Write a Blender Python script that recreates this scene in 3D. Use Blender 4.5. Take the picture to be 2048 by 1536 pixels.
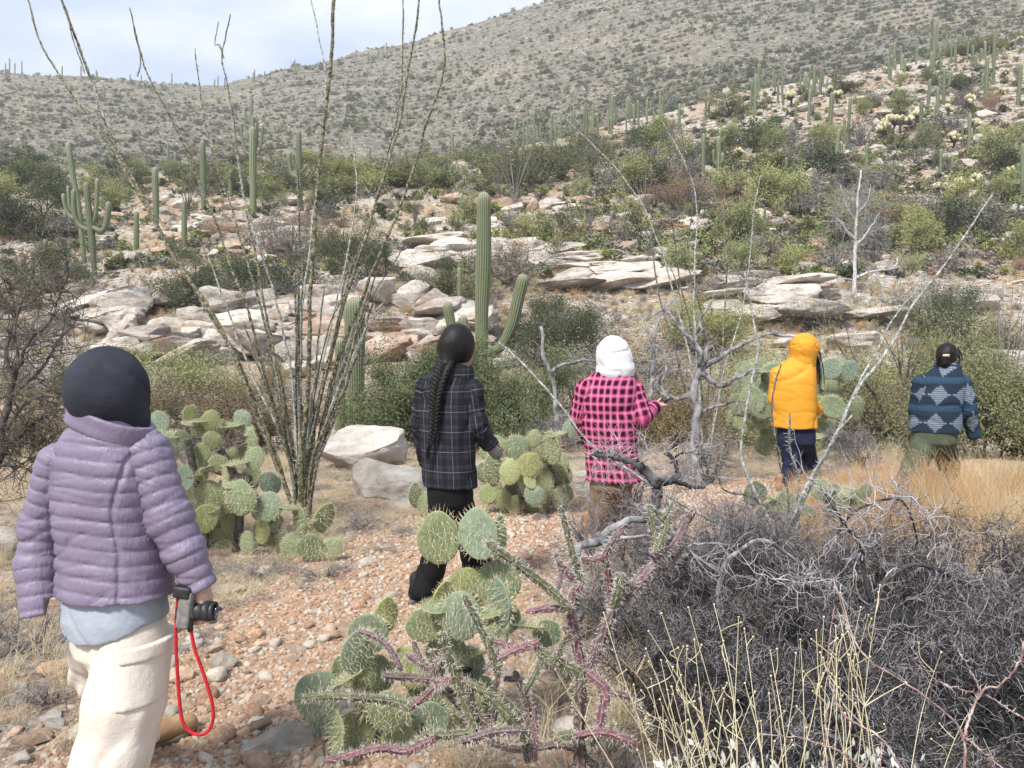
import bpy, math, random
import numpy as np
from mathutils import Vector, Matrix
for _o in list(bpy.data.objects): bpy.data.objects.remove(_o)
SC = bpy.context.scene; COL = SC.collection
# ------------------------------------------------------------ camera, sky, sun
CAMZ, FPX, PITCH = 1.6, 1539.0, math.radians(3.27)
cam_d = bpy.data.cameras.new('camera'); cam = bpy.data.objects.new('view_camera', cam_d); COL.objects.link(cam)
cam_d.sensor_width = 36; cam_d.lens = FPX/2048*36; cam_d.clip_start = .05; cam_d.clip_end = 6000
cam.location = (0, 0, CAMZ); cam.rotation_euler = (math.pi/2-PITCH, 0, 0)
SC.camera = cam
SUN_EL, SUN_AZ = math.radians(52), math.radians(-150)      # azimuth from +Y, clockwise
W = bpy.data.worlds.new('World'); SC.world = W; W.use_nodes = True
nt = W.node_tree; nt.nodes.clear()
N = nt.nodes.new; L = nt.links.new
wo = N('ShaderNodeOutputWorld'); sky = N('ShaderNodeTexSky'); sky.sky_type = 'NISHITA'; sky.sun_disc = False
sky.sun_elevation = SUN_EL; sky.sun_rotation = SUN_AZ; sky.dust_density = 1.5
bg1 = N('ShaderNodeBackground'); bg1.inputs[1].default_value = .10; L(sky.outputs[0], bg1.inputs[0])
bg2 = N('ShaderNodeBackground'); bg2.inputs[1].default_value = .86
tc = N('ShaderNodeTexCoord'); mp = N('ShaderNodeMapping'); mp.inputs['Scale'].default_value = (1.0, 1.0, 2.6)
mp.inputs['Location'].default_value = (0.35, 0.1, 0.2)
L(tc.outputs['Generated'], mp.inputs[0])
n1 = N('ShaderNodeTexNoise'); n1.inputs['Scale'].default_value = 3.6; n1.inputs['Detail'].default_value = 7; n1.inputs['Roughness'].default_value = .5
L(mp.outputs[0], n1.inputs['Vector'])
r1 = N('ShaderNodeValToRGB'); r1.color_ramp.elements[0].position = .38; r1.color_ramp.elements[0].color = (.36,.46,.65,1)
r1.color_ramp.elements[1].position = .60; r1.color_ramp.elements[1].color = (.66,.69,.74,1)
L(n1.outputs[0], r1.inputs[0]); L(r1.outputs[0], bg2.inputs[0])
n2 = N('ShaderNodeTexNoise'); n2.inputs['Scale'].default_value = 1.9; n2.inputs['Detail'].default_value = 4
mp2 = N('ShaderNodeMapping'); mp2.inputs['Location'].default_value = (2.3, 4.1, .6); mp2.inputs['Scale'].default_value = (1,1,2.2)
L(tc.outputs['Generated'], mp2.inputs[0]); L(mp2.outputs[0], n2.inputs['Vector'])
r2 = N('ShaderNodeValToRGB'); r2.color_ramp.elements[0].position = .36; r2.color_ramp.elements[0].color = (.35,.35,.35,1)
r2.color_ramp.elements[1].position = .5; r2.color_ramp.elements[1].color = (1,1,1,1)
L(n2.outputs[0], r2.inputs[0])
mx = N('ShaderNodeMixShader'); L(r2.outputs[0], mx.inputs[0]); L(bg1.outputs[0], mx.inputs[1]); L(bg2.outputs[0], mx.inputs[2])
L(mx.outputs[0], wo.inputs[0])
sd = bpy.data.lights.new('sun', 'SUN'); sd.energy = 3.0; sd.angle = math.radians(10); sd.color = (1, .96, .9)
sun = bpy.data.objects.new('sun', sd); COL.objects.link(sun)
_sv = Vector((math.sin(SUN_AZ)*math.cos(SUN_EL), math.cos(SUN_AZ)*math.cos(SUN_EL), math.sin(SUN_EL)))
sun.rotation_euler = _sv.to_track_quat('Z', 'Y').to_euler(); sun.location = (0, -5, 30)
SC.view_settings.view_transform = 'Standard'; SC.view_settings.look = 'None'
SC.view_settings.exposure = 0.83; SC.view_settings.gamma = 1; SC.view_settings.use_curve_mapping = False
SC.cycles.max_bounces = 5; SC.cycles.diffuse_bounces = 3; SC.cycles.volume_bounces = 1
# ------------------------------------------------------------ numpy helpers
RNG = np.random.default_rng(7)
def P(px, py, d):
    """world point seen at photo pixel (px,py) at forward distance d"""
    a = (px-1024)/FPX; b = (768-py)/FPX; cp, sp = math.cos(PITCH), math.sin(PITCH)
    t = d/(cp + b*sp)
    return np.array([a*t, d, CAMZ + t*(b*cp - sp)])
def _hash(ix, iy, iz, seed):
    h = (ix.astype(np.int64)*374761393 + iy.astype(np.int64)*668265263 + iz.astype(np.int64)*2147483647 + seed*974634777) & 0xffffffff
    h = ((h ^ (h >> 13))*1274126177) & 0xffffffff
    h = ((h ^ (h >> 16))*2246822519) & 0xffffffff
    return ((h ^ (h >> 15)) & 0xffff)/65535.0
def vnoise(x, y, z=0., seed=0):
    x, y, z = np.broadcast_arrays(np.asarray(x, float), np.asarray(y, float), np.asarray(z, float))
    ix, iy, iz = np.floor(x), np.floor(y), np.floor(z)
    fx, fy, fz = x-ix, y-iy, z-iz
    fx, fy, fz = [f*f*(3-2*f) for f in (fx, fy, fz)]
    r = 0
    for a in (0, 1):
        for b in (0, 1):
            for c in (0, 1):
                r = r + _hash(ix+a, iy+b, iz+c, seed)*(fx if a else 1-fx)*(fy if b else 1-fy)*(fz if c else 1-fz)
    return r*2-1
def fbm(x, y, z=0., o=4, seed=0, g=.5):
    r = 0; a = 1.; f = 1.; s = 0
    for i in range(o):
        r = r + a*vnoise(np.asarray(x)*f, np.asarray(y)*f, np.asarray(z)*f, seed+i*17); s += a; a *= g; f *= 2.03
    return r/s
def new_mesh(name, V, Fs, mats=None, smooth=True, midx=None, attrs=None):
    """V (n,3); Fs list of (m,k) index arrays"""
    V = np.asarray(V, np.float32); me = bpy.data.meshes.new(name)
    Fs = [np.asarray(f, np.int32) for f in Fs if len(f)]
    me.vertices.add(len(V)); me.vertices.foreach_set('co', V.ravel())
    nl = sum(f.size for f in Fs); npoly = sum(len(f) for f in Fs)
    me.loops.add(nl); me.loops.foreach_set('vertex_index', np.concatenate([f.ravel() for f in Fs]))
    me.polygons.add(npoly)
    tot = np.concatenate([np.full(len(f), f.shape[1], np.int32) for f in Fs])
    st = np.concatenate([[0], np.cumsum(tot)[:-1]]).astype(np.int32)
    me.polygons.foreach_set('loop_start', st)
    if smooth: me.polygons.foreach_set('use_smooth', np.ones(npoly, bool))
    for m in (mats or []): me.materials.append(m)
    if midx is not None: me.polygons.foreach_set('material_index', np.asarray(midx, np.int32))
    me.update(calc_edges=True)
    for k, v in (attrs or {}).items():
        v = np.asarray(v, np.float32)
        a = me.attributes.new(k, 'FLOAT_VECTOR' if v.ndim == 2 else 'FLOAT', 'POINT')
        a.data.foreach_set('vector' if v.ndim == 2 else 'value', v.ravel())
    return me
def obj(name, me, parent=None, loc=None, rot=None, scl=None):
    o = bpy.data.objects.new(name, me); COL.objects.link(o)
    if parent is not None: o.parent = parent
    if loc is not None: o.location = [float(v) for v in loc]
    if rot is not None: o.rotation_euler = [float(v) for v in rot]
    if scl is not None: o.scale = (float(scl),)*3 if np.isscalar(scl) else [float(v) for v in scl]
    return o
def tag(o, label=None, cat=None, group=None, kind=None):
    if label: o['label'] = label
    if cat: o['category'] = cat
    if group: o['group'] = group
    if kind: o['kind'] = kind
    return o
def root(name, label, cat, loc=(0,0,0), rz=0, group=None):
    o = bpy.data.objects.new(name, None); COL.objects.link(o); o.empty_display_size = .1
    o.location = [float(v) for v in loc]; o.rotation_euler = (0, 0, float(rz))
    return tag(o, label, cat, group)
def copy_tree(o, parent=None):
    c = o.copy(); COL.objects.link(c); c.parent = parent
    for ch in o.children: copy_tree(ch, c)
    return c
def join(parts):
    """parts: list of (V, [F..]) -> merged (V, Fs) ; also counts per part"""
    Vs, by, off = [], {}, 0
    for V, Fs in parts:
        Vs.append(V)
        for f in Fs:
            if len(f): by.setdefault(f.shape[1], []).append(np.asarray(f)+off)
        off += len(V)
    return np.concatenate(Vs), [np.concatenate(v) for v in by.values()]
def tubes(polys, sides=4, cap=False):
    """polys: list of (pts(n,3), rad(n)); returns V,[quads]"""
    groups = {}
    for p, r in polys: groups.setdefault(len(p), []).append((p, r))
    out = []
    ang = np.arange(sides)*2*np.pi/sides
    for n, lst in groups.items():
        Pt = np.array([a for a, _ in lst], float); R = np.array([b for _, b in lst], float)
        m = len(lst)
        T = np.empty_like(Pt); T[:, 1:-1] = Pt[:, 2:]-Pt[:, :-2]; T[:, 0] = Pt[:, 1]-Pt[:, 0]; T[:, -1] = Pt[:, -1]-Pt[:, -2]
        T /= np.linalg.norm(T, axis=2, keepdims=True)+1e-9
        av = T.mean(1); ref = np.where(np.abs(av[:, 2:3]) < .8*np.linalg.norm(av, axis=1, keepdims=True), [[0, 0, 1.]], [[1., .13, 0]])
        A = np.cross(T, ref[:, None, :]); A /= np.linalg.norm(A, axis=2, keepdims=True)+1e-9
        B = np.cross(T, A)
        V = Pt[:, :, None, :] + R[:, :, None, None]*(A[:, :, None, :]*np.cos(ang)[None, None, :, None] + B[:, :, None, :]*np.sin(ang)[None, None, :, None])
        i = (np.arange(m)*n*sides)[:, None, None]; j = (np.arange(n-1)*sides)[None, :, None]; k = np.arange(sides)[None, None, :]; k2 = (np.arange(sides)+1) % sides
        k2 = k2[None, None, :]
        F = np.stack(np.broadcast_arrays(i+j+k, i+j+k2, i+j+sides+k2, i+j+sides+k), -1).reshape(-1, 4)
        Fs = [F]
        if cap:
            Fs.append(np.stack([(i[:, 0]+k[0]).reshape(-1, sides)[:, ::-1], (i[:, 0]+(n-1)*sides+k[0]).reshape(-1, sides)], 1).reshape(-1, sides))
        out.append((V.reshape(-1, 3), Fs))
    return join(out)
def spline(pts, n):
    pts = np.asarray(pts, float)
    if len(pts) < 2: return pts
    c = np.concatenate([[0], np.cumsum(np.linalg.norm(np.diff(pts[:, :3], axis=0), axis=1))]); t = np.linspace(0, c[-1], n)
    ext = np.vstack([2*pts[0]-pts[1], pts, 2*pts[-1]-pts[-2]])
    out = []
    for x in t:
        i = min(np.searchsorted(c, x, 'right')-1, len(pts)-2); u = (x-c[i])/(c[i+1]-c[i]+1e-9)
        p0, p1, p2, p3 = ext[i], ext[i+1], ext[i+2], ext[i+3]
        out.append(.5*((2*p1)+(-p0+p2)*u+(2*p0-5*p1+4*p2-p3)*u*u+(-p0+3*p1-3*p2+p3)*u**3))
    return np.array(out)
_ico = {}
def ico(sub):
    if sub in _ico: return _ico[sub]
    import bmesh
    bm = bmesh.new(); bmesh.ops.create_icosphere(bm, subdivisions=sub, radius=1)
    V = np.array([v.co[:] for v in bm.verts]); F = np.array([[v.index for v in f.verts] for f in bm.faces]); bm.free()
    _ico[sub] = (V, F); return _ico[sub]
def place(V, F, pos, rotz, scl, tilt=None):
    """many transformed copies of (V,F): pos(n,3), rotz(n), scl(n,3)"""
    n = len(pos); c, s = np.cos(rotz), np.sin(rotz)
    X = V[None]*scl[:, None, :]
    if tilt is not None:
        ct, st = np.cos(tilt), np.sin(tilt)
        y = X[..., 1]*ct[:, None]-X[..., 2]*st[:, None]; z = X[..., 1]*st[:, None]+X[..., 2]*ct[:, None]
        X = np.stack([X[..., 0], y, z], -1)
    Y = np.stack([X[..., 0]*c[:, None]-X[..., 1]*s[:, None], X[..., 0]*s[:, None]+X[..., 1]*c[:, None], X[..., 2]], -1)+pos[:, None, :]
    FF = F[None]+(np.arange(n)*len(V))[:, None, None]
    return Y.reshape(-1, 3), FF.reshape(-1, F.shape[1])
def scatter(name, protos, pts, rot, scl, idx, kind='stuff', label=None, cat=None):
    """one 'stuff' object: instances of proto meshes on points (geometry nodes)"""
    cc = bpy.data.collections.new(name+'_sources')
    for i, me in enumerate(protos):
        cc.objects.link(bpy.data.objects.new('%s_source_%02d' % (name, i), me))
    me = bpy.data.meshes.new(name); n = len(pts)
    me.vertices.add(n); me.vertices.foreach_set('co', np.asarray(pts, np.float32).ravel())
    for k, v in (('rot', rot), ('scl', scl)):
        a = me.attributes.new(k, 'FLOAT_VECTOR', 'POINT'); a.data.foreach_set('vector', np.asarray(v, np.float32).ravel())
    a = me.attributes.new('pick', 'INT', 'POINT'); a.data.foreach_set('value', np.asarray(idx, np.int32))
    o = obj(name, me); tag(o, label, cat, None, kind)
    g = bpy.data.node_groups.new(name+'_scatter', 'GeometryNodeTree')
    g.interface.new_socket('Geometry', in_out='INPUT', socket_type='NodeSocketGeometry'); g.interface.new_socket('Geometry', in_out='OUTPUT', socket_type='NodeSocketGeometry')
    gi, go = g.nodes.new('NodeGroupInput'), g.nodes.new('NodeGroupOutput')
    ip = g.nodes.new('GeometryNodeInstanceOnPoints'); ci = g.nodes.new('GeometryNodeCollectionInfo'); e2r = g.nodes.new('FunctionNodeEulerToRotation')
    ci.inputs['Collection'].default_value = cc; ci.inputs['Separate Children'].default_value = True; ci.inputs['Reset Children'].default_value = True
    ip.inputs['Pick Instance'].default_value = True
    def at(nm, ty):
        x = g.nodes.new('GeometryNodeInputNamedAttribute'); x.data_type = ty; x.inputs['Name'].default_value = nm; return x.outputs['Attribute']
    g.links.new(gi.outputs[0], ip.inputs['Points']); g.links.new(ci.outputs[0], ip.inputs['Instance'])
    g.links.new(at('rot', 'FLOAT_VECTOR'), e2r.inputs[0]); g.links.new(e2r.outputs[0], ip.inputs['Rotation'])
    g.links.new(at('scl', 'FLOAT_VECTOR'), ip.inputs['Scale']); g.links.new(at('pick', 'INT'), ip.inputs['Instance Index'])
    g.links.new(ip.outputs[0], go.inputs[0])
    m = o.modifiers.new('scatter', 'NODES'); m.node_group = g
    return o
# ------------------------------------------------------------ materials
class NB:
    """small node builder"""
    def __init__(s, name, rough=.8, spec=.25):
        s.m = bpy.data.materials.new(name); s.m.use_nodes = True; s.t = s.m.node_tree; s.b = s.t.nodes['Principled BSDF']
        s.b.inputs['Roughness'].default_value = rough; s.b.inputs['Specular IOR Level'].default_value = spec
        s.tc = s.t.nodes.new('ShaderNodeTexCoord')
    def n(s, ty, **k):
        x = s.t.nodes.new(ty)
        for a, v in k.items(): setattr(x, a, v)
        return x
    def l(s, a, b): s.t.links.new(a, b)
    def math(s, op, a, b=None, c=None):
        x = s.n('ShaderNodeMath', operation=op)
        for i, v in enumerate((a, b, c)):
            if v is None: continue
            if isinstance(v, (int, float)): x.inputs[i].default_value = v
            else: s.l(v, x.inputs[i])
        return x.outputs[0]
    def noise(s, scale, detail=4, rough=.55, vec=None, stretch=None):
        x = s.n('ShaderNodeTexNoise'); x.inputs['Scale'].default_value = scale; x.inputs['Detail'].default_value = detail; x.inputs['Roughness'].default_value = rough
        v = vec or s.tc.outputs['Object']
        if stretch:
            mp = s.n('ShaderNodeMapping'); mp.inputs['Scale'].default_value = stretch; s.l(v, mp.inputs[0]); v = mp.outputs[0]
        s.l(v, x.inputs['Vector']); return x.outputs[0]
    def ramp(s, f, stops):
        x = s.n('ShaderNodeValToRGB'); e = x.color_ramp.elements
        while len(e) < len(stops): e.new(.5)
        for i, (p, c) in enumerate(stops): e[i].position = p; e[i].color = (*c, 1) if not np.isscalar(c) else (c, c, c, 1)
        s.l(f, x.inputs[0]); return x.outputs[0]
    def mix(s, f, a, b, mode='MIX'):
        x = s.n('ShaderNodeMix', data_type='RGBA', blend_type=mode)
        for i, v in ((0, f), (6, a), (7, b)):
            if isinstance(v, (int, float)): x.inputs[i].default_value = v
            elif isinstance(v, tuple): x.inputs[i].default_value = (*v, 1)
            else: s.l(v, x.inputs[i])
        return x.outputs[2]
    def attr(s, nm):
        x = s.n('ShaderNodeAttribute'); x.attribute_name = nm; return x
    def rnd(s): return s.n('ShaderNodeObjectInfo').outputs['Random']
    def color(s, c):
        if isinstance(c, tuple): s.b.inputs['Base Color'].default_value = (*c, 1)
        else: s.l(c, s.b.inputs['Base Color'])
    def bump(s, h, dist=.01, st=1.):
        x = s.n('ShaderNodeBump'); x.inputs['Distance'].default_value = dist; x.inputs['Strength'].default_value = st
        s.l(h, x.inputs['Height']); s.l(x.outputs[0], s.b.inputs['Normal'])
def simple(name, c1, c2, scale=8, rough=.8, bump=0, bscale=None, rand=0, spec=.25, stretch=None, lo=.35, hi=.65, c3=None):
    b = NB(name, rough, spec); f = b.noise(scale, 5, stretch=stretch)
    stops = [(lo, c1), (hi, c2)] if c3 is None else [(lo, c1), ((lo+hi)/2, c3), (hi, c2)]
    col = b.ramp(f, stops)
    if rand:
        col = b.mix(1., col, b.ramp(b.rnd(), [(0, 1-rand), (1, 1+rand)]), 'MULTIPLY')
    b.color(col)
    if bump: b.bump(b.noise(bscale or scale*4, 6, .6), bump)
    return b.m
def leafy(name, c1, c2, rand=.25, transl=.25):
    b = NB(name, .65, .2)
    f = b.noise(1.7, 3); f2 = b.noise(23, 2)
    col = b.mix(b.math('MULTIPLY_ADD', f2, .6, b.math('MULTIPLY', f, .4)), c1, c2)
    r = b.rnd(); col = b.mix(1., col, b.ramp(r, [(0, (1-rand, 1-rand, 1-rand)), (.5, (1, 1, 1)), (1, (1+rand*.9, 1+rand*.7, 1+rand*.2))]), 'MULTIPLY')
    b.color(col)
    return b.m
# ------------------------------------------------------------ terrain
COLS = np.array([-2500,-600, 0, 250, 420, 500, 800, 1050, 1300, 1550, 1800, 2048, 2700, 4600.])
DN = [26, 28, 30, 34, 40, 46, 55, 65, 80, 95, 110, 125, 160, 220, 300, 380, 430, 520, 900]
TB = [
 [740,740,740,735,732,730,725,722,715,705,700,700,700,700],
 [705,705,705,700,712,715,715,712,700,690,690,690,690,690],
 [670,670,670,650,632,625,602,640,650,622,650,660,660,660],
 [620,620,620,600,590,585,575,560,550,552,590,610,610,610],
 [570,570,565,555,555,555,545,515,512,512,540,560,560,560],
 [530,530,525,520,517,515,500,478,474,474,480,500,500,500],
 [470,470,470,460,460,460,450,430,420,405,405,410,410,410],
 [420,420,425,420,417,415,405,390,370,350,330,325,325,325],
 [370,370,370,368,366,365,360,340,310,280,250,235,225,225],
 [340,340,342,345,345,345,340,305,260,220,180,160,150,150],
 [345,345,345,350,350,350,345,290,235,185,140,115,105,100],
 [360,360,360,362,362,362,355,300,235,175,125,92,75,70],
 [390,390,390,390,390,390,380,330,270,210,160,130,110,110],
 [340,340,340,345,350,350,340,300,250,200,150,120,100,100],
 [240,240,240,245,255,255,240,190,130,80,30,0,-20,-20],
 [160,160,162,172,200,200,158,95,20,-40,-90,-130,-160,-160],
 [128,128,133,148,168,152,96,28,-45,-115,-175,-220,-300,-300],
 [170,170,175,185,190,172,110,45,-30,-100,-160,-210,-290,-290],
 [330,330,330,330,330,330,300,260,200,150,120,100,80,80]]
KD = np.array([-10, 0, 6, 10, 13, 17, 22.]+DN)
KZ = np.zeros((len(KD), len(COLS)))
for j, z in enumerate([0, 0, 0, 0, -.35, -.5, -.1]): KZ[j] = z
for i, d in enumerate(DN):
    for j, c in enumerate(COLS): KZ[7+i, j] = P(1024, TB[i][j], d)[2]
def H0(x, y):
    x = np.asarray(x, float); y = np.asarray(y, float); shp = np.broadcast(x, y).shape
    x = np.broadcast_to(x, shp).ravel(); y = np.broadcast_to(y, shp).ravel()
    px = np.clip(1024+FPX*x/np.maximum(y, 4), -2500, 4600)
    r = 0
    for dx, w in ((-45, .25), (0, .5), (45, .25)):
        p = np.clip(px+dx, -2500, 4600); ci = np.clip(np.searchsorted(COLS, p, 'right')-1, 0, len(COLS)-2); u = (p-COLS[ci])/(COLS[ci+1]-COLS[ci])
        di = np.clip(np.searchsorted(KD, y, 'right')-1, 0, len(KD)-2); v = np.clip((y-KD[di])/(KD[di+1]-KD[di]), 0, 1)
        r = r + w*((KZ[di, ci]*(1-u)+KZ[di, ci+1]*u)*(1-v)+(KZ[di+1, ci]*(1-u)+KZ[di+1, ci+1]*u)*v)
    return r.reshape(shp)
TRAIL = np.array([(-1.6, -4), (-1.3, 0), (-1.15, 2.2), (-.98, 3.1), (-.75, 4.5), (.1, 6.1), (1.4, 7.3), (2.8, 8.1), (4.8, 8.55), (8, 8.9), (16, 9.2)])
def trail_dist(x, y):
    p = np.stack([np.asarray(x, float), np.asarray(y, float)], -1); best = np.full(p.shape[:-1], 1e9)
    for a, b in zip(TRAIL[:-1], TRAIL[1:]):
        ab = b-a; t = np.clip(((p-a)@ab)/(ab@ab), 0, 1); best = np.minimum(best, np.linalg.norm(p-a-t[..., None]*ab, axis=-1))
    return best
def Hn(x, y):
    x = np.asarray(x, float); y = np.asarray(y, float)
    z = H0(x, y)
    td = trail_dist(x, y); off = np.clip((td-.5)/.8, 0, 1); near = np.clip(y/8, 0, 1)
    z = z+off*.07*fbm(x*.8, y*.8, 0, 3, 3)+.012*fbm(x*5, y*5, 0, 3, 9)*(y < 30)
    k = np.clip((y-12)/25, 0, 1)
    z = z+k*.45*fbm(x*.22, y*.22, 0, 5, 21, .55)
    k2 = np.clip((y-60)/60, 0, 1); z = z+k2*1.0*fbm(x*.06, y*.06, 0, 5, 31, .55)
    k3 = np.clip((y-180)/150, 0, 1); z = z+k3*(7*fbm(x*.012, y*.012, 0, 6, 41, .56)-1.5*np.abs(fbm(x*.05, y*.05, 0, 4, 51)))
    return z
def Hs(x, y): return float(Hn(np.array([x]), np.array([y]))[0])
def hit(px, py, d0=6, d1=520):
    ds = np.exp(np.linspace(math.log(d0), math.log(d1), 900))
    a = P(px, py, 1.0); rx = a[0]; rz = a[2]-CAMZ
    z = CAMZ+rz*ds; h = Hn(rx*ds, ds); w = np.where(h >= z)[0]
    d = ds[w[0]] if len(w) else 95
    return np.array([rx*d, d, Hs(rx*d, d)])
def hits(px, py, d0=12, d1=520):
    """vectorised ray to ground"""
    a = (px-1024)/FPX; b = (768-py)/FPX; cp, sp = math.cos(PITCH), math.sin(PITCH); t = 1/(cp+b*sp)
    rx = a*t; rz = t*(b*cp-sp); D = np.full(px.shape, np.nan)
    for d in np.exp(np.linspace(math.log(d0), math.log(d1), 260)):
        h = H0(rx*d, np.full_like(rx, d)); w = np.isnan(D) & (h >= CAMZ+rz*d); D[w] = d
    ok = ~np.isnan(D); X = rx[ok]*D[ok]; Y = D[ok]
    return np.stack([X, Y, Hn(X, Y)], -1)
# ground materials
def ground_mat(name, kind):
    b = NB(name, .95, .1); pos = b.n('ShaderNodeNewGeometry').outputs['Position']
    if kind == 'trail':
        c = b.ramp(b.noise(9, 8, .65, pos), [(.3, (.22, .135, .085)), (.5, (.40, .265, .175)), (.72, (.56, .42, .31))])
        b.color(c); b.bump(b.noise(45, 6, .7, pos), .012); return b.m
    if kind == 'ground':
        big = b.noise(.16, 5, .6, pos); med = b.noise(1.3, 8, .65, pos); fine = b.noise(14, 8, .7, pos)
        tan = b.ramp(fine, [(.32, (.17, .115, .08)), (.5, (.36, .26, .185)), (.7, (.54, .44, .35))])
        pale = b.ramp(fine, [(.32, (.22, .19, .165)), (.5, (.47, .42, .37)), (.7, (.66, .62, .57))])
        org = b.ramp(fine, [(.3, (.24, .13, .08)), (.5, (.44, .27, .175)), (.7, (.56, .40, .29))])
        c = b.mix(b.ramp(big, [(.46, 0.), (.62, .8)]), tan, pale)
        c = b.mix(b.ramp(med, [(.54, 0.), (.66, .8)]), c, org)
        b.color(c); b.bump(b.noise(20, 8, .7, pos), .03); return b.m
    if kind == 'slope':
        big = b.noise(.09, 5, .6, pos); fine = b.noise(3.2, 9, .72, pos); med = b.noise(.5, 7, .65, pos)
        pale = b.ramp(fine, [(.34, (.15, .125, .10)), (.47, (.40, .355, .31)), (.6, (.62, .58, .53)), (.75, (.74, .72, .68))]); tan = b.ramp(fine, [(.34, (.16, .11, .07)), (.5, (.40, .31, .22)), (.7, (.58, .49, .37))])
        c = b.mix(b.ramp(big, [(.44, 0.), (.56, 1.)]), tan, pale); c = b.mix(b.ramp(med, [(.56, 0.), (.68, .5)]), c, (.42, .25, .16)); c = b.mix(b.ramp(b.noise(1.6, 7, .7, pos), [(.36, .6), (.46, 0.)]), c, (.13, .105, .085))
        b.color(c); b.bump(b.noise(2.2, 9, .7, pos), .25); return b.m
    big = b.noise(.022, 6, .6, pos); fine = b.noise(.35, 9, .72, pos); st = b.noise(.9, 8, .7, pos)
    g = b.ramp(fine, [(.3, (.07, .063, .048)), (.47, (.18, .16, .125)), (.62, (.33, .30, .25)), (.75, (.52, .47, .41))])
    t = b.ramp(fine, [(.3, (.16, .13, .09)), (.5, (.40, .33, .235)), (.72, (.56, .49, .38))])
    c = b.mix(b.ramp(big, [(.5, 0.), (.64, .5)]), g, t)
    c = b.mix(b.ramp(st, [(.38, .7), (.52, 0.)]), c, (.085, .085, .055))
    b.color(c); b.bump(b.noise(.6, 9, .7, pos), .9); return b.m
M_slope = ground_mat('rocky_slope', 'slope'); M_ground, M_trail, M_hill = ground_mat('desert_ground', 'ground'), ground_mat('trail_gravel', 'trail'), ground_mat('hill_ground', 'hill')
U = np.concatenate([np.linspace(-2.6, -.75, 50), np.linspace(-.74, .74, 460), np.linspace(.75, 2.6, 50)])
YS = np.concatenate([np.linspace(-6, 1.9, 24), np.exp(np.linspace(math.log(2), math.log(24), 250)), np.linspace(24.1, 36, 80), np.exp(np.linspace(math.log(36.3), math.log(130), 150)), np.exp(np.linspace(math.log(131), math.log(900), 220))])
UU, YY = np.meshgrid(U, YS); XX = UU*(YY+6.5); ZZ = Hn(XX, YY)
# a strip on the trail side gets finer bumps through its own mesh density
nI, nJ = XX.shape
VV = np.stack([XX, YY, ZZ], -1).reshape(-1, 3)
ii, jj = np.meshgrid(np.arange(nI-1), np.arange(nJ-1), indexing='ij'); base = (ii*nJ+jj).ravel()
FF = np.stack([base, base+1, base+nJ+1, base+nJ], -1)
cen = VV[FF].mean(1)
is_tr = (trail_dist(cen[:, 0], cen[:, 1])+.18*fbm(cen[:, 0]*2, cen[:, 1]*2, 0, 3, 5) < .78) & (cen[:, 1] < 20)
is_hill = cen[:, 1] > 135; is_sl = (cen[:, 1] > 23+2*fbm(cen[:, 0]*.3, cen[:, 1]*.3, 0, 3, 8)) & ~is_hill
def sub(FF, name, mat):
    u, inv = np.unique(FF, return_inverse=True)
    o = obj(name, new_mesh(name, VV[u], [inv.reshape(FF.shape)], [mat])); return tag(o, kind='structure')
sub(FF[~is_tr & ~is_hill & ~is_sl], 'ground', M_ground); sub(FF[is_sl], 'hillside', M_slope); sub(FF[is_tr], 'trail', M_trail); sub(FF[is_hill], 'hills', M_hill)
# ------------------------------------------------------------ rocks
def rock_geo(seed, subd=3, flat=.6, cuts=9, rough=.16, strata=0., cube=2.6):
    r = np.random.default_rng(seed); V, F = ico(subd); V = V.copy(); V /= (np.abs(V)**cube).sum(1, keepdims=True)**(1/cube)
    for _ in range(cuts):
        n = r.normal(size=3); n /= np.linalg.norm(n); h = r.uniform(.55, .85); d = V@n; V -= np.maximum(d-h, 0)[:, None]*n*.93
    V *= 1+rough*fbm(V[:, 0]*1.4+seed, V[:, 1]*1.4, V[:, 2]*1.4, 4, seed)[:, None]
    V[:, 2] *= flat
    if strata:
        q = V[:, 2]+.10*fbm(V[:, 0]*1.2, V[:, 1]*1.2, 0, 2, seed+3)
        V[:, :2] *= (1+strata*vnoise(q*9, 0, 0, seed+5))[:, None]
    V[:, 0] *= r.uniform(1.05, 1.4)
    V /= np.abs(V).max(0)[None]
    return V, F
def rock_mat(name, a, b_, c, d):
    b = NB(name, .9, .2); pos = b.n('ShaderNodeNewGeometry').outputs['Position']; oc = b.tc.outputs['Object']
    f = b.noise(1.5, 9, .68, pos, (1, 1, 2.2)); f2 = b.noise(6, 9, .75, pos, (1, 1, 1.8)); f3 = b.noise(1.1, 7, .65, pos)
    col = b.ramp(f, [(.3, a), (.5, b_), (.68, c)])
    col = b.mix(b.ramp(f3, [(.52, 0.), (.66, .8)]), col, d)
    col = b.mix(.6, col, b.ramp(f2, [(.3, .45), (.6, 1.15)]), 'MULTIPLY')
    col = b.mix(1., col, b.ramp(b.rnd(), [(0, .82), (1, 1.15)]), 'MULTIPLY')
    b.color(col); b.bump(b.noise(4, 10, .72, pos, (1, 1, 2.2)), .09); return b.m
M_rock = rock_mat('granite_gneiss', (.27, .23, .19), (.54, .49, .43), (.68, .65, .60), (.47, .32, .21))
M_rockr = rock_mat('rusty_rock', (.27, .19, .14), (.45, .33, .25), (.60, .50, .41), (.34, .21, .14))
M_rockd = rock_mat('dark_ledge_rock', (.22, .18, .155), (.40, .35, .31), (.58, .54, .49), (.32, .21, .14))
M_stone = [simple('stone_orange', (.34, .19, .115), (.55, .37, .26), 3, .9, .004, 60, .25), simple('stone_pink', (.44, .29, .20), (.60, .45, .34), 3, .9, .004, 60, .25), simple('stone_pale', (.46, .40, .33), (.62, .56, .48), 3, .9, .004, 60, .2)]
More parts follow.
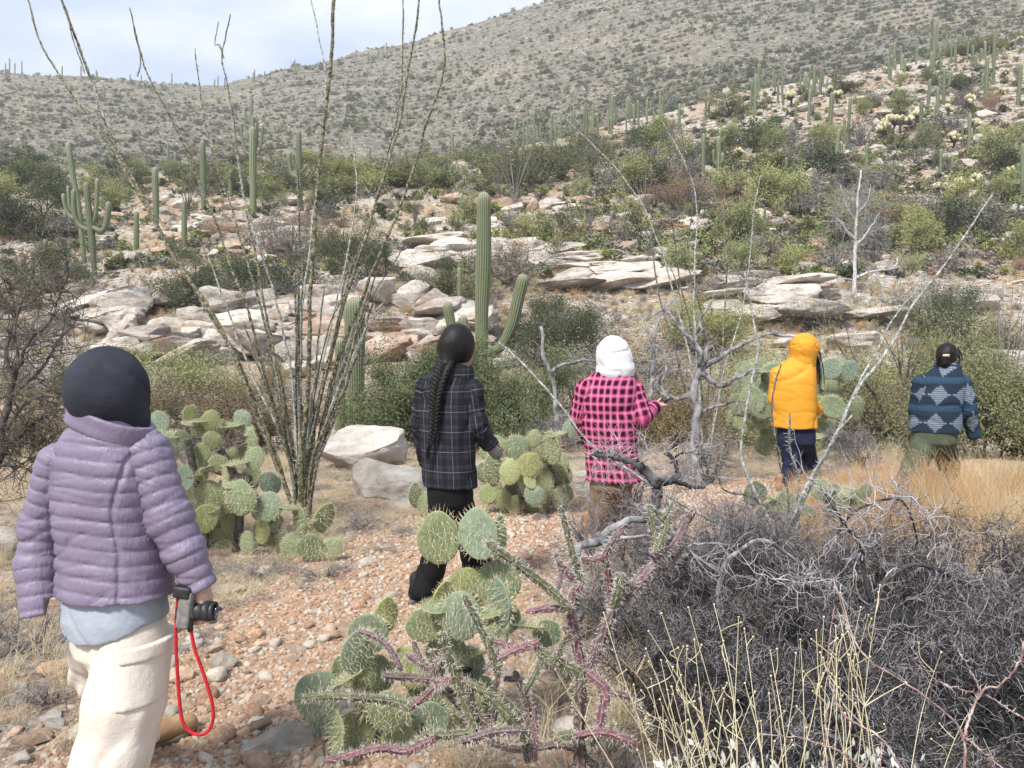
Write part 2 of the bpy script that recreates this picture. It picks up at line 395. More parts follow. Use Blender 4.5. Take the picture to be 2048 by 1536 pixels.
ROCKS = {}
def rock_mesh(i, mat, strata, subd=4):
    k = (i, mat.name, bool(strata), subd)
    if k not in ROCKS:
        V, F = rock_geo(40+i, subd, 1, 12, .2 if strata else .22, strata*.35, 4.2 if strata else 2.8); ROCKS[k] = new_mesh('rock', V, [F], [mat], True)
        ROCKS[k].set_sharp_from_angle(angle=math.radians(28))
    return ROCKS[k]
def boulder(px, py, w, h, d, label, mat=None, depth=.8, i=0, strata=0., rot=(0, 0, 0), group=None, name='boulder', sink=.25, cat='boulder'):
    """px,py = centre of what is seen; w,h pixels"""
    p = P(px, py, d); sx = w/2/FPX*d; sz = h/2/FPX*d
    me = rock_mesh(i % 9, mat or M_rock, strata); co = np.empty(len(me.vertices)*3, np.float32); me.vertices.foreach_get('co', co); co = co.reshape(-1, 3)[::5]
    from mathutils import Euler
    Rm = np.array(Euler(rot).to_matrix())
    def low(p, s):
        v = (co*s)@Rm.T+p; return float((v[:, 2]-Hn(v[:, 0], v[:, 1])).min())
    s = np.array([sx, max(sx, sz)*depth, sz])
    if low(p, s) > -.12*sz:                     # it would hover there: take the spot where the ground really is
        g = hit(px, py+h*.32, 3); k = g[1]/d; s = s*k; p = np.array([g[0], g[1], g[2]+s[2]*.45])
        gap = low(p, s); p = p-[0, 0, gap+.22*s[2]]
    o = obj(name, me, None, p, rot, s)
    return tag(o, label, cat, group)
boulder(738, 908, 205, 84, 8.9, 'long pale boulder lying behind the ocotillo, the upper of two', i=1, strata=0, rot=(.25, .03, .1), depth=.7)
boulder(785, 962, 190, 96, 8.1, 'pale layered boulder with a dark undercut just below the upper boulder', i=2, strata=0, rot=(.3, .08, -.15), depth=.7)
boulder(800, 1022, 125, 46, 7.4, 'low cream rock in front of the layered boulder near the black trousers', i=3, rot=(0, 0, .2))
boulder(555, 1512, 240, 120, 2.98, 'grey white flat rock at the trail edge below the big prickly pear', i=4, rot=(.1, .05, .2), depth=.6)
boulder(10, 1095, 90, 90, 5.6, 'tan rock half hidden behind the purple sleeve', i=5)
boulder(1185, 985, 130, 90, 7.6, 'flat grey rock beside the middle prickly pear and brown trousers', i=6, rot=(.2, 0, 0), depth=.6)
boulder(2010, 745, 180, 90, 13.5, 'large pale grey rock beyond the person in the blue jacket', i=7)
boulder(1145, 735, 55, 35, 14, 'rounded pinkish rock below the curved saguaro arm', M_rockr, i=8)
boulder(590, 742, 60, 40, 17, 'white boulder seen between the ocotillo stems', i=2)
boulder(640, 730, 50, 34, 18, 'small white boulder just left of the ribbed saguaro', i=5)
boulder(490, 690, 70, 40, 24, 'grey boulder below the ledge above the olive bush', i=3)
boulder(760, 597, 92, 62, 29.0, 'big rounded white boulder on the ledge behind the ribbed saguaro', i=1, rot=(0, .1, .3))
boulder(832, 592, 72, 46, 28.8, 'white boulder with a brown underside beside the biggest ledge boulder', i=4)
boulder(845, 560, 84, 34, 31, 'flat topped white boulder resting behind two ledge boulders', i=6, rot=(0, .12, 0))
boulder(640, 588, 76, 34, 29.4, 'low white boulder on the ledge behind the tallest ocotillo stem', i=7)
boulder(473, 626, 52, 26, 28.4, 'angular white rock perched on the ledge', i=5, rot=(0, -.1, 0))
boulder(336, 612, 130, 30, 30.0, 'long tilted slab forming the top of the ledge', i=8, strata=.08, rot=(0, -.22, 0), depth=.7)
boulder(1636, 492, 42, 40, 42, 'brown upright boulder standing alone on the pale wash slab', M_rockr, i=3)
boulder(1764, 468, 42, 32, 45, 'rounded beige boulder on the stony slope behind the white barked tree', i=1)
boulder(2030, 423, 34, 22, 50, 'pale boulder near the edge of the stony slope', i=4)
boulder(1525, 430, 50, 26, 50, 'pale boulder below the saguaros on the stony slope', i=6)
boulder(1948, 615, 90, 40, 26, 'pale boulder among the brush beyond the trail', i=2)
r_ = random.Random(5)
# bedding slabs of the ledge across the wash, cream slabs above it, layered outcrop on the other side
def slabs(n, xr, yr, wr, hr, dfun, label, group, mats, tilt=.15, strata=.08, seed=0):
    q = random.Random(seed)
    for k in range(n):
        x, y = q.uniform(*xr), q.uniform(*yr); w, h = q.uniform(*wr), q.uniform(*hr)
        boulder(x, y, w, h, dfun(x, y)+q.uniform(-.5, .6), label, q.choice(mats), q.uniform(.5, 1), q.randrange(9), strata, (q.uniform(-.15, .15), q.uniform(-tilt, tilt)-.05, q.uniform(-.3, .3)), group, 'boulder' if 'boulders' in group else 'ledge_rock', cat='rock')
slabs(50, (150, 700), (600, 715), (60, 170), (28, 70), lambda x, y: 26.2+(718-y)*.035, 'tilted cream slab of the layered ledge across the wash', 'slabs of the layered ledge', [M_rock, M_rock, M_rockd], .3, .1, 1)
slabs(38, (590, 970), (604, 710), (60, 160), (34, 78), lambda x, y: 27.2+(718-y)*.022, 'dark stained block of the undercut ledge behind the saguaros', 'blocks of the undercut ledge', [M_rockd, M_rockr, M_rock], .12, .12, 2)
slabs(18, (820, 1060), (484, 530), (70, 160), (20, 40), lambda x, y: 42-(y-500)*.12, 'smooth white slab above the tall saguaro arm', 'white slabs above the wash', [M_rock], .05, .03, 3)
slabs(26, (1060, 1340), (500, 565), (80, 190), (24, 46), lambda x, y: 38-(y-520)*.11, 'broad smooth white slab in the rocky wash', 'white slabs in the wash', [M_rock], .06, .03, 4)
slabs(26, (1450, 1625), (550, 640), (60, 130), (14, 34), lambda x, y: 33-(y-560)*.035, 'thin layered slab of the stepped outcrop in the wash', 'slabs of the stepped outcrop', [M_rock, M_rockd, M_rock], .12, .1, 6)
slabs(14, (1440, 1760), (600, 690), (90, 200), (22, 50), lambda x, y: 27, 'smooth grey bedrock slab low in the wash', 'bedrock low in the wash', [M_rock], .08, .03, 7)
slabs(60, (150, 640), (395, 520), (22, 62), (12, 26), lambda x, y: float(hit(x, y+8)[1]), 'pale boulder scattered among the saguaros on the sandy slope', 'boulders among the far saguaros', [M_rock, M_rockr, M_rock], .2, .04, 8)
slabs(74, (860, 1420), (395, 495), (20, 64), (12, 32), lambda x, y: float(hit(x, y+8)[1]), 'pinkish boulder on the bank above the white slabs', 'boulders above the white slabs', [M_rock, M_rockr, M_rock], .2, .04, 9)
slabs(100, (1380, 2048), (180, 570), (16, 58), (10, 26), lambda x, y: float(hit(x, y+6)[1]), 'small pale boulder on the stony saguaro slope', 'boulders on the stony slope', [M_rock], .2, .04, 10)
slabs(22, (0, 330), (560, 690), (24, 70), (14, 30), lambda x, y: float(hit(x, y+8)[1]), 'pale rock low on the sandy bank beside the ledge', 'rocks on the sandy bank', [M_rock], .2, .06, 11)
# slope rubble and small stones: nobody could count them
def visible_pts(n, yr, seed, xr=(-500, 2550), pw=1.):
    q = np.random.default_rng(seed); px = q.uniform(*xr, n); py = yr[0]+(yr[1]-yr[0])*q.random(n)**pw
    return hits(px, py)
sp = []
for i in range(5):
    V, F = rock_geo(200+i, 2, .6, 12, .25, 0, 4.); sp.append(new_mesh('rubble', V, [F], [M_rock if i % 3 else M_rockr], False))
pt = np.vstack([visible_pts(10000, (390, 720), 1), visible_pts(15000, (70, 560), 3, (1150, 2550))]); pt = pt[pt[:, 1] < 125]
q = np.random.default_rng(4); n = len(pt); s = (pt[:, 1]*q.uniform(1.2, 5.0, n)**1.25/FPX)
s = np.clip(s*1.1, .05, 1.0)
scatter('rubble', sp, pt-[0, 0, .02], np.stack([q.uniform(-.3, .3, n), q.uniform(-.3, .3, n), q.uniform(0, 6.28, n)], -1), s[:, None]*q.uniform([.8, .6, .35], [1.4, 1.2, .8], (n, 3)), q.integers(0, 5, n), label='pale stones strewn over the desert slopes', cat='stones')
pt = visible_pts(14000, (-100, 350), 5, (-500, 2550)); pt = pt[pt[:, 1] > 150]; n = len(pt)
s = np.clip(pt[:, 1]*q.uniform(.8, 3.6, n)**1.2/FPX*.8, .3, 5)
scatter('far_rubble', sp, pt, np.stack([q.uniform(-.3, .3, n), q.uniform(-.3, .3, n), q.uniform(0, 6.28, n)], -1), s[:, None]*q.uniform([.8, .6, .4], [1.4, 1.2, .9], (n, 3)), q.integers(0, 5, n), label='rocks strewn over the far hillside', cat='stones')
# gravel and loose stones on and beside the trail
def near_pts(n, seed, w=1.6, dmax=10., dmin=1.6):
    q = np.random.default_rng(seed); y = dmin+(dmax-dmin)*q.random(n)**1.5
    xc = np.interp(y, TRAIL[:, 1], TRAIL[:, 0]); x = xc+q.normal(0, w, n); return np.stack([x, y], -1)
stp = []
for i in range(9):
    V, F = rock_geo(300+i, 2, .6, 14, .2, 0, 3.5); stp.append(new_mesh('stone', V, [F], [M_stone[i % 3]], False))
xy = np.vstack([near_pts(26000, 6, .8), near_pts(9000, 7, 2.4)]); n = len(xy)
sz = .006+.012*q.random(n)**3+.004*xy[:, 1]/4
scatter('gravel', stp, np.column_stack([xy, Hn(xy[:, 0], xy[:, 1])]), q.uniform(0, 6.28, (n, 3))*[.1, .1, 1], sz[:, None]*q.uniform([.8, .7, .5], [1.3, 1.1, .9], (n, 3)), q.integers(0, 9, n), label='loose orange gravel on the trail', cat='gravel')
xy = near_pts(230, 8, .85, 7.5, 2.4)
for k, (x, y) in enumerate(xy):
    s = random.Random(k).uniform(.022, .06)
    o = obj('stone', stp[k % 9], None, (x, y, Hs(x, y)+s*.15), (r_.uniform(-.3, .3), r_.uniform(-.3, .3), r_.uniform(0, 6)), (s*1.2, s, s*.7))
    tag(o, 'fist sized angular stone lying loose on the orange trail', 'stone', 'loose stones on the trail')
for (px, py, w, h, lb, m) in [(445, 1325, 62, 34, 'pale grey stone flattest on the trail beside the red strap', M_rock), (520, 1450, 60, 26, 'rusty flat stone in front of the grey white flat rock', M_rockr), (455, 1180, 60, 24, 'orange slab stone just behind the black camera lens', M_rockr),
                             (65, 1475, 70, 34, 'orange brown stone beside the cream trousers, below the grey twigs', M_rockr), (130, 1495, 44, 26, 'rusty stone near the cream trouser leg', M_rockr), (40, 1395, 50, 26, 'grey stone beneath the grey twigs near the cream trousers', M_rock), (430, 1298, 40, 22, 'rounded pink stone on the trail beside the strap', M_rockr)]:
    d = min(1.6*FPX/(py+h/2-672), 6); boulder(px, py, w, h, d, lb, m, 1., int(px) % 9, rot=(0, 0, 1), name='stone', cat='stone')

for k in range(58):
    q = random.Random(500+k); px, py = (q.uniform(-20, 180), q.uniform(1290, 1530)) if k % 2 else (q.uniform(330, 700), q.uniform(1240, 1530)); w = q.uniform(26, 62); d = 1.6*FPX/(py+w*.2-672); x = (px-1024)/FPX*d; sw = w/2/FPX*d
    o = obj('stone', rock_mesh(k % 9, [M_rockr, M_rockr, M_stone[1], M_rock][k % 4], 0, 3), None, (x, d, Hs(x, d)+sw*.12), (q.uniform(-.3, .3), q.uniform(-.3, .3), q.uniform(0, 6)), (sw, sw*q.uniform(.6, .9), sw*q.uniform(.35, .6)))
    tag(o, 'hand sized broken stone %s' % ('on the trail edge beside the cream trousers' if k % 2 else 'on the near trail by the red strap'), 'stone', 'broken stones beside the trousers' if k % 2 else 'broken stones by the red strap')
# ------------------------------------------------------------ plants: shared builders
def leaf_quads(pts, dirs, L_, W_, q, flat=.6):
    """small leaf faces (rhombs) at pts"""
    n = len(pts); d = dirs+q.normal(0, flat, (n, 3)); d /= np.linalg.norm(d, axis=1, keepdims=True)+1e-9
    s = np.cross(d, q.normal(size=(n, 3))); s /= np.linalg.norm(s, axis=1, keepdims=True)+1e-9
    l = L_*q.uniform(.6, 1.3, n)[:, None]; w = W_*q.uniform(.7, 1.2, n)[:, None]
    V = np.stack([pts, pts+d*l*.5+s*w*.5, pts+d*l, pts+d*l*.5-s*w*.5], 1).reshape(-1, 3)
    return V, [np.arange(4*n).reshape(n, 4)]
def skeleton(seed, nmain=7, height=1., spread=1., levels=3, kids=5, wander=.35, up=.25, r0=.03, seglen=None, lenf=.55, nseg=6, zig=0., ratio=.6, trunk=0.):
    """branch polylines by level: [(pts, radii)], random growth inside an uneven crown"""
    q = np.random.default_rng(seed); out = [[] for _ in range(levels)]
    def grow(p, d, length, r, lv):
        pts = [p]; rr = [r]; dd = d.copy(); st = length/(nseg-1)
        for i in range(nseg-1):
            dd = dd+q.normal(0, wander, 3)*(.5+zig*(i % 2)); dd[2] += up*.12*(1 if lv < 2 else q.uniform(-.6, 1)); dd /= np.linalg.norm(dd)
            pts.append(pts[-1]+dd*st); rr.append(r*(1-(i+1)/(nseg-1)*(1-ratio*.5)))
        pts = np.array(pts); pts[:, 2] = np.maximum(pts[:, 2], .01)
        out[lv].append((pts, np.array(rr)))
        if lv+1 < levels:
            for _ in range(kids if np.isscalar(kids) else kids[lv]):
                i = q.integers(1 if lv else 2, nseg); a = pts[i]; t = pts[i]-pts[i-1]; t = t/(np.linalg.norm(t)+1e-9)
                nd = t*.6+q.normal(0, .55, 3); nd[2] += up*.5; nd /= np.linalg.norm(nd)
                grow(a, nd, length*lenf*q.uniform(.6, 1.25), rr[i]*ratio, lv+1)
    for k in range(nmain):
        a = 2*np.pi*(k+q.uniform(-.4, .4))/nmain; el = q.uniform(.35, 1.35)
        d = np.array([math.cos(a)*math.cos(el)*spread, math.sin(a)*math.cos(el)*spread, math.sin(el)*height]); ln = np.linalg.norm(d)*q.uniform(.45, .62)
        grow(np.array([q.normal(0, .03), q.normal(0, .03), trunk]), d/np.linalg.norm(d), ln, r0*q.uniform(.6, 1.1), 0)
    return out
M_bark = simple('dark_bark', (.05, .042, .036), (.16, .14, .125), 30, .9, .004, rand=.2)
M_twig = simple('grey_twig', (.15, .13, .125), (.30, .275, .265), 20, .9, rand=.2)
M_twigpale = simple('pale_twig', (.24, .215, .22), (.50, .47, .47), 12, .9, rand=.1)
M_twigdark = simple('charcoal_twig', (.022, .021, .022), (.082, .078, .081), 9, .9, rand=.15)
M_deadwood = simple('weathered_wood', (.05, .05, .055), (.40, .39, .40), 14, .85, .006, 60, stretch=(1, 1, .4), c3=(.22, .215, .22))
M_charwood = simple('burnt_wood', (.012, .012, .013), (.17, .165, .17), 11, .8, .006, 60)
M_lf = {'olive': leafy('olive_leaves', (.10, .115, .055), (.25, .26, .14)), 'dark': leafy('dark_leaves', (.04, .056, .03), (.12, .145, .075)),
        'yellow': leafy('yellow_green_leaves', (.19, .21, .08), (.40, .42, .20)), 'grey': leafy('grey_leaves', (.15, .145, .125), (.30, .285, .25)),
        'rust': leafy('rusty_stems', (.27, .165, .11), (.46, .31, .22), .15), 'straw': leafy('straw', (.40, .32, .20), (.66, .57, .41), .15),
        'brown': leafy('brownish_leaves', (.16, .12, .07), (.30, .25, .15)), 'acacia': leafy('feathery_leaves', (.085, .11, .05), (.25, .28, .14))}
def bush_geo(seed, nleaf, L_, W_, height=.8, spread=1., kids=(5, 5), r0=.022, levels=3, wander=.35, up=.3, flat=.7, fluff=.05, nmain=8, trunk=0.):
    sk = skeleton(seed, nmain, height, spread, levels, kids, wander, up, r0, lenf=.6, nseg=6, trunk=trunk)
    q = np.random.default_rng(seed+99); br = tubes([x for lv in sk[:2] for x in lv], 4)
    tips = sk[-1]; k = q.integers(0, len(tips), nleaf); T = np.array([t[0] for t in tips]); i = q.integers(1, T.shape[1], nleaf)
    p = T[k, i]; dr = T[k, i]-T[k, i-1]; dr /= np.linalg.norm(dr, axis=1, keepdims=True)+1e-9
    gp = fbm(p[:, 0]*3.1, p[:, 1]*3.1, p[:, 2]*3.1, 2, seed) > -.12; k, i, p, dr = k[gp], i[gp], p[gp], dr[gp]; nleaf = len(p); u = q.random(nleaf)[:, None]; p = p-(T[k, i]-T[k, i-1])*u+q.normal(0, fluff, (nleaf, 3)); p[:, 2] = np.maximum(p[:, 2], .01)
    return br, tubes(tips, 3), leaf_quads(p, dr, L_, W_, q, flat)
def bush_one(name, seed, nleaf, L_, W_, lm, tm=M_bark, **k):
    """one mesh: stems + leaves (for plants too small to show parts)"""
    br, tw, lf = bush_geo(seed, nleaf, L_, W_, **k)
    V, Fs = join([(br[0], br[1]), (tw[0], tw[1]), (lf[0], lf[1])])
    nb = len(br[1][0])+len(tw[1][0]); nl = len(lf[1][0])
    return new_mesh(name, V, Fs, [tm, lm], False, np.r_[np.zeros(nb), np.ones(nl)])
BUSH = {}
def bushes(kind, i, q='mid'):
    k = (kind, i, q)
    if k in BUSH: return BUSH[k]
    n, L_, W_ = {'mid': (5200, .055, .028), 'far': (420, .26, .15), 'big': (30000, .019, .010)}[q]; far_ = q == 'far'
    tm = {'grey': M_twig, 'rust': M_twig}.get(kind, M_bark); sp = dict(height=.85, spread=1., kids=(3, 2) if far_ else ((5, 4) if q == 'mid' else (7, 6)))
    if kind == 'grey': n = int(n*.3); sp = dict(height=.9, spread=.9, kids=(6, 5), up=.5, r0=.02)
    if kind == 'rust': n = int(n*.9); L_ *= 1.1; W_ *= .4; sp = dict(height=.8, spread=1., kids=(6, 4), r0=.01)
    if kind == 'yellow': W_ *= .55; L_ *= 1.2; sp = dict(height=1., spread=1., kids=(6, 4), up=.6)
    BUSH[k] = bush_one('%s_bush' % kind, 500+i*13+hash_s(kind), n, L_, W_, M_lf[kind], tm, nmain=7 if far_ else 9, **sp)
    return BUSH[k]
def hash_s(s): return sum(ord(c)*(i+3) for i, c in enumerate(s)) % 997
BSIZE = {}
def put_bush(kind, px, py, w, label, d=None, h=None, i=0, group=None, name=None, cat='bush', q='mid', base=None):
    """px,py = base pixel; w = width in pixels"""
    if base is None:
        base = hit(px, py, 9) if d is None else np.array([(px-1024)/FPX*d, d, 0]); base[2] = Hs(base[0], base[1])
    me = bushes(kind, i % (3 if q == 'big' else 5), q); d = base[1]
    if me.name not in BSIZE:
        co = np.empty(len(me.vertices)*3, np.float32); me.vertices.foreach_get('co', co); co = co.reshape(-1, 3)
        BSIZE[me.name] = (np.percentile(co[:, 0], 98)-np.percentile(co[:, 0], 2), np.percentile(co[:, 2], 98))
    bw, bh = BSIZE[me.name]; s = w/FPX*d/bw; sz = s if h is None else h/FPX*d/bh
    o = obj(name or (kind+'_bush'), me, None, base-[0, 0, .03], (0, 0, r_.uniform(-.5, .5)), (s, s, sz))
    return tag(o, label, cat, group)
# named bushes of the middle distance  (kind, px, base py, width, height, distance or None, label)
NB_ = [
 ('dark', 245, 612, 90, 34, 31.5, 'low dark shrub at the upper left end of the ledge'), ('grey', 425, 668, 80, 46, 25.5, 'dry grey shrub growing from the middle of the ledge'), ('grey', 560, 690, 90, 50, 25, 'dry grey shrub in front of the ledge behind the ocotillo'), ('dark', 690, 610, 60, 34, 28, 'small dark shrub wedged between the ledge boulders'), ('olive', 210, 690, 100, 50, 25, 'olive shrub at the lower left end of the ledge'),
 ('grey', 300, 745, 230, 110, 21, 'grey brush below the tilted slabs behind the dark hood'), ('brown', 520, 735, 190, 80, 22, 'brown brush at the foot of the ledge behind the ocotillo'), ('grey', 640, 790, 220, 110, 18, 'grey twigs between the ocotillo stems and the armless saguaro'), ('olive', 130, 740, 220, 110, 21, 'olive grey brush on the bank left of the dark hood'),
 ('grey', 20, 720, 200, 120, 23, 'grey brush low on the bank by the bare mesquite'), ('grey', 790, 745, 150, 60, 21, 'grey brush under the undercut ledge'), ('brown', 1230, 790, 260, 110, 17, 'brown brush behind the white hood'), ('grey', 1400, 800, 260, 130, 16, 'grey tangle behind the dead tree'), ('grey', 1760, 760, 260, 130, 17, 'grey brush between yellow brush and green bush'), ('grey', 1330, 700, 200, 120, 22, 'mauve brush under the white slabs'),
 ('brown', 1960, 700, 240, 90, 20, 'brown grey brush around the pale far rock'), ('grey', 1560, 690, 220, 90, 21, 'pale grey brush below the stepped outcrop'), ('grey', 70, 640, 190, 90, 29, 'grey brush beneath the stout bank saguaro'),
 ('dark', 60, 480, 220, 130, None, 'large dark mesquite at the edge of the slope left of the many armed saguaro'),
 ('dark', 20, 360, 170, 60, None, 'dark tree canopy behind the large mesquite on the slope'),
 ('dark', 110, 560, 160, 110, 36, 'dark green mesquite beneath the many armed saguaro'),
 ('olive', 30, 600, 150, 120, 33, 'olive brush near the short saguaro pair on the bank'),
 ('dark', 430, 590, 210, 115, 31.5, 'dense dark green bush just above the tilted ledge slabs'),
 ('grey', 500, 625, 130, 80, 30, 'twiggy purple grey bush beside the dense dark bush on the ledge'),
 ('dark', 560, 560, 180, 90, 33, 'low dark shrub behind the ocotillo stems above the ledge'),
 ('olive', 690, 500, 150, 110, 42, 'bright olive palo verde seen between the right ocotillo stems'),
 ('dark', 750, 560, 130, 100, 35, 'dark shrub hugging the bank under the palo verde'),
 ('rust', 440, 480, 110, 60, None, 'rusty dry shrub between the saguaros on the slope'),
 ('grey', 590, 480, 160, 110, 44, 'grey bare mesquite with dark limbs behind the bluish stem'),
 ('olive', 900, 590, 170, 100, 31, 'olive shrub on the ledge just left of the tall saguaro'),
 ('grey', 1010, 560, 190, 100, 33, 'grey green shrub directly behind the tall saguaro'),
 ('dark', 1110, 705, 190, 150, 24.5, 'dark juniper green tree right of the curved saguaro arm'),
 ('dark', 1085, 610, 150, 90, 29, 'dark shrub top above the juniper green tree'),
 ('grey', 1230, 720, 260, 170, 22, 'big bare grey twiggy thicket below the white slabs'),
 ('grey', 1180, 640, 190, 110, 26, 'grey brush beside the juniper green tree'),
 ('yellow', 1400, 640, 190, 130, 26, 'yellow green willow like bush in the wash'),
 ('grey', 1460, 590, 170, 90, 31, 'grey brush left of the stepped outcrop'),
 ('grey', 1540, 530, 130, 56, 41, 'grey bush above the stepped outcrop'),
 ('dark', 1890, 625, 170, 140, 27, 'rounded dark green bush behind the arching ocotillo stem'),
 ('olive', 1960, 640, 180, 110, 25, 'olive bush touching the rounded dark bush'),
 ('yellow', 1690, 720, 330, 130, 20, 'broad yellowish brush behind the yellow jacket'),
 ('olive', 1480, 740, 240, 150, 18, 'olive bush behind the big far prickly pear'),
 ('grey', 1840, 600, 150, 110, 30, 'bare grey bush at the foot of the white barked tree'),
 ('grey', 1640, 620, 170, 80, 29, 'low grey brush beyond the stepped outcrop'),
 ('yellow', 680, 375, 110, 70, None, 'yellow green creosote near the forked ocotillo tips'),
 ('yellow', 850, 365, 130, 60, None, 'yellow green creosote on the ridge left of centre'),
 ('olive', 1080, 370, 190, 100, None, 'wide olive mesquite on the ridge above the pink boulders'),
 ('olive', 1170, 320, 150, 70, None, 'olive tree canopy below the crowd of saguaros'),
 ('olive', 975, 383, 70, 40, None, 'compact round green shrub on the pink bank above the tall saguaro'),
 ('rust', 1370, 425, 150, 80, None, 'big rusty orange shrub below the paired saguaros'),
 ('rust', 1090, 480, 110, 40, None, 'low rusty grass shrub on the bank over the white slabs'),
 ('rust', 1770, 450, 90, 40, None, 'small rusty shrub beside the white barked tree'),
 ('rust', 2010, 340, 70, 30, None, 'rusty patch shrub high on the stony slope'),
 ('olive', 1460, 465, 90, 60, None, 'olive shrub right of the rusty orange shrub'),
 ('olive', 1150, 500, 60, 40, None, 'small olive shrub on the rim of the white slabs'),
 ('grey', 1615, 425, 90, 50, None, 'dark grey leafless shrub beside the lone stub saguaro'),
 ('yellow', 1460, 235, 90, 45, None, 'bright yellow green palo verde on the ridge'),
 ('yellow', 1540, 345, 80, 50, None, 'yellow green palo verde lower on the stony slope'),
 ('olive', 1620, 320, 110, 56, None, 'wide mesquite in the middle of the stony slope'),
 ('dark', 1650, 352, 90, 50, None, 'dark creosote at the foot of the leaning saguaro'),
 ('yellow', 1760, 365, 80, 45, None, 'round yellow green creosote beside the straight saguaro'),
 ('dark', 1920, 185, 84, 44, None, 'dark mesquite below the ridge crest near the armed saguaros'),
 ('yellow', 1950, 110, 100, 30, None, 'yellow green palo verde on the highest ridge crest'),
 ('dark', 2000, 345, 80, 46, None, 'dark tree at the rim of the stony slope'),
 ('olive', 1690, 190, 90, 40, None, 'olive creosote between two saguaros on the ridge'),
 ('grey', 1880, 275, 90, 50, None, 'dark bare shrub above the golden chollas'),
 ('yellow', 1350, 330, 90, 50, None, 'yellow green shrub left of the paired saguaros'),
 ('olive', 1420, 330, 80, 50, None, 'olive shrub at the foot of the ridge saguaros'),
 ('dark', 1510, 300, 100, 60, None, 'dark mesquite in the shade line of the ridge'),
 ('olive', 2010, 640, 120, 90, 24, 'olive brush behind the pale rock beyond the blue jacket'),
 ('grey', 1960, 560, 110, 60, 33, 'pale bare brush above the rounded dark bush'),
]
for k, (kd, px, py, w, h, d, lb) in enumerate(NB_): put_bush(kd, px, py, w, lb, d, h*.86, k, q='big' if w > 105 else 'mid')
# many small shrubs on the slopes: the nearest 150 are things, the rest one mass
pt = np.vstack([visible_pts(2200, (290, 560), 31), visible_pts(3300, (70, 520), 32, (1150, 2500)), visible_pts(900, (270, 400), 33, (-400, 1500))]); pt = pt[(pt[:, 1] > 33) & (pt[:, 1] < 128)]
q = np.random.default_rng(12); kinds = np.array(['olive', 'dark', 'grey', 'yellow', 'yellow', 'grey', 'rust'])
ki = q.integers(0, 7, len(pt)); ki[(ki == 6) & (q.random(len(pt)) < .5)] = 2
ordr = np.argsort(pt[:, 1]); pt = pt[ordr]; ki = ki[ordr]
infr = np.abs(pt[:, 0]/pt[:, 1]) < .68
sel = np.where(infr)[0]; sel = sel[::max(1, len(sel)//190)][:190]
GL = {'olive': 'small olive desert shrub dotted over the slope', 'dark': 'small dark green desert shrub dotted over the slope', 'grey': 'small leafless grey shrub dotted over the slope', 'yellow': 'small yellow green creosote dotted over the slope', 'rust': 'small rusty dry shrub dotted over the slope'}
for j in sel:
    kd = str(kinds[ki[j]]); w = q.uniform(1.0, 2.6)*FPX/pt[j, 1]
    put_bush(kd, 0, 0, w, GL[kd], base=pt[j].copy(), i=int(j), group='small %s shrubs on the slope' % kd)
rest = np.setdiff1d(np.arange(len(pt)), sel)
pp = [bushes(k, i, 'far') for k in ('olive', 'dark', 'grey', 'yellow', 'rust', 'brown') for i in range(3)]
gi = np.array([{'olive': 0, 'dark': 1, 'grey': 2, 'yellow': 3, 'rust': 4}[str(kinds[k])] for k in ki[rest]])*3+q.integers(0, 3, len(rest)); n = len(rest)
scatter('low_shrubs', pp, pt[rest]-[0, 0, .05], q.uniform(0, 6.28, (n, 3))*[0, 0, 1], (q.uniform(.35, 1.15, n))[:, None]*[1, 1, .75], gi, label='low scrub covering the nearer slopes', cat='scrub')
# dense belt of trees along the foot of the ridge
belt = []
for k in range(150):
    x = r_.uniform(380, 1330) if k % 3 else r_.uniform(-100, 1100); y = {0: 355, 1: 335, 2: 350}[k % 3]-max(0, (x-800))*.13+r_.uniform(-15, 30); belt.append(hit(x, y+14, 30))
belt = np.array(belt); n = len(belt)
for k in range(0, 84):
    kd = r_.choice(['yellow', 'olive', 'olive', 'yellow', 'dark', 'grey']); b = belt[k]
    put_bush(kd, 0, 0, r_.uniform(2.4, 4.4)*FPX/b[1], {'yellow': 'yellow green palo verde in the belt of trees along the ridge foot', 'olive': 'olive mesquite in the belt of trees along the ridge foot', 'dark': 'dark mesquite in the belt of trees along the ridge foot', 'grey': 'bare grey tree in the belt of trees along the ridge foot'}[kd], base=b.copy(), i=k, h=r_.uniform(1.3, 2.3)*FPX/b[1], q='mid', group='%s trees in the belt along the ridge foot' % kd, name='desert_tree', cat='tree')
# far hillsides: one mass of scrub
pt = visible_pts(95000, (-260, 360), 41, (-600, 2650)); pt = pt[pt[:, 1] > 140]; pt = pt[fbm(pt[:, 0]*.02, pt[:, 1]*.02, 0, 4, 61) > q.uniform(-.6, .4, len(pt))]; n = len(pt)
g = q.choice(18, n, p=np.repeat([.33, .12, .30, .13, .03, .09], 3)/3)
scatter('hillside_scrub', pp, pt, q.uniform(0, 6.28, (n, 3))*[0, 0, 1], np.clip(q.lognormal(-.05, .5, n), .4, 3.6)[:, None]*[1, 1, .75], g, label='scrub covering the far hillsides', cat='scrub')
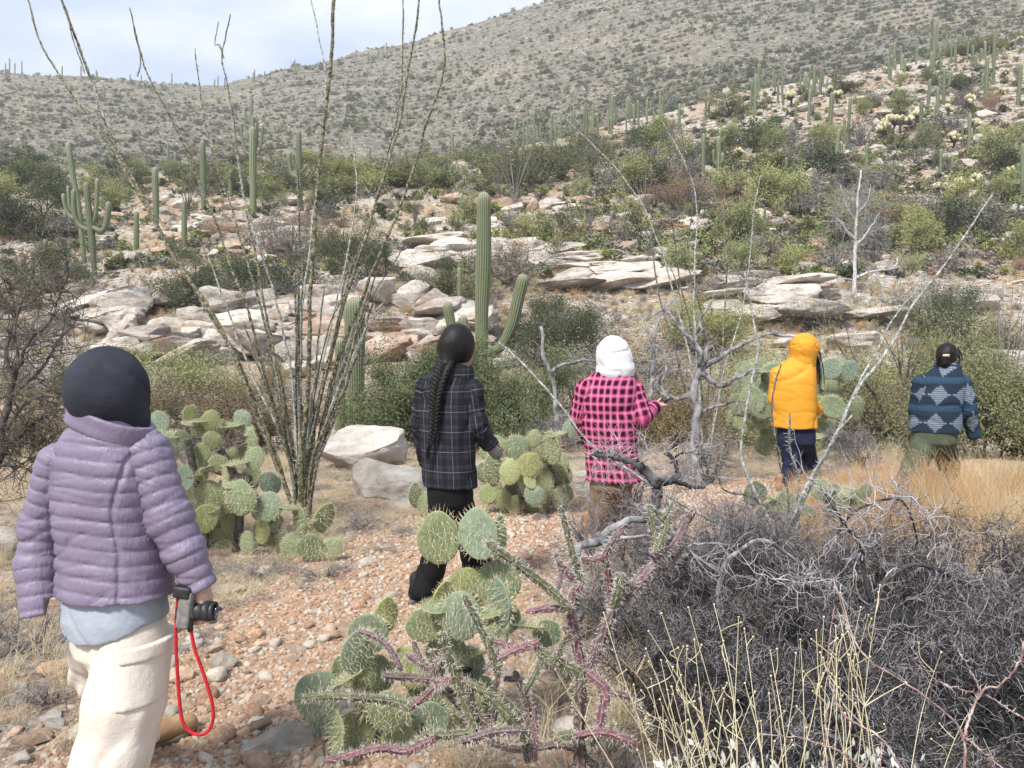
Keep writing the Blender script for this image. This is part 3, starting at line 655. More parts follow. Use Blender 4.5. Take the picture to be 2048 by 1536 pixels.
# ------------------------------------------------------------ saguaros
def sag_mat():
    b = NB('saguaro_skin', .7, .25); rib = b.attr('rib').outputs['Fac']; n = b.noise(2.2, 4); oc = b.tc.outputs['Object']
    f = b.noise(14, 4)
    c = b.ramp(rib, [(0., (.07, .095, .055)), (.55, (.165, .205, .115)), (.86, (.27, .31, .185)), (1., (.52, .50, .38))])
    c = b.mix(b.math('MULTIPLY', n, .55), c, (.27, .29, .15)); c = b.mix(.4, c, b.ramp(f, [(.3, .6), (.6, 1.1)]), 'MULTIPLY')
    c = b.mix(b.ramp(b.attr('tip').outputs['Fac'], [(0, 0.), (1, .55)]), c, (.50, .47, .36))
    c = b.mix(1., c, b.ramp(b.rnd(), [(0, .6), (1, .88)]), 'MULTIPLY')
    b.color(c); return b.m
M_sag = sag_mat()
M_spine = simple('pale_spines', (.62, .55, .36), (.80, .75, .58), 30, .6)
def sag_stem(pts, r, nrib=20, fine=True, seed=0, foot=1.):
    """ribbed column along pts (m,3), radius r, domed tip; waists where growth paused"""
    L_ = np.linalg.norm(np.diff(np.asarray(pts, float), axis=0), axis=1).sum()
    m = int(np.clip(L_/(r*.5), 8, 60 if fine else 14)); C = spline(pts, m); t = np.linspace(0, 1, m); s = t*L_
    q = np.random.default_rng(seed); prof = np.ones(m)*(1+.07*np.sin(s*2.1/max(r*6, .3)+q.uniform(0, 6))+.03*fbm(s/r*.4, seed, 0, 2, seed))
    prof *= .82+.18*np.clip(s/(L_*.3), 0, 1)*foot+.18*(1-foot)
    # dome rings
    k = 7 if fine else 4; th = np.linspace(0, np.pi/2*.97, k)[1:]; T = C[-1]-C[-2]; T /= np.linalg.norm(T)
    C = np.vstack([C]+[C[-1]+T*r*1.25*math.sin(a) for a in th]); prof = np.r_[prof, prof[-1]*np.cos(th)]; m2 = len(C)
    ns = nrib*(4 if fine else 2); ang = np.arange(ns)/ns*2*np.pi
    rib = np.tile([0., .5, 1., .5] if fine else [0., 1.], nrib); rm = 1-(.15 if fine else .13)*(1-rib)
    Tn = np.gradient(C, axis=0); Tn[m:] = T; Tn /= np.linalg.norm(Tn, axis=1, keepdims=True)
    A = np.cross(Tn, [0, 1., .05]); A /= np.linalg.norm(A, axis=1, keepdims=True); B = np.cross(Tn, A)
    R = r*prof[:, None]*rm[None]
    V = C[:, None]+R[..., None]*(A[:, None]*np.cos(ang)[None, :, None]+B[:, None]*np.sin(ang)[None, :, None])
    i, j = np.meshgrid(np.arange(m2-1), np.arange(ns), indexing='ij'); a = i*ns+j; b_ = i*ns+(j+1) % ns
    F = np.stack([a, b_, b_+ns, a+ns], -1).reshape(-1, 4)
    tip = np.clip((np.arange(m2)-(m-3))/5., 0, 1)
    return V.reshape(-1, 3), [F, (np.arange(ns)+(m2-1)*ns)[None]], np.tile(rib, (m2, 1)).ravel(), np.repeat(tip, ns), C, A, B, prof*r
def sag_spines(C, A, B, R, nrib, q, every=1, length=.03):
    P0, P1 = [], []
    ang = (np.arange(nrib)+.5)/nrib*2*np.pi
    for i in range(0, len(C), every):
        for a in ang:
            nrm = A[i]*math.cos(a)+B[i]*math.sin(a); p = C[i]+nrm*R[i]*.98
            for _ in range(3):
                d = nrm+q.normal(0, .6, 3); d /= np.linalg.norm(d); P0.append(p); P1.append(p+d*length*q.uniform(.6, 1.2))
    P0, P1 = np.array(P0), np.array(P1)
    s = np.cross(P1-P0, [0.3, .2, 1]); s /= np.linalg.norm(s, axis=1, keepdims=True)+1e-9
    V = np.stack([P0-s*.0014, P0+s*.0014, P1], 1).reshape(-1, 3); return V, [np.arange(len(V)).reshape(-1, 3)]
def saguaro(stems, d, label, group=None, fine=False, nrib=None, name='saguaro_cactus', base_on_ground=True, seedb=0):
    """stems: [(pixel polyline from base to tip, width px)], the first is the trunk"""
    (pl, w) = stems[0]
    if d is None: d = float(hit(pl[0][0], pl[0][1], 12)[1])
    b = P(pl[0][0], pl[0][1], d); gz = Hs(b[0], d); b = np.array([b[0], d, min(b[2], gz)-.05])
    rt = root(name, label, 'cactus', b, 0, group)
    for k, (pl, w) in enumerate(stems):
        dd = 0 if k == 0 else (.12 if k % 2 else -.12)*d/25
        pts = np.array([P(x, y, d+(dd if i else 0)) for i, (x, y) in enumerate(pl)])
        if k == 0: pts[0] = b
        r = w/2/FPX*d; nr = nrib or (20 if fine else 12)
        if k: nr = max(8, int(nr*.8))
        V, Fs, rib, tip, C, A, B, R = sag_stem(pts-b, r, nr, fine, seedb+k*7+int(pl[0][0]), 1 if k == 0 else .4)
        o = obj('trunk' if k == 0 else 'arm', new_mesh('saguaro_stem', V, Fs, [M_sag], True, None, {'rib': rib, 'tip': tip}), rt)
        if fine:
            V, Fs = sag_spines(C, A, B, R, nr, np.random.default_rng(k), 1, r*.13); obj('spines', new_mesh('spines', V, Fs, [M_spine], False), o)
    return rt
saguaro([([(964, 712), (963, 640), (967, 520), (968, 402)], 29), ([(970, 708), (1000, 694), (1022, 655), (1036, 600), (1045, 562)], 23), ([(950, 706), (918, 690), (904, 655), (896, 616)], 21), ([(955, 704), (938, 690), (930, 668), (926, 641)], 18)], 24.5, 'tallest near saguaro with a curved arm, behind the braided person', None, True, 18)
saguaro([([(711, 880), (711, 760), (709, 618)], 39)], 15.5, 'thick dark green saguaro without arms behind the big ocotillo', None, True, 22)
saguaro([([(680, 860), (680, 770), (680, 688)], 21)], 16, 'thin short saguaro just beside the thick armless one', None, True, 16)
saguaro([([(919, 640), (919, 590), (919, 540)], 9)], 29, 'slim little saguaro between two stems of the tallest near saguaro', None, False, 10)
saguaro([([(168, 502), (158, 420), (145, 345), (137, 292)], 11), ([(160, 440), (140, 432), (130, 410), (127, 392)], 8), ([(155, 432), (140, 415), (136, 375)], 6), ([(146, 345), (136, 335), (132, 322)], 5)], 45, 'tall leaning grey green saguaro just behind the candelabra one')
saguaro([([(189, 540), (184, 480), (178, 425), (173, 372)], 13), ([(185, 462), (160, 452), (149, 425), (147, 385)], 10), ([(186, 455), (205, 462), (214, 440), (217, 410)], 11), ([(184, 450), (192, 420), (195, 362)], 9)], 42, 'candelabra saguaro with upcurved arms on the sandy bank')
LS = [([(273, 500), (273, 428)], 10, 'short plain saguaro right of the candelabra one'), ([(313, 448), (310, 342)], 12, 'plain saguaro with a tiny side bud, second right of the candelabra'), ([(369, 500), (368, 407)], 10, 'plain narrow saguaro near the rusty shrub'),
 ([(408, 422), (405, 289)], 12, 'tall straight saguaro rising against the far hill'), ([(462, 398), (461, 347)], 9, 'small saguaro left of the tall pair behind the ocotillo'), ([(503, 320), (503, 192)], 6, 'thin dark pole like saguaro topmost behind the ocotillo'),
 ([(206, 352), (205, 335)], 6, 'tiny saguaro stub among the brush by the leaning one'), ([(93, 562), (90, 485)], 10, 'short saguaro standing in dark brush on the bank'), ([(46, 600), (43, 522)], 13, 'stout short saguaro on the bank beside the dead twigs'),
 ([(66, 548), (66, 514)], 7, 'little saguaro between the two short ones on the bank'), ([(22, 612), (20, 573)], 8, 'stubby saguaro outermost on the bank'), ([(738, 338), (738, 302)], 7, 'small saguaro in the tree belt beyond the thick ocotillo stem'), ([(570, 376), (570, 347)], 7, 'stub saguaro left of the armed one in the brush'),
 ([(338, 332), (336, 288)], 5, 'thin far saguaro beside two stubs on the ridge foot'), ([(350, 332), (350, 308)], 5, 'stub saguaro beside the thin far one')]
for pl, w, lb in LS: saguaro([(pl, w)], None, lb)
saguaro([([(506, 402), (505, 262)], 14), ([(503, 372), (498, 362), (498, 356)], 6)], 62, 'thick tall saguaro in the middle of the ocotillo fan')
saguaro([([(508, 320), (506, 235)], 6), ([(505, 312), (490, 300), (481, 250)], 5), ([(508, 312), (520, 300), (526, 252)], 5), ([(507, 305), (514, 290), (515, 238)], 4)], 88, 'distant many stemmed saguaro behind the thick tall one')
saguaro([([(600, 402), (597, 268)], 11), ([(597, 355), (584, 348), (580, 330), (578, 310)], 9), ([(599, 345), (608, 340), (612, 332)], 6), ([(600, 362), (610, 360), (614, 350)], 6)], 62, 'saguaro with small bent arms by the dark spiny stem')
saguaro([([(905, 314), (904, 268)], 6), ([(905, 305), (900, 300), (899, 292)], 4), ([(905, 305), (910, 300), (911, 290)], 4)], None, 'little armed saguaro on the ridge left of the crowd')
RS = [ # right hand slope
 ([[(1406, 372), (1407, 272)], [(1406, 332), (1401, 328), (1400, 312)]], 9, 'saguaro with one low arm, left of the paired clump'),
 ([[(1438, 382), (1437, 278)], [(1437, 330), (1429, 324), (1427, 304)], [(1437, 330), (1444, 325), (1445, 310)]], 12, 'stout saguaro with two close arms above the rusty shrub'),
 ([[(1730, 382), (1734, 290)]], 8, 'straight single saguaro beside the round creosote'),
 ([[(1668, 352), (1678, 262)], [(1673, 310), (1682, 306), (1684, 288)]], 9, 'leaning saguaro with a small arm in mid slope'),
 ([[(1694, 298), (1701, 198)], [(1698, 262), (1690, 255), (1689, 240)], [(1698, 262), (1706, 255), (1705, 245)]], 7, 'slim armed saguaro just above the leaning one'),
 ([[(1659, 262), (1664, 190)]], 10, 'thick single saguaro on the stony slope above the wide mesquite'),
 ([[(1628, 195), (1629, 134)]], 7, 'left one of two parallel saguaros on the ridge'), ([[(1640, 195), (1643, 138)]], 7, 'right one of two parallel saguaros on the ridge'),
 ([[(1509, 235), (1512, 152)], [(1509, 200), (1504, 195), (1504, 170)]], 8, 'saguaro with a tight arm below the candelabra on the ridge'),
 ([[(1517, 172), (1517, 130)], [(1517, 165), (1511, 160), (1511, 138)], [(1517, 165), (1524, 160), (1525, 140)], [(1517, 160), (1520, 150), (1520, 130)]], 5, 'candelabra saguaro on the ridge skyline of the slope'),
 ([[(1838, 288), (1844, 205)]], 8, 'plain saguaro left of the golden chollas'), ([[(1856, 215), (1860, 162)]], 8, 'plain short saguaro under the tall armed ridge one'),
 ([[(1868, 138), (1870, 48)], [(1868, 115), (1862, 110), (1862, 75)], [(1868, 120), (1878, 115), (1881, 100)]], 8, 'tall armed saguaro above the dark mesquite of the crest'),
 ([[(1874, 95), (1876, 44)]], 5, 'narrow saguaro close behind the tall armed one'),
 ([[(1893, 110), (1894, 72)], [(1893, 100), (1888, 97), (1888, 80)], [(1893, 100), (1899, 97), (1900, 82)]], 5, 'small trident saguaro beside the tall armed ridge one'),
 ([[(1887, 212), (1889, 140)], [(1887, 175), (1880, 170), (1879, 155)], [(1887, 175), (1898, 170), (1900, 145)]], 8, 'saguaro with spread arms by the crest mesquite'),
 ([[(1874, 248), (1876, 178)]], 8, 'plain saguaro just below the spread armed one'),
 ([[(1970, 215), (1975, 118)], [(1972, 175), (1966, 170), (1966, 150)]], 9, 'tall saguaro with one arm near the rusty patch'),
 ([[(1987, 170), (1989, 62)], [(1988, 120), (1994, 115), (1995, 98)]], 7, 'highest saguaro on the crest with a small arm'),
 ([[(1943, 188), (1945, 146)]], 5, 'short narrow saguaro between the crest saguaros'),
 ([[(2036, 215), (2041, 132)]], 9, 'plain saguaro last in the row below the crest'), ([[(1937, 302), (1940, 232)]], 8, 'straight saguaro rising beside the golden chollas'),
 ([[(1924, 298), (1925, 252)]], 6, 'short dark saguaro behind the straight one by the chollas'),
 ([[(2044, 402), (2046, 292)], [(2044, 350), (2038, 345), (2038, 330)]], 10, 'saguaro cut by the edge of the view on the stony slope'),
 ([[(1788, 138), (1789, 87)]], 6, 'lone thin saguaro against the far mountain'), ([[(1588, 425), (1590, 382)]], 6, 'lone stub saguaro beside a dark bare shrub'),
 ([[(1570, 362), (1573, 318)]], 7, 'short saguaro below the palo verde on the slope'), ([[(1636, 436), (1637, 392)]], 7, 'short greyish saguaro above the brown upright boulder'),
 ([[(1434, 487), (1434, 437)]], 7, 'short saguaro at the rim of the white slabs'), ([[(1529, 450), (1530, 418)]], 6, 'small saguaro between boulders above the wash'),
 ([[(1904, 352), (1905, 312)]], 7, 'right twin of two short dark saguaros'), ([[(1881, 352), (1882, 302)]], 7, 'left twin of two short dark saguaros'),
 ([[(1316, 346), (1317, 294)]], 6, 'thin saguaro among olive shrubs under the ridge crowd'), ([[(1591, 245), (1593, 202)]], 6, 'dark short saguaro between shrubs on the ridge'),
 ([[(1356, 266), (1359, 210)]], 6, 'thin saguaro on the shoulder of the ridge'), ([[(1353, 212), (1352, 172)]], 4, 'very thin saguaro at the top of the ridge shoulder'),
 ([[(1402, 195), (1402, 165)], [(1402, 188), (1394, 184), (1393, 172)], [(1402, 188), (1410, 184), (1411, 172)]], 5, 'small cup shaped saguaro on the ridge shoulder'),
 ([[(1545, 176), (1548, 140)]], 5, 'short thin saguaro right of the ridge candelabra'), ([[(1565, 168), (1565, 112)]], 5, 'tall thin saguaro right of the ridge candelabra'), ([[(1467, 178), (1468, 124)]], 5, 'thin saguaro left of the ridge candelabra'), ([[(1438, 172), (1439, 128)]], 4, 'needle thin saguaro on the ridge, palest one'),
 ([[(1499, 232), (1505, 180)]], 5, 'thin leaning saguaro touching the tight armed one'), ([[(1617, 245), (1620, 182)]], 7, 'saguaro under the two parallel ones')]
for st, w, lb in RS:
    saguaro([(p, w*.85 if k == 0 else w*.62) for k, p in enumerate(st)], None, lb, nrib=8)
q2 = random.Random(77)
for k in range(92):
    x = q2.uniform(1025, 1330) if k < 40 else q2.uniform(1330, 1990); y = 285-(x-1030)*.16+q2.uniform(-14, 26) if k < 40 else 232-(x-1330)*.2+q2.uniform(-5, 30); hh = q2.uniform(22, 76) if k < 40 else q2.uniform(18, 50); w = q2.uniform(3.2, 5.2)
    st = [([(x, y), (x+q2.uniform(-3, 3), y-hh)], w)]
    if q2.random() < .3: s_ = q2.choice((-1, 1)); st.append(([(x, y-hh*.4), (x+s_*7, y-hh*.48), (x+s_*8, y-hh*.75)], w*.7))
    saguaro(st, None, 'slender saguaro in the crowd standing on the ridge left of the stony slope' if k < 40 else 'thin far saguaro along the upper ridge of the stony slope', 'crowd of saguaros on the ridge' if k < 40 else 'far saguaros along the upper ridge', nrib=7)
for k in range(26):
    x = q2.uniform(0, 1120); y = np.interp(x, [0, 250, 420, 500, 800, 1050, 1130], [128, 147, 166, 150, 94, 28, 4])+q2.uniform(2, 14)
    saguaro([([(x, y), (x+.5, y-q2.uniform(9, 20))], 2.4)], 415, 'tiny saguaro on the far skyline', 'saguaros on the far skyline', nrib=5)
# golden chollas on the stony slope
M_gold = simple('golden_cholla', (.40, .36, .20), (.70, .65, .42), 6, .8, rand=.15); M_cdark = simple('cholla_trunk', (.035, .03, .025), (.09, .075, .06), 9, .9)
def cholla_far_mesh(seed):
    q = np.random.default_rng(seed); polys = [(spline([(0, 0, 0), (q.normal(0, .03), q.normal(0, .03), .35), (q.normal(0, .05), 0, .6)], 5), np.full(5, .07))]; pt = []
    for k in range(15):
        a = q.uniform(0, 6.28); e = q.uniform(.1, 1.4); p = np.array([math.cos(a)*math.cos(e)*.36, math.sin(a)*math.cos(e)*.36, .5+.45*math.sin(e)])
        pt.append(p); polys.append((spline([(0, 0, .45), p*.6+[0, 0, .15], p], 4), np.full(4, .045)))
    V1, F1 = tubes(polys, 5); Vi, Fi = ico(1)
    V2, F2 = place(Vi*(1+.25*fbm(Vi[:, 0]*3, Vi[:, 1]*3, Vi[:, 2]*3, 2, seed))[:, None], Fi, np.array(pt), q.uniform(0, 6, 15), q.uniform(.08, .13, (15, 3))*[1, 1, 1.3])
    dq = q.normal(size=(500, 3)); dq /= np.linalg.norm(dq, axis=1, keepdims=True); pi = np.array(pt)[q.integers(0, 15, 500)]+dq*.09
    lf = leaf_quads(pi, dq, .07, .012, q, .3)
    V, Fs = join([(V1, F1), (V2, [F2]), lf])
    mi = np.concatenate([np.zeros(len(F1[0])), np.ones(len(lf[1][0]))]); quads_first = Fs[0].shape[1] == 4
    mi = np.concatenate([mi, np.ones(len(F2))]) if quads_first else np.concatenate([np.ones(len(F2)), mi])
    return new_mesh('golden_cholla', V, Fs, [M_cdark, M_gold], False, mi)
CH = [cholla_far_mesh(i) for i in range(4)]
for k, (x, y, h) in enumerate([(1785, 280, 46), (1768, 285, 38), (1800, 268, 34), (1778, 262, 30), (1830, 262, 36), (1818, 265, 30), (1836, 248, 30), (1905, 300, 34), (1938, 228, 34), (1948, 270, 30), (1583, 215, 32), (1675, 208, 26), (1660, 195, 20), (1477, 326, 28), (1998, 205, 26), (2010, 160, 20), (1896, 236, 24), (1765, 280, 26), (1609, 372, 24), (1905, 402, 32), (1950, 388, 36), (1918, 392, 34), (1876, 395, 28), (2020, 362, 28), (2024, 100, 18), (2040, 92, 18)]):
    b = hit(x, y, 30); s = h/FPX*b[1]/.98
    o = obj('cholla_cactus', CH[k % 4], None, b, (0, 0, k), s); tag(o, 'golden crowned cholla with a dark trunk on the stony slope', 'cactus', 'golden chollas on the stony slope')
# ------------------------------------------------------------ prickly pears
def pad_mat(name, a, b_, edge):
    b = NB(name, .6, .3); ar = b.attr('areole').outputs['Fac']; n = b.noise(5, 5); rnd = b.rnd()
    c = b.mix(b.ramp(n, [(.3, 0.), (.7, 1.)]), a, b_); c = b.mix(b.math('MULTIPLY', b.attr('rim').outputs['Fac'], .3), c, edge)
    c = b.mix(b.math('MULTIPLY', b.ramp(b.noise(11, 3), [(.58, 0.), (.66, 1.)]), .6), c, (.42, .36, .22))
    c = b.mix(1., c, b.ramp(rnd, [(0, (.78, .84, .9)), (1, (1.16, 1.1, 1.))]), 'MULTIPLY')
    b.color(c); b.bump(b.noise(60, 3), .0015); return b.m
M_pad = [pad_mat('pad_green', (.17, .215, .115), (.27, .32, .185), (.42, .40, .18)), pad_mat('pad_bluegreen', (.15, .21, .155), (.24, .31, .235), (.34, .36, .20)), pad_mat('pad_yellowgreen', (.25, .30, .12), (.40, .43, .20), (.50, .45, .18))]
M_needle = simple('cream_needles', (.66, .57, .33), (.88, .82, .62), 40, .5); M_areole = simple('areoles', (.05, .035, .02), (.12, .08, .04), 20, .9)
PADS = {}
def pad_mesh(i, m):
    if (i, m) in PADS: return PADS[(i, m)]
    q = np.random.default_rng(800+i); V, F = ico(4); V = V.copy(); x, y, z = V.T     # x width, y thickness, z height
    w = (1-.20*np.clip(-z, 0, 1)**1.2-.05*z); X = x*w*(1+.14*fbm(x*1.3, z*1.3, i, 2, i)); Z = z*(1+.09*fbm(x*1.5, z, i+5, 2, i))
    rr = np.clip(np.sqrt(x*x+z*z), 0, 1); Y = np.sign(y)*(np.abs(y)**.75)*.115
    bend = .10*q.uniform(-1, 1)*x*x+.10*q.uniform(-1, 1)*z*z+.05*fbm(x*1.2, z*1.2, 3, 2, i+7); Y = Y+bend
    # bumps where the areoles sit
    ars = []
    st = .235
    for r_i in range(-5, 6):
        for c_i in range(-5, 6):
            ax = (c_i+.5*(r_i % 2))*st*1.05; az = r_i*st*.86; ax += q.normal(0, .014); az += q.normal(0, .014)
            if ax*ax+az*az < .86: ars.append((ax, az))
    ars = np.array(ars); d2 = ((X[:, None]-ars[None, :, 0])**2+(Z[:, None]-ars[None, :, 1])**2); bp = np.exp(-d2.min(1)/.0035); Y = Y+np.sign(y)*.012*bp
    me = new_mesh('pad', np.stack([X, Y, Z], -1), [F], [M_pad[m]], True, None, {'areole': bp, 'rim': np.clip((rr-.86)/.14, 0, 1)**2})
    # spines: two or three per areole on both faces plus the rim
    P0, D = [], []
    for ax, az in ars:
        for s in (-1, 1):
            t = max(0, 1-ax*ax-az*az)**.375*.115; p = np.array([ax*(1-.2*max(-az, 0)), s*t+.0, az])
            for _ in range(q.integers(1, 3)):
                dn = np.array([q.normal(0, .45), s*.8, q.normal(-.35, .4)]); dn /= np.linalg.norm(dn); P0.append(p); D.append(dn*q.uniform(.22, .46))
            P0.append(p); D.append(None)
    for a in np.linspace(-.9, np.pi+.9, 30):
        p = np.array([math.cos(a)*.98, 0, math.sin(a)*.98]); p[0] *= (1-.2*max(-p[2], 0))
        for _ in range(3):
            dn = np.array([math.cos(a), q.normal(0, .5), math.sin(a)])+q.normal(0, .35, 3); dn /= np.linalg.norm(dn); P0.append(p); D.append(dn*q.uniform(.14, .34))
    A = [(p, d) for p, d in zip(P0, D) if d is not None]; p0 = np.array([a for a, _ in A]); p1 = p0+np.array([d for _, d in A])
    p0[:, 1] += .10*0; rd = np.tile([[.0115, .0025]], (len(A), 1))
    V1, F1 = tubes([(np.stack([a, b]), r) for a, b, r in zip(p0, p1, rd)], 3)
    dots = np.array([p for p, d in zip(P0, D) if d is None]); Vi, Fi = ico(1)
    V2, F2 = place(Vi, Fi, dots, np.zeros(len(dots)), np.full((len(dots), 3), .017)*[1, .8, 1])
    V, Fs = join([(V1, F1), (V2, [F2])]); n1, n2 = len(F1[0]), len(F2)
    sp = new_mesh('spines', V, Fs, [M_needle, M_areole], False, np.r_[np.zeros(n1), np.ones(n2)])
    PADS[(i, m)] = (me, sp); return me, sp
def pear(name, label, pads, d, group=None, dj=.10, seed=0, wood=None):
    """pads: (px, py, w, h, tilt_deg, yaw_deg, material[, depth offset]) in photo pixels"""
    q = random.Random(seed); cx = sum(p[0] for p in pads)/len(pads); bx = (cx-1024)/FPX*d
    rt = root('prickly_pear', label, 'cactus', (bx, d, Hs(bx, d)), 0, group); b = np.array(rt.location)
    for k, pd in enumerate(pads):
        px, py, w, h, tl, yw, m = pd[:7]; dd = pd[7] if len(pd) > 7 else q.uniform(-dj, dj)
        c = P(px, py, d+dd); hh = h/2/FPX*d
        real = max(w, h*.80)/2/FPX*d                      # true half width; narrow ones are turned
        turn = yw if w > h*.72 else math.degrees(math.acos(max(.2, min(1, w/(h*.80)))))*(1 if q.random() < .5 else -1)
        me, sp = pad_mesh(q.randrange(6), m)
        sc = (real, hh*.95, hh)
        o = obj('pad', me, rt, c-b, None, sc); o.rotation_euler = (math.radians(q.uniform(-14, 14)), math.radians(tl), math.radians(turn)); o.rotation_mode = 'XYZ'
        s = obj('spines', sp, o)
    if wood:
        me = new_mesh('stem', *tubes([(spline([P(x, y, d+.12)-b for x, y in wd], 8), np.linspace(.036, .028, 8)) for wd in wood], 8), [M_bark]); obj('woody_stem', me, rt)
    return rt
G_, Bl, Ye = 0, 1, 2
pear('fg', 'big near prickly pear with two round pads on top, beside the purple cholla', [
 (877,1079,84,112,-4,10,G_,.02),(952,1068,80,106,-8,-8,Bl,-.02),(1000,1068,30,100,-6,0,G_,.06),(923,1163,70,74,8,12,Ye,.1),(877,1190,36,76,-8,0,Ye,.06),(996,1168,96,102,8,5,G_,.08),(1002,1205,46,104,14,0,Bl,-.08),
 (921,1233,90,104,4,-5,Bl,-.1),(844,1268,84,76,-6,8,G_,0),(739,1266,84,90,-8,0,Bl,0),(772,1230,44,80,-10,0,Ye,.1),(716,1306,56,96,-12,10,Bl,-.04),(636,1389,104,92,-62,0,Bl,-.05),(706,1387,50,112,4,0,G_,.02),(669,1462,48,92,-22,0,G_,-.05),
 (893,1318,92,92,6,0,G_,.05),(814,1350,82,104,-4,-10,Ye,.04),(770,1420,86,98,-16,5,G_,-.03),(990,1276,56,64,10,0,G_,.12),(1030,1222,46,62,18,0,G_,.14),(1093,1266,64,68,30,8,G_,.2),(930,1398,84,92,6,0,G_,.12),(862,1436,84,92,-5,0,Bl,.1),(1000,1430,76,80,10,0,G_,.2),(800,1485,80,80,8,0,G_,.08),(905,1500,80,84,4,0,G_,.12),(690,1340,70,80,-20,0,G_,.14),(745,1345,84,92,6,0,G_,.12),(650,1440,70,80,-10,0,Bl,.14),(715,1460,84,92,12,0,G_,.1),(855,1370,88,96,-8,0,G_,.14),(935,1330,80,88,14,0,Bl,.16),(960,1390,80,88,20,0,G_,.16),(820,1425,88,92,2,0,G_,.16),(760,1490,84,86,-6,0,Bl,.14),(985,1480,80,86,10,0,G_,.16),(905,1440,84,90,-12,0,G_,.18),(960,1230,70,84,10,0,G_,.16)], 2.85, seed=1,
 wood=[[(850, 1560), (850, 1480), (840, 1400)], [(930, 1560), (940, 1440), (930, 1340)]])
LP_ = [(319,845,42,48,-8,20,Bl),(379,830,20,42,5,0,Ye),(396,857,18,38,10,0,G_),(422,841,30,42,2,0,Ye),(427,874,40,40,4,0,G_),(443,852,14,28,12,0,Ye),(485,838,40,36,50,0,Bl),(341,902,24,52,12,0,G_),(366,958,50,52,-6,0,Bl),(405,950,26,30,0,0,G_),(420,990,62,58,4,10,G_),
 (451,953,20,38,4,0,Ye),(475,912,42,40,10,0,G_),(509,917,36,48,12,0,G_),(503,881,32,46,0,0,G_),(439,920,36,34,-30,0,G_),(481,996,66,70,4,-12,G_,-.25),(541,966,46,54,-6,0,Bl),(536,1013,56,58,10,0,Bl,-.2),(439,1023,28,44,4,0,G_),(411,1036,42,60,6,0,Ye),(523,1062,40,56,-4,0,Ye),(557,1072,40,56,4,0,G_),
 (494,1086,34,48,6,0,G_),(582,1093,42,52,0,0,G_),(602,1042,40,70,24,0,G_,-.15),(648,1036,30,62,16,0,G_,-.1),(625,1095,58,60,4,0,G_,-.2),(673,1094,38,42,40,0,G_,-.15),(378,1030,48,56,0,0,G_,.15),(392,1070,48,54,0,0,G_,.2),(440,1080,50,52,0,0,G_,.2),(466,1050,46,52,0,0,G_,.15),(350,1000,40,52,-10,0,G_,.2),(400,905,40,44,10,0,G_,.2),(365,880,34,44,-5,0,G_,.15),(505,950,40,44,0,0,G_,.15),(600,1120,44,44,0,0,G_,.1),(430,1110,46,48,0,0,G_,.15)]
q3 = random.Random(31); LP_ += [(q3.uniform(345, 560), q3.uniform(930, 1120), q3.uniform(38, 54), q3.uniform(42, 60), q3.uniform(-30, 30), q3.uniform(-30, 30), q3.choice([0, 0, 2, 1]), .22) for _ in range(26)]
pear('left', 'wide yellow green prickly pear between the purple jacket and the big ocotillo', LP_, 5.7, dj=.25, seed=2, wood=[[(400, 1140), (410, 1040), (385, 930), (375, 880)], [(470, 1130), (480, 1020), (470, 950), (440, 900)], [(500, 960), (460, 950), (410, 930)], [(600, 1150), (610, 1100), (620, 1080)]])
MP_ = [(1000,887,40,44,-8,0,G_),(1038,889,52,50,60,0,G_,-.1),(1024,937,38,52,6,0,Ye,-.15),(1063,933,48,54,20,0,Ye,-.2),(986,940,34,64,2,0,G_,-.15),(965,945,28,40,-8,0,G_),(969,985,38,40,-8,0,Ye),(1079,873,30,36,10,0,G_),(1115,892,36,68,4,0,G_),(1090,910,32,44,8,0,G_),(1069,992,44,40,50,0,Bl,-.2),(1042,966,26,40,0,0,G_),(1031,1012,34,44,4,0,G_,.1),(1112,950,42,52,4,0,G_),
 (1142,858,32,40,10,0,Bl),(1090,960,40,46,0,0,G_,.1),(1005,1000,38,42,0,0,G_,.1),(1100,1000,42,46,0,0,G_,.1),(975,905,30,40,-10,0,G_,.1),(1128,990,40,44,12,0,G_,.1),(1060,1020,38,40,0,0,G_,.15)]
MP_ += [(q3.uniform(975, 1135), q3.uniform(900, 1020), q3.uniform(34, 46), q3.uniform(38, 54), q3.uniform(-30, 30), q3.uniform(-30, 30), q3.choice([0, 0, 1]), .22) for _ in range(18)]
pear('mid', 'prickly pear with bright yellow pads just past the braided person', MP_, 6.9, dj=.2, seed=3, wood=[[(1040, 1030), (1040, 980), (1010, 930)], [(1100, 1030), (1105, 960), (1095, 900)]])
pear('small', 'small prickly pear of a few pads behind the black trousers', [(822,990,22,52,-14,0,G_),(853,1010,44,42,24,0,G_),(872,985,30,34,10,0,G_)], 7.0, dj=.05, seed=4)
q3 = random.Random(9)
far = [(q3.gauss(1512, 24), q3.uniform(725, 845), q3.uniform(34, 48), q3.uniform(40, 54), q3.uniform(-50, 50), q3.uniform(-30, 30), q3.choice([0, 1, 0])) for _ in range(24)]+[(q3.gauss(1668, 24), q3.uniform(735, 825), q3.uniform(34, 48), q3.uniform(40, 54), q3.uniform(-60, 60), q3.uniform(-30, 30), q3.choice([0, 0, 1])) for _ in range(18)]+[(q3.uniform(1530, 1680), q3.uniform(790, 900), 42, 48, q3.uniform(-40, 40), 0, 0) for _ in range(12)]
pear('behind', 'large green prickly pear standing behind the yellow jacket', far, 10.2, dj=.5, seed=5)
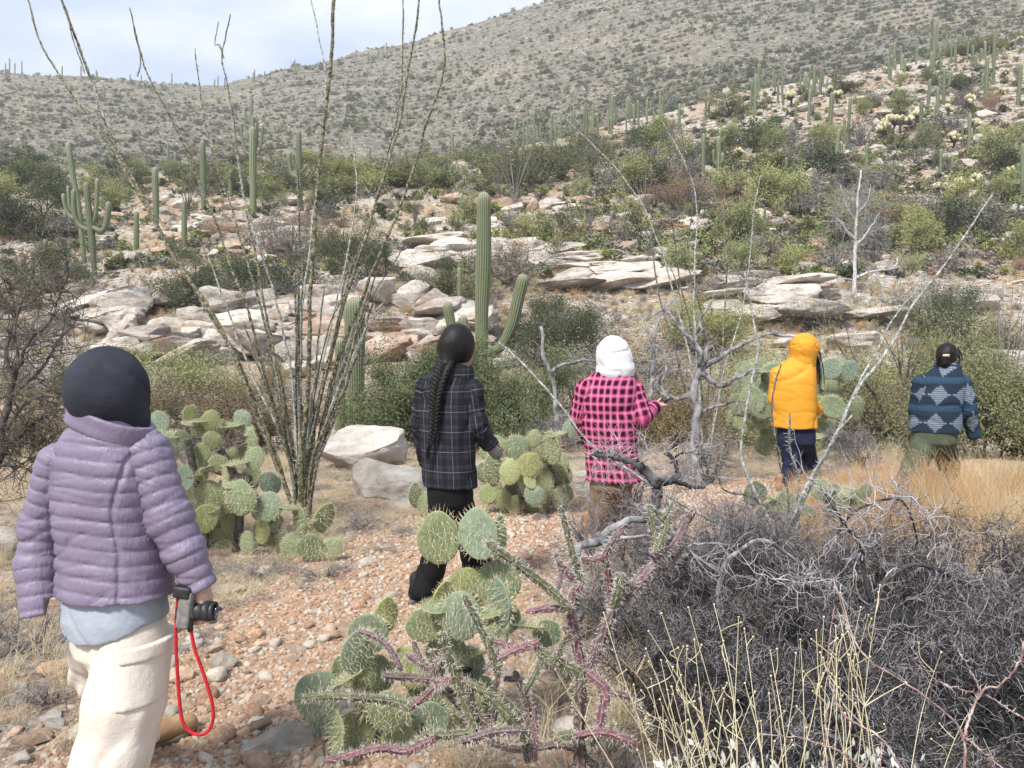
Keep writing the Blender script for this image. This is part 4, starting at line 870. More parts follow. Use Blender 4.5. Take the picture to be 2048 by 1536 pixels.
low = [(q3.uniform(1500, 1720), q3.uniform(985, 1075), q3.uniform(36, 52), q3.uniform(42, 56), q3.uniform(-45, 45), q3.uniform(-30, 30), q3.choice([0, 1, 0])) for _ in range(24)]+[(1742,976,26,30,10,0,0),(1712,992,38,32,50,0,0),(1640,978,40,44,-10,0,2)]
pear('low', 'low prickly pear behind the grey twigs beneath the navy trousers', low, 6.0, dj=.25, seed=6)
# ------------------------------------------------------------ ocotillos
def oco_mat(name, a, b_, c_):
    b = NB(name, .9, .15); f = b.noise(38, 5, .7); g = b.noise(9, 3)
    b.color(b.mix(b.ramp(g, [(.45, 0.), (.62, .25)]), b.ramp(f, [(.40, a), (.5, b_), (.60, c_)]), (.22, .22, .11))); b.bump(b.noise(60, 5, .7), .01); return b.m
M_oco = oco_mat('ocotillo_bark', (.045, .041, .032), (.16, .15, .10), (.38, .355, .235)); M_ocog = oco_mat('ocotillo_grey', (.16, .17, .15), (.36, .38, .35), (.60, .60, .56)); M_thorn = simple('grey_thorns', (.30, .29, .27), (.58, .57, .55), 30, .7)
M_ocod = oco_mat('ocotillo_dark', (.03, .027, .025), (.10, .09, .08), (.26, .24, .22))
def wand(pl, d, r0, r1, seed, mat, base, d1=None, thorn=1., dens=1.):
    """one ocotillo stem as a bumpy wand with thorns, in coordinates relative to base"""
    q = np.random.default_rng(seed); m0 = len(pl); d1 = d if d1 is None else d1
    pts = np.array([P(x, y, d+(d1-d)*k/(m0-1)) for k, (x, y) in enumerate(pl)])-base
    if pl[0][1] > 860 and pts[0][2] > .03: pts = np.vstack([[pts[0][0]*.6, pts[0][1]*.6, -.03], pts])
    Ln = np.linalg.norm(np.diff(pts, axis=0), axis=1).sum(); m = int(np.clip(Ln/.022, 20, 230)); C = spline(pts, m); t = np.linspace(0, 1, m)
    wob = np.stack([fbm(t*Ln*3, seed, 0, 3, 1), fbm(t*Ln*3, seed, 9, 3, 2), t*0], -1)*.02; C = C+wob*np.clip(t*6, 0, 1)[:, None]
    R = .86*(r0+(r1-r0)*t**.8)*(1+.24*(q.random(m)-.4)); R[-1] *= .3
    V, F = tubes([(C, R)], 7); V = V+q.normal(0, .0016, V.shape)
    me = new_mesh('ocotillo_stem', V, F, [mat])
    nt_ = int(Ln/.03*2.2*dens); i = q.integers(1, m-1, nt_); T = C[i]-C[i-1]; T /= np.linalg.norm(T, axis=1, keepdims=True)
    dr = q.normal(size=(nt_, 3)); dr -= (dr*T).sum(1, keepdims=True)*T; dr /= np.linalg.norm(dr, axis=1, keepdims=True); dr = dr*.9+T*.25
    p0 = C[i]+dr*R[i][:, None]*.8; p1 = p0+dr*(q.uniform(.012, .026, nt_)*thorn)[:, None]
    th = new_mesh('thorns', *tubes([(np.stack([a, b]), np.array([.0022, .0005])) for a, b in zip(p0, p1)], 3), [M_thorn], False)
    return me, th
def ocotillo(label, bpx, d, stems, gname=None):
    b = np.array([(bpx-1024)/FPX*d, d, 0]); b[2] = Hs(b[0], d)-.02; rt = root('ocotillo', label, 'ocotillo', b)
    for k, (pl, r0, r1, mt, dd, th) in enumerate(stems):
        me, tn = wand(pl, d, r0, r1, 31*k+int(bpx), mt, b, d+dd, th); o = obj('stem', me, rt); obj('thorns', tn, o)
    return rt
q4 = random.Random(15)
S = [([(598,1040),(565,960),(500,790),(440,650),(350,520),(300,420),(235,300),(175,140),(118,-20),(90,-80)],.024,.010,M_oco,.3,1),
 ([(590,1030),(545,900),(480,730),(380,560),(262,365),(220,290),(145,190),(85,92),(48,-20)],.022,.008,M_oco,.5,1),
 ([(600,1035),(575,900),(540,790),(500,640),(430,440),(345,240),(297,150),(260,15)],.020,.006,M_oco,-.2,1),
 ([(302,160),(305,120),(296,72)],.006,.003,M_oco,0,1),
 ([(605,1030),(590,900),(550,720),(500,540),(460,400),(415,270),(400,190),(388,95)],.019,.005,M_oco,.4,1),
 ([(598,1030),(570,860),(535,640),(490,400),(478,300),(460,180),(445,108),(462,28)],.018,.005,M_oco,.1,1),
 ([(445,108),(435,80),(426,78),(433,32)],.006,.003,M_oco,0,1),
 ([(615,1030),(605,900),(600,700),(620,480),(642,300),(650,150),(636,60),(620,-20)],.016,.006,M_ocog,.5,1),
 ([(602,1040),(600,960),(612,800),(620,620),(630,450),(640,300),(660,150),(672,-30)],.027,.015,M_oco,-.5,1),
 ([(612,1030),(625,880),(645,780),(700,560),(752,400),(790,250),(800,170),(806,110),(806,-20)],.018,.006,M_oco,.2,1),
 ([(610,1030),(618,940),(650,750),(690,600),(730,480),(770,350),(800,230),(820,130),(842,-20)],.023,.009,M_oco,-.2,1),
 ([(618,1035),(625,960),(645,850),(685,700),(740,560),(790,440),(830,330),(860,230),(886,150),(888,90),(878,-20)],.023,.009,M_oco,0,1),
 ([(612,1030),(620,850),(650,700),(690,520),(712,400),(712,330),(700,250)],.013,.004,M_ocog,.3,1.2),
 ([(590,1000),(590,800),(550,590),(515,480),(490,400),(478,310)],.013,.009,M_ocog,-.3,2.2),
 ([(600,1000),(592,800),(596,560),(598,420),(592,330)],.012,.007,M_ocod,-.2,2.),
 ([(615,1000),(622,860),(650,680),(690,590),(712,560),(760,470)],.010,.004,M_ocod,-.2,1.6),
 ([(620,1000),(650,840),(720,640),(790,520),(810,490)],.010,.004,M_ocod,0,1.6),
 ([(620,980),(660,820),(735,650),(770,600)],.010,.005,M_ocog,-.3,1.8), ([(628,960),(672,800),(720,690),(760,620)],.009,.004,M_ocog,-.3,1.8),
 ([(192,232),(178,190),(165,150)],.006,.004,M_ocog,.1,1), ([(150,130),(130,70),(105,-10)],.007,.004,M_oco,.1,1)]
for k in range(20):
    a = q4.uniform(-1, 1); L_ = q4.uniform(200, 520); tx = 605+a*L_*.42; ty = 1000-L_
    S.append(([(603+a*14, 1035), (604+a*30, 980-L_*.15), (604+a*L_*.24, 1000-L_*.55), (tx, ty)], q4.uniform(.012, .022), q4.uniform(.005, .010), q4.choice([M_oco, M_oco, M_ocod, M_ocog]), q4.uniform(-.5, .6), 1.3))
ocotillo('very tall many stemmed ocotillo rising out of the frame beside the yellow green prickly pear', 602, 6.7, S)
ocotillo('arching spiny ocotillo crossing in front of the yellow jacket and brush', 1570, 5.2, [
 ([(1570,1090),(1610,980),(1660,890),(1715,780),(1775,700),(1830,610),(1900,520),(1988,380)],.021,.005,M_ocog,.3,1.5), ([(1575,1090),(1640,930),(1700,800),(1740,720),(1800,620),(1835,585)],.017,.006,M_ocog,.4,1.5),
 ([(1560,1090),(1500,960),(1480,890),(1505,780),(1516,690),(1500,600),(1488,540)],.017,.006,M_ocog,.2,1.2), ([(1550,1090),(1400,1030),(1200,900),(1110,800),(1050,730),(1000,684)],.013,.007,M_ocog,.5,1.4),
 ([(1560,1080),(1600,980),(1582,900),(1578,826)],.010,.006,M_ocog,-.3,2.), ([(1565,1080),(1580,1000),(1550,880),(1548,800),(1563,728)],.008,.006,M_ocod,.4,1.4), ([(1560,1080),(1510,1000),(1440,970),(1460,850),(1480,800)],.010,.005,M_ocod,.5,1.4), ([(1590,1060),(1650,900),(1700,830)],.010,.006,M_ocog,.1,1.5)])
ocotillo('thin grey ocotillo with leaning stems behind the pink plaid shirt', 1400, 9.6, [
 ([(1400,900),(1380,720),(1340,560),(1290,420),(1225,330),(1130,235)],.022,.005,M_ocog,0,1), ([(1395,900),(1360,740),(1320,600),(1300,480),(1250,400),(1185,300)],.020,.005,M_ocod,.5,1), ([(1405,900),(1392,700),(1388,560),(1395,420),(1370,330),(1320,235)],.022,.006,M_ocog,.3,1),
 ([(1410,900),(1400,740),(1360,560),(1340,420),(1300,340)],.018,.005,M_ocod,-.3,1), ([(1415,900),(1440,760),(1452,600),(1450,470),(1445,400)],.018,.006,M_oco,.4,1), ([(1420,900),(1450,740),(1490,590),(1505,450),(1520,350)],.016,.005,M_ocog,.1,1), ([(1405,890),(1420,740),(1405,640),(1375,520),(1385,400),(1360,250)],.015,.005,M_ocod,.2,1), ([(1410,890),(1378,780),(1370,650),(1330,520),(1215,420),(1120,370)],.013,.004,M_oco,.3,1)])
for k, (x, y, h, lb) in enumerate([(830,450,70,'bare ocotillo clump left on the bank under the tree belt'),(1030,420,120,'bare ocotillo clump just above the tall saguaro tip'),(1000,400,90,'bare ocotillo clump beside the round green shrub'),(1290,430,90,'bare ocotillo in the rusty shrub'),(1395,435,80,'bare ocotillo right of the rusty shrub'),(1180,470,60,'small bare ocotillo among pink boulders'),(1905,440,70,'dark ocotillo below the golden chollas'),(1720,290,50,'dark small ocotillo in upper slope'),(210,415,90,'dark ocotillo behind the candelabra saguaro'),(245,400,70,'dark low ocotillo to the right of the candelabra'),(375,430,110,'tall bare ocotillo between plain saguaros'),(1430,800,60,'dry low ocotillo by the dead tree'),(1340,300,50,'tiny bare ocotillo near the ridge shrubs'),(2010,720,330,'tall thin ocotillo stems behind the blue jacket'),(1975,690,210,'slim ocotillo stems in front of the pale far rock')]):
    b = hit(x, y, 12) if y < 600 else np.array([(x-1024)/FPX*12.5, 12.5, Hs((x-1024)/FPX*12.5, 12.5)]); d = b[1]; q = np.random.default_rng(k); pol = []
    for j in range(16):
        a = q.uniform(0, 6.28); L_ = h/FPX*d*q.uniform(.6, 1.05); s = q.uniform(.05, .5 if y < 600 else .16)
        pol.append((spline([(0, 0, 0), (math.cos(a)*L_*s*.3, math.sin(a)*L_*s*.3, L_*.45), (math.cos(a)*L_*s, math.sin(a)*L_*s, L_)], 6), np.linspace(.022, .010, 6)*(d/60 if y < 600 else .7)))
    tag(obj('ocotillo', new_mesh('ocotillo', *tubes(pol, 4), [M_twig if k % 2 else M_ocod]), None, b), lb, 'ocotillo')
# ------------------------------------------------------------ purple staghorn cholla in front
def cholla_mat(name, a, b_, tip):
    b = NB(name, .65, .25); c = b.mix(b.ramp(b.noise(6, 4), [(.4, 0.), (.62, 1.)]), a, b_); c = b.mix(b.ramp(b.attr('tub').outputs['Fac'], [(.1, 0.), (.9, .75)]), c, tip); c = b.mix(b.math('MULTIPLY', b.ramp(b.noise(60, 4), [(.45, 0.), (.6, 1.)]), .4), c, (.05, .035, .035))
    b.color(c); b.bump(b.noise(120, 3), .001); return b.m
M_ch = {'p': cholla_mat('cholla_purple', (.10, .075, .078), (.21, .135, .148), (.36, .28, .28)), 'g': cholla_mat('cholla_green', (.075, .09, .05), (.14, .145, .08), (.28, .28, .17)), 'r': cholla_mat('cholla_red', (.14, .065, .075), (.23, .115, .13), (.38, .25, .26)), 'b': cholla_mat('cholla_brown', (.10, .075, .065), (.17, .11, .10), (.27, .21, .19))}
M_chs = simple('cholla_spines', (.50, .46, .40), (.78, .74, .66), 30, .6)
def cholla_joint(pts, r, mat, seed, spn=1.):
    q = np.random.default_rng(seed); Ln = np.linalg.norm(np.diff(pts, axis=0), axis=1).sum(); m = int(max(14, Ln/.0045)); C = spline(pts, m); s = np.linspace(0, Ln, m)
    ns = 20; ang = np.arange(ns)/ns*2*np.pi; T = np.gradient(C, axis=0); T /= np.linalg.norm(T, axis=1, keepdims=True)
    A = np.cross(T, [.1, 1, .2]); A /= np.linalg.norm(A, axis=1, keepdims=True); B = np.cross(T, A)
    S_, AG = np.meshgrid(s, ang, indexing='ij'); nh = 5; col = AG*nh/(2*np.pi)+S_*3; tub = np.clip(np.cos(2*np.pi*col), 0, 1)**.7; ph = np.floor(col+.5)*.37
    tub = tub*(.35+.65*np.abs(np.sin(np.pi*(S_/.030+ph)))**.8); pr = np.ones(m)*(1-.25*(s/Ln)**4); pr[-3:] *= [.8, .6, .25]; pr[:2] *= .85
    R = r*pr[:, None]*(.70+.42*tub)
    V = C[:, None]+R[..., None]*(A[:, None]*np.cos(AG)[..., None]+B[:, None]*np.sin(AG)[..., None])
    i, j = np.meshgrid(np.arange(m-1), np.arange(ns), indexing='ij'); a = i*ns+j; b_ = i*ns+(j+1) % ns
    me = new_mesh('cholla_joint', V.reshape(-1, 3), [np.stack([a, b_, b_+ns, a+ns], -1).reshape(-1, 4), (np.arange(ns)+(m-1)*ns)[None]], [mat], True, None, {'tub': tub.ravel()})
    n = int(Ln/.0010*spn); i = q.integers(0, m, n); a_ = q.uniform(0, 6.28, n); nr = A[i]*np.cos(a_)[:, None]+B[i]*np.sin(a_)[:, None]; p0 = C[i]+nr*(r*.95*pr[i])[:, None]; dr = nr+q.normal(0, .5, (n, 3)); dr /= np.linalg.norm(dr, axis=1, keepdims=True)
    sp_ = new_mesh('spines', *tubes([(np.stack([x, x+y*l]), np.array([.0009, .0003])) for x, y, l in zip(p0, dr, q.uniform(.007, .021, n))], 3), [M_chs], False)
    return me, sp_
CB = [([(1390,1250),(1385,980),(1400,800)],27,'b',0),([(1420,810),(1480,640),(1540,500)],23,'p',0),([(1530,520),(1640,390),(1740,270)],24,'p',0),([(1735,280),(1830,210),(1890,110),(1930,50)],20,'p',-.03),([(1740,260),(1722,130),(1700,20)],15,'g',.03),([(1750,260),(1795,150),(1800,60)],14,'g',-.05),
 ([(1540,500),(1520,380),(1500,250)],16,'r',.04),([(1545,490),(1570,400),(1578,330)],18,'g',-.05),([(1500,255),(1540,190),(1590,110)],15,'p',.02),([(1505,258),(1440,275),(1390,265)],14,'r',0),([(1400,805),(1370,640),(1340,490)],22,'r',.02),([(1345,500),(1240,400),(1100,290),(960,190)],17,'g',-.06),
 ([(1340,490),(1360,430),(1395,380)],18,'r',0),([(1395,392),(1330,330),(1280,270)],14,'r',.03),([(1400,385),(1350,230),(1300,30)],13,'g',0),([(1340,500),(1240,495),(1140,510)],15,'r',-.03),([(1405,800),(1280,730),(1180,670)],20,'g',-.02),([(1190,672),(1080,710),(990,755)],17,'r',-.03),([(1065,705),(1020,680),(975,665)],14,'r',0),
 ([(1420,805),(1500,890),(1490,1010),(1460,1130)],20,'r',-.06),([(1480,850),(1560,870),(1640,890)],15,'b',0),([(1620,900),(1660,1000),(1690,1050)],12,'b',.02),([(960,1080),(880,880),(830,730),(800,620)],17,'g',-.1),([(960,800),(880,600),(800,440)],14,'g',-.08),([(1200,1130),(1100,1000),(1000,900),(910,850)],21,'g',-.1),
 ([(920,856),(840,845),(750,870)],16,'r',-.1),([(640,980),(710,930),(800,855)],15,'r',-.12),([(950,1080),(820,960),(700,850),(665,700)],18,'b',-.05),([(670,840),(560,830),(430,820)],15,'b',-.08),([(640,970),(540,930),(300,905),(130,915)],16,'g',-.15),([(700,830),(620,770),(540,720)],14,'p',-.05),([(520,800),(480,720),(420,650),(320,610)],12,'p',-.05),
 ([(1150,1160),(1000,1170),(850,1215)],18,'p',-.15),([(700,1080),(560,1140),(420,1130),(160,1195)],16,'r',-.2),([(1650,1210),(1500,1150),(1350,1165)],19,'r',-.15),([(1370,1165),(1310,1165),(1265,1190)],20,'g',-.15),([(960,1090),(820,1100),(700,1090)],18,'g',-.12),([(1180,1200),(1180,1080),(1175,950)],13,'r',0),([(1150,1200),(1150,950),(1090,780)],17,'b',.05),([(1085,905),(1130,830),(1160,750)],12,'g',0),
 ([(550,1200),(600,1160),(660,1100)],13,'g',-.15),([(980,1060),(990,980),(1010,850)],14,'p',.03),([(880,1080),(760,940),(700,900)],16,'b',0),([(1030,900),(1040,820),(1060,760)],13,'b',0),([(1290,760),(1310,660),(1380,600)],12,'g',.03),([(1450,1200),(1300,1100),(1100,1120),(960,1090)],16,'b',.06),([(780,790),(770,740),(740,725)],12,'g',-.03),([(1240,420),(1260,330),(1230,240)],10,'p',.05),([(950,790),(980,750),(1000,700)],11,'p',-.03)]
q5 = random.Random(44)
for k in range(12):
    pl0, r0_, m0_, d0_ = q5.choice(CB[:46]); a = pl0[-1] if q5.random() < .5 else pl0[len(pl0)//2]; an = q5.uniform(-.5, 3.64); L_ = q5.uniform(60, 170)
    CB.append(([(a[0], a[1]), (a[0]+math.cos(an)*L_*.5+q5.uniform(-9, 9), a[1]-math.sin(an)*L_*.5), (a[0]+math.cos(an)*L_+q5.uniform(-14, 14), a[1]-abs(math.sin(an))*L_)], q5.uniform(9, 14), q5.choice('ggbpr'), d0_+q5.uniform(-.08, .08)))
cb = P(1161, 1560, 2.45); rt = root('staghorn_cholla', 'purple and green spiny staghorn cholla with forking arms in front of everything', 'cactus', (cb[0], cb[1], Hs(cb[0], cb[1])))
cbb = np.array(rt.location)
for k, (pl, r, m, dd) in enumerate(CB):
    q = np.random.default_rng(k+900); pts = np.array([P(550+x/2.2756, 1000+y/2.2756, 2.45+dd+.02*math.sin(x*.01+i)) for i, (x, y) in enumerate(pl)])-cbb
    me, sp_ = cholla_joint(pts, r*1.22/2.2756/FPX*2.45, M_ch[m], k); o = obj('joint', me, rt); obj('spines', sp_, o)
# ------------------------------------------------------------ grey twig thickets
def thicket_mesh(seed, nmain, h, zig=1.0, lvl=4, kids=(5, 6, 5), r0=.018, mats=(M_twigdark, M_twigpale), pale=.35, length=1.):
    sk = skeleton(seed, nmain, h, length, lvl, kids, .33, .22, r0, lenf=.58, nseg=6, zig=zig, ratio=.55); q = np.random.default_rng(seed)
    main = tubes([x for lv in sk[:2] for x in lv], 5); V1, F1 = main; tw = [x for lv in sk[2:] for x in lv]
    tw = [(p, np.maximum(r, .0011)) for p, r in tw]; pl = [t for t in tw if (q.random() < pale+.5*(t[0][-1, 2] > .55*h))]; dk_ = [t for t in tw if not any(t is x for x in ())]
    sel = q.random(len(tw)) < pale; tops = np.array([t[0][-1, 2] for t in tw]) > .45*h; pal = sel | (tops & (q.random(len(tw)) < .28))
    A = tubes([t for t, s in zip(tw, pal) if s], 3); B = tubes([t for t, s in zip(tw, pal) if not s], 3)
    return new_mesh('branches', V1, F1, [mats[0]]), new_mesh('pale_twigs', A[0], A[1], [mats[1]], False), new_mesh('dark_twigs', B[0], B[1], [mats[0]], False)
TH = [thicket_mesh(60+i, 11, .9, kids=(7, 7, 7), r0=.027, pale=.10) for i in range(3)]
M_tw2 = simple('mauve_grey_twig', (.07, .06, .065), (.19, .165, .175), 9, .9, rand=.1)
TH2 = [thicket_mesh(80+i, 9, .9, kids=(6, 6, 4), mats=(M_tw2, M_twigpale), pale=.5) for i in range(3)]
def thicket(px, d, w, h, label, i, lib=TH, group=None, name='dead_shrub', dz=0):
    b = np.array([(px-1024)/FPX*d, d, 0.]); b[2] = Hs(b[0], d)+dz; rt = root(name, label, 'shrub', b, i*1.3, group); rt.scale = (w/1.7, w/1.7, h/.95)
    for nm, me in zip(('branches', 'pale_twigs', 'dark_twigs'), lib[i % len(lib)]): tag(obj(nm, me, rt), kind='stuff')
    return rt
TK = [(1480,2.9,1.25,.72),(1750,2.85,1.3,.78),(2040,2.8,1.35,.80),(1330,3.3,1.0,.62),(1600,3.5,1.4,.82),(1880,3.5,1.5,.90),(2180,3.5,1.4,.9),(1390,4.2,1.2,.80),(1700,4.3,1.4,.80),(1990,4.4,1.5,.85),(1640,2.3,1.0,.42),(1950,2.25,1.1,.45),(1330,2.4,.8,.36),(2260,2.6,1.2,.7),(1800,2.1,1.,.34),(1500,2.15,.9,.32)]
tl = ['lowest dark thicket in front under the straw stalks', 'dark thicket at the middle of the tangle behind the straw stalks', 'dark thicket filling the corner below the reddish thorny branches', 'dark thicket right behind the purple cholla trunk', 'charcoal thicket under the navy trousers and low prickly pear', 'tall dark thicket in front of the orange grass', 'dark thicket leaving the view beside the orange grass', 'pale tipped thicket before the gnarled burnt limb', 'pale tipped thicket over the low prickly pear', 'pale tipped thicket over the orange grass edge', 'dark brush low beneath the straw stalks', 'dark brush low beneath the reddish branches', 'dark brush at the foot of the purple cholla', 'dark thicket outermost beside the reddish branches', 'dark twigs at the very bottom between stalks and reddish branches', 'dark twigs at the very bottom by the silver leaves']
for k, (px, d, w, h) in enumerate(TK): thicket(px, d, w, h, tl[k], k)
for k, (px, d, w, h, lb) in enumerate([(1580,2.6,1.1,.55,'dark tangle between the two straw stalk clumps'),(1860,2.55,1.1,.58,'dark tangle just behind the broad reddish fork'),(1420,3.6,1.1,.68,'dark tangle below the split grey fallen branch'),(1980,3.1,1.2,.80,'dark tangle under the thick charcoal branch end'),(1660,3.15,1.2,.76,'dark tangle under the thick charcoal branch'),(1810,4.0,1.3,.86,'dark tangle reaching into the orange grass'),(2420,3.4,1.3,.82,'dark tangle continuing past the edge beside the trail grass'),(2620,4.2,1.4,.85,'dark tangle farthest past the edge by the trail grass'),(2500,2.5,1.2,.6,'low dark tangle past the edge beside the reddish branches'),(1520,4.5,1.2,.80,'pale tipped tangle right of the burnt limb'),(2110,3.0,1.2,.8,'dark tangle half cut by the edge beside the reddish branches'),(1270,3.9,.9,.5,'low dark tangle behind the fallen branch')]): thicket(px, d, w, h, lb, k+1)
for k, (px, d, w, h, lb) in enumerate([(1200,5.2,1.25,.92,'pale bare twigs in front of the pink plaid shirt hem'),(1290,4.8,1.2,.88,'pale bare twigs rising just behind the burnt limb'),(1400,5.0,1.3,.92,'tall pale bare twigs right of the burnt limb'),(1510,5.3,1.3,.90,'tall pale bare twigs left of the navy trousers'),(1230,4.2,1.0,.62,'bare twigs over the fallen branch'),(1620,5.0,1.2,.78,'bare twigs between the arching stems and the orange grass'),(1330,5.4,1.2,.98,'pale bare twigs right of the pink plaid shirt'),(1450,5.6,1.2,.80,'pale bare twigs between the pink shirt and the yellow jacket'),(1270,6.9,1.1,.8,'mauve twiggy shrub behind the pink plaid shirt'),(1420,8.6,1.4,.95,'mauve twiggy shrub before the dead tree'),(1720,9.6,1.6,.9,'grey twiggy shrub between the yellow and the blue jackets'),(1200,4.3,.8,.35,'low sparse twigs on the gravel by the brown trousers'),(1130,3.6,.7,.30,'low sparse twigs on the gravel behind the cholla'),(1560,4.9,1.3,.70,'pale bare twigs below the navy trousers'),(1340,4.7,1.1,.66,'tangled pale twigs round the burnt limb'),(20,3.9,.9,.42,'low grey twig bush beside the cream trousers'),(60,3.3,.5,.2,'flat grey twigs on the stones beside the cream trousers'),(640,5.1,.7,.16,'flat tangle of grey twigs under the ocotillo prickly pear'),(520,5.2,.7,.15,'flat tangle of grey twigs under the wide prickly pear'),(720,6.4,.8,.25,'dry mesh of thin twigs in front of the pale boulders'),(380,9,1.6,1.0,'brownish twiggy shrub behind the wide prickly pear'),(1850,6.6,1.,.5,'sparse twigs in front of the orange grass'),(1100,11,2.2,1.2,'tall bare grey shrub behind the middle prickly pear')]):
    thicket(px, d, w, h, lb, k+1, TH2)
# dead tree, burnt limb, grey log
def limbs(name, label, cat, d, polys, mat, twigs=0, seed=0, part='limb', tm=None, trad=.002, tl_=.25):
    b = P(*polys[0][0][0], d); gz = Hs(b[0], d); rt = root(name, label, cat, (b[0], d, gz)); b = np.array(rt.location); q = np.random.default_rng(seed); tw = []
    for k, (pl, r0, r1, dd) in enumerate(polys):
        pts = np.array([P(x, y, d+dd*i/(len(pl)-1)) for i, (x, y) in enumerate(pl)])-b
        if k == 0 and pts[0][2] > .02: pts = np.vstack([[pts[0][0]+r0*.6, pts[0][1], -.05], pts])
        m = len(pl)*9; C = spline(pts, m)
        r = np.linspace(r0, r1, m)*(1+.16*fbm(np.arange(m)*.35, k, 0, 3, seed)); C = C+np.stack([fbm(np.arange(m)*.22, k, i, 3, seed) for i in range(3)], -1)*r0*.9
        V, F = tubes([(C, r)], 9, True); V = V+(V-np.repeat(C, 9, 0))*.22*fbm(V[:, 0]*40, V[:, 1]*40, V[:, 2]*9, 3, seed)[:, None]
        obj('trunk' if k == 0 else part, new_mesh('limb', V, F, [mat]), rt)
        for _ in range(twigs):
            i = q.integers(m//4, m); dr = q.normal(size=3); dr[2] += .3; dr /= np.linalg.norm(dr); p = [C[i]]; st = tl_*q.uniform(.3, 1.)/5
            for s in range(5):
                dr = dr+q.normal(0, .35, 3); dr /= np.linalg.norm(dr); p.append(p[-1]+dr*st)
            tw.append((np.array(p), np.linspace(trad*2, trad*.6, 6)))
            for _ in range(3):
                j = q.integers(1, 5); d2 = dr+q.normal(0, .8, 3); d2 /= np.linalg.norm(d2); tw.append((np.array([p[j]+d2*st*.8*s+q.normal(0, st*.15, 3)*(s > 0) for s in range(6)]), np.linspace(trad, trad*.4, 6)))
    if tw: tag(obj('twigs', new_mesh('twigs', *tubes(tw, 3), [tm or M_twigpale], False), rt), kind='stuff')
    return rt
limbs('dead_tree', 'weathered grey dead tree with bare forking limbs behind the pink plaid shirt', 'tree', 8.4, [([(1392,900),(1395,830),(1385,780),(1400,740)],.055,.038,0),([(1400,745),(1430,720),(1480,690),(1540,670),(1600,672)],.030,.010,.2),([(1400,745),(1440,770),(1470,760),(1510,735)],.035,.012,-.2),([(1390,780),(1350,800),(1320,770),(1335,730),(1312,690)],.028,.010,.1),([(1395,745),(1400,700),(1370,670),(1330,620),(1290,640)],.030,.009,0),([(1400,740),(1415,690),(1400,640),(1425,600)],.026,.008,.2),([(1290,800),(1295,760),(1300,690),(1310,640),(1340,600)],.030,.010,.2),([(1395,830),(1440,810),(1500,800)],.022,.007,.1),([(1325,800),(1300,780),(1320,740)],.018,.006,0)], M_deadwood, 16, 3)
limbs('burnt_limb', 'twisted black burnt limb standing among pale twigs', 'dead wood', 4.9, [([(1312,1075),(1305,1020),(1318,985),(1312,960)],.045,.034,0),([(1312,965),(1350,960),(1348,925),(1330,905)],.026,.012,.1),([(1312,965),(1270,930),(1230,915),(1180,912)],.026,.010,0),([(1312,962),(1296,940),(1245,912),(1190,905)],.018,.006,.1),([(1345,962),(1400,975),(1440,950)],.018,.006,.1),([(1345,925),(1375,905),(1425,910)],.010,.004,0)], M_charwood, 16, 5)
limbs('fallen_branch', 'split grey fallen branch arching behind the purple cholla', 'dead wood', 4.0, [([(1150,1130),(1190,1080),(1240,1050),(1300,1046),(1345,1080),(1370,1120)],.030,.016,.2),([(1200,1085),(1260,1075),(1330,1075)],.012,.006,.1)], M_deadwood, 3, 8)
limbs('dead_branch', 'curved grey dead branch arching over the dark thicket', 'dead wood', 3.7, [([(1440,1160),(1480,1100),(1540,1085),(1600,1130),(1650,1180)],.014,.008,.2),([(1440,1150),(1400,1120),(1380,1095),(1440,1085)],.010,.005,0)], M_deadwood, 12, 9)
limbs('dead_branch', 'thick charcoal branch arching through the dark thicket', 'dead wood', 3.2, [([(1740,1250),(1745,1190),(1800,1140),(1850,1130),(1910,1160),(1990,1185)],.013,.008,.3),([(1745,1190),(1690,1170),(1600,1165),(1520,1150)],.008,.004,.1),([(1740,1190),(1715,1080),(1690,1040),(1640,960)],.012,.004,.1),([(1700,1060),(1740,1010),(1820,990),(1850,1030),(1860,1080)],.007,.004,.2)], M_twigdark, 26, 10)
limbs('dead_branch', 'forked grey dead branch by the curved saguaro arm', 'dead wood', 11, [([(1110,800),(1098,740),(1085,700),(1082,655)],.05,.02,0),([(1100,745),(1130,730),(1180,720),(1215,735)],.03,.012,.1),([(1090,710),(1075,690),(1065,680)],.02,.008,0)], M_deadwood, 2, 11)
limbs('white_tree', 'bare white barked tree standing on the far stony bank', 'tree', 33, [([(1709,590),(1709,540),(1712,480),(1712,420),(1722,340)],.09,.03,0),([(1712,490),(1735,465),(1758,425)],.06,.02,.5),([(1711,480),(1690,455),(1668,430)],.05,.02,-.5),([(1709,555),(1740,545),(1785,535),(1795,515)],.06,.02,.5),([(1712,440),(1695,415),(1680,370)],.04,.015,0),([(1712,430),(1735,400),(1742,370)],.04,.015,.3)], simple('white_bark', (.50, .47, .45), (.74, .71, .69), 4), 34, 12, 'limb', M_twigpale, .0055, 1.5)
limbs('mesquite_tree', 'dark bare branching mesquite behind the purple jacket', 'tree', 4.8, [([(-30,1020),(-10,930),(10,850),(25,780),(40,720)],.035,.018,0),([(0,900),(50,860),(90,830),(120,815)],.014,.006,.1),([(10,860),(60,800),(130,790)],.013,.005,-.1),([(25,790),(80,740),(110,690),(150,640)],.013,.004,.2),([(40,730),(60,680),(100,640),(135,560)],.011,.003,0),([(30,760),(10,700),(30,640),(20,560)],.012,.004,.2),([(-10,930),(40,930),(90,900)],.010,.004,0),([(40,730),(30,650),(60,560),(95,490)],.009,.003,.1)], M_bark, 26, 13, 'limb', M_bark, .0024, .45)
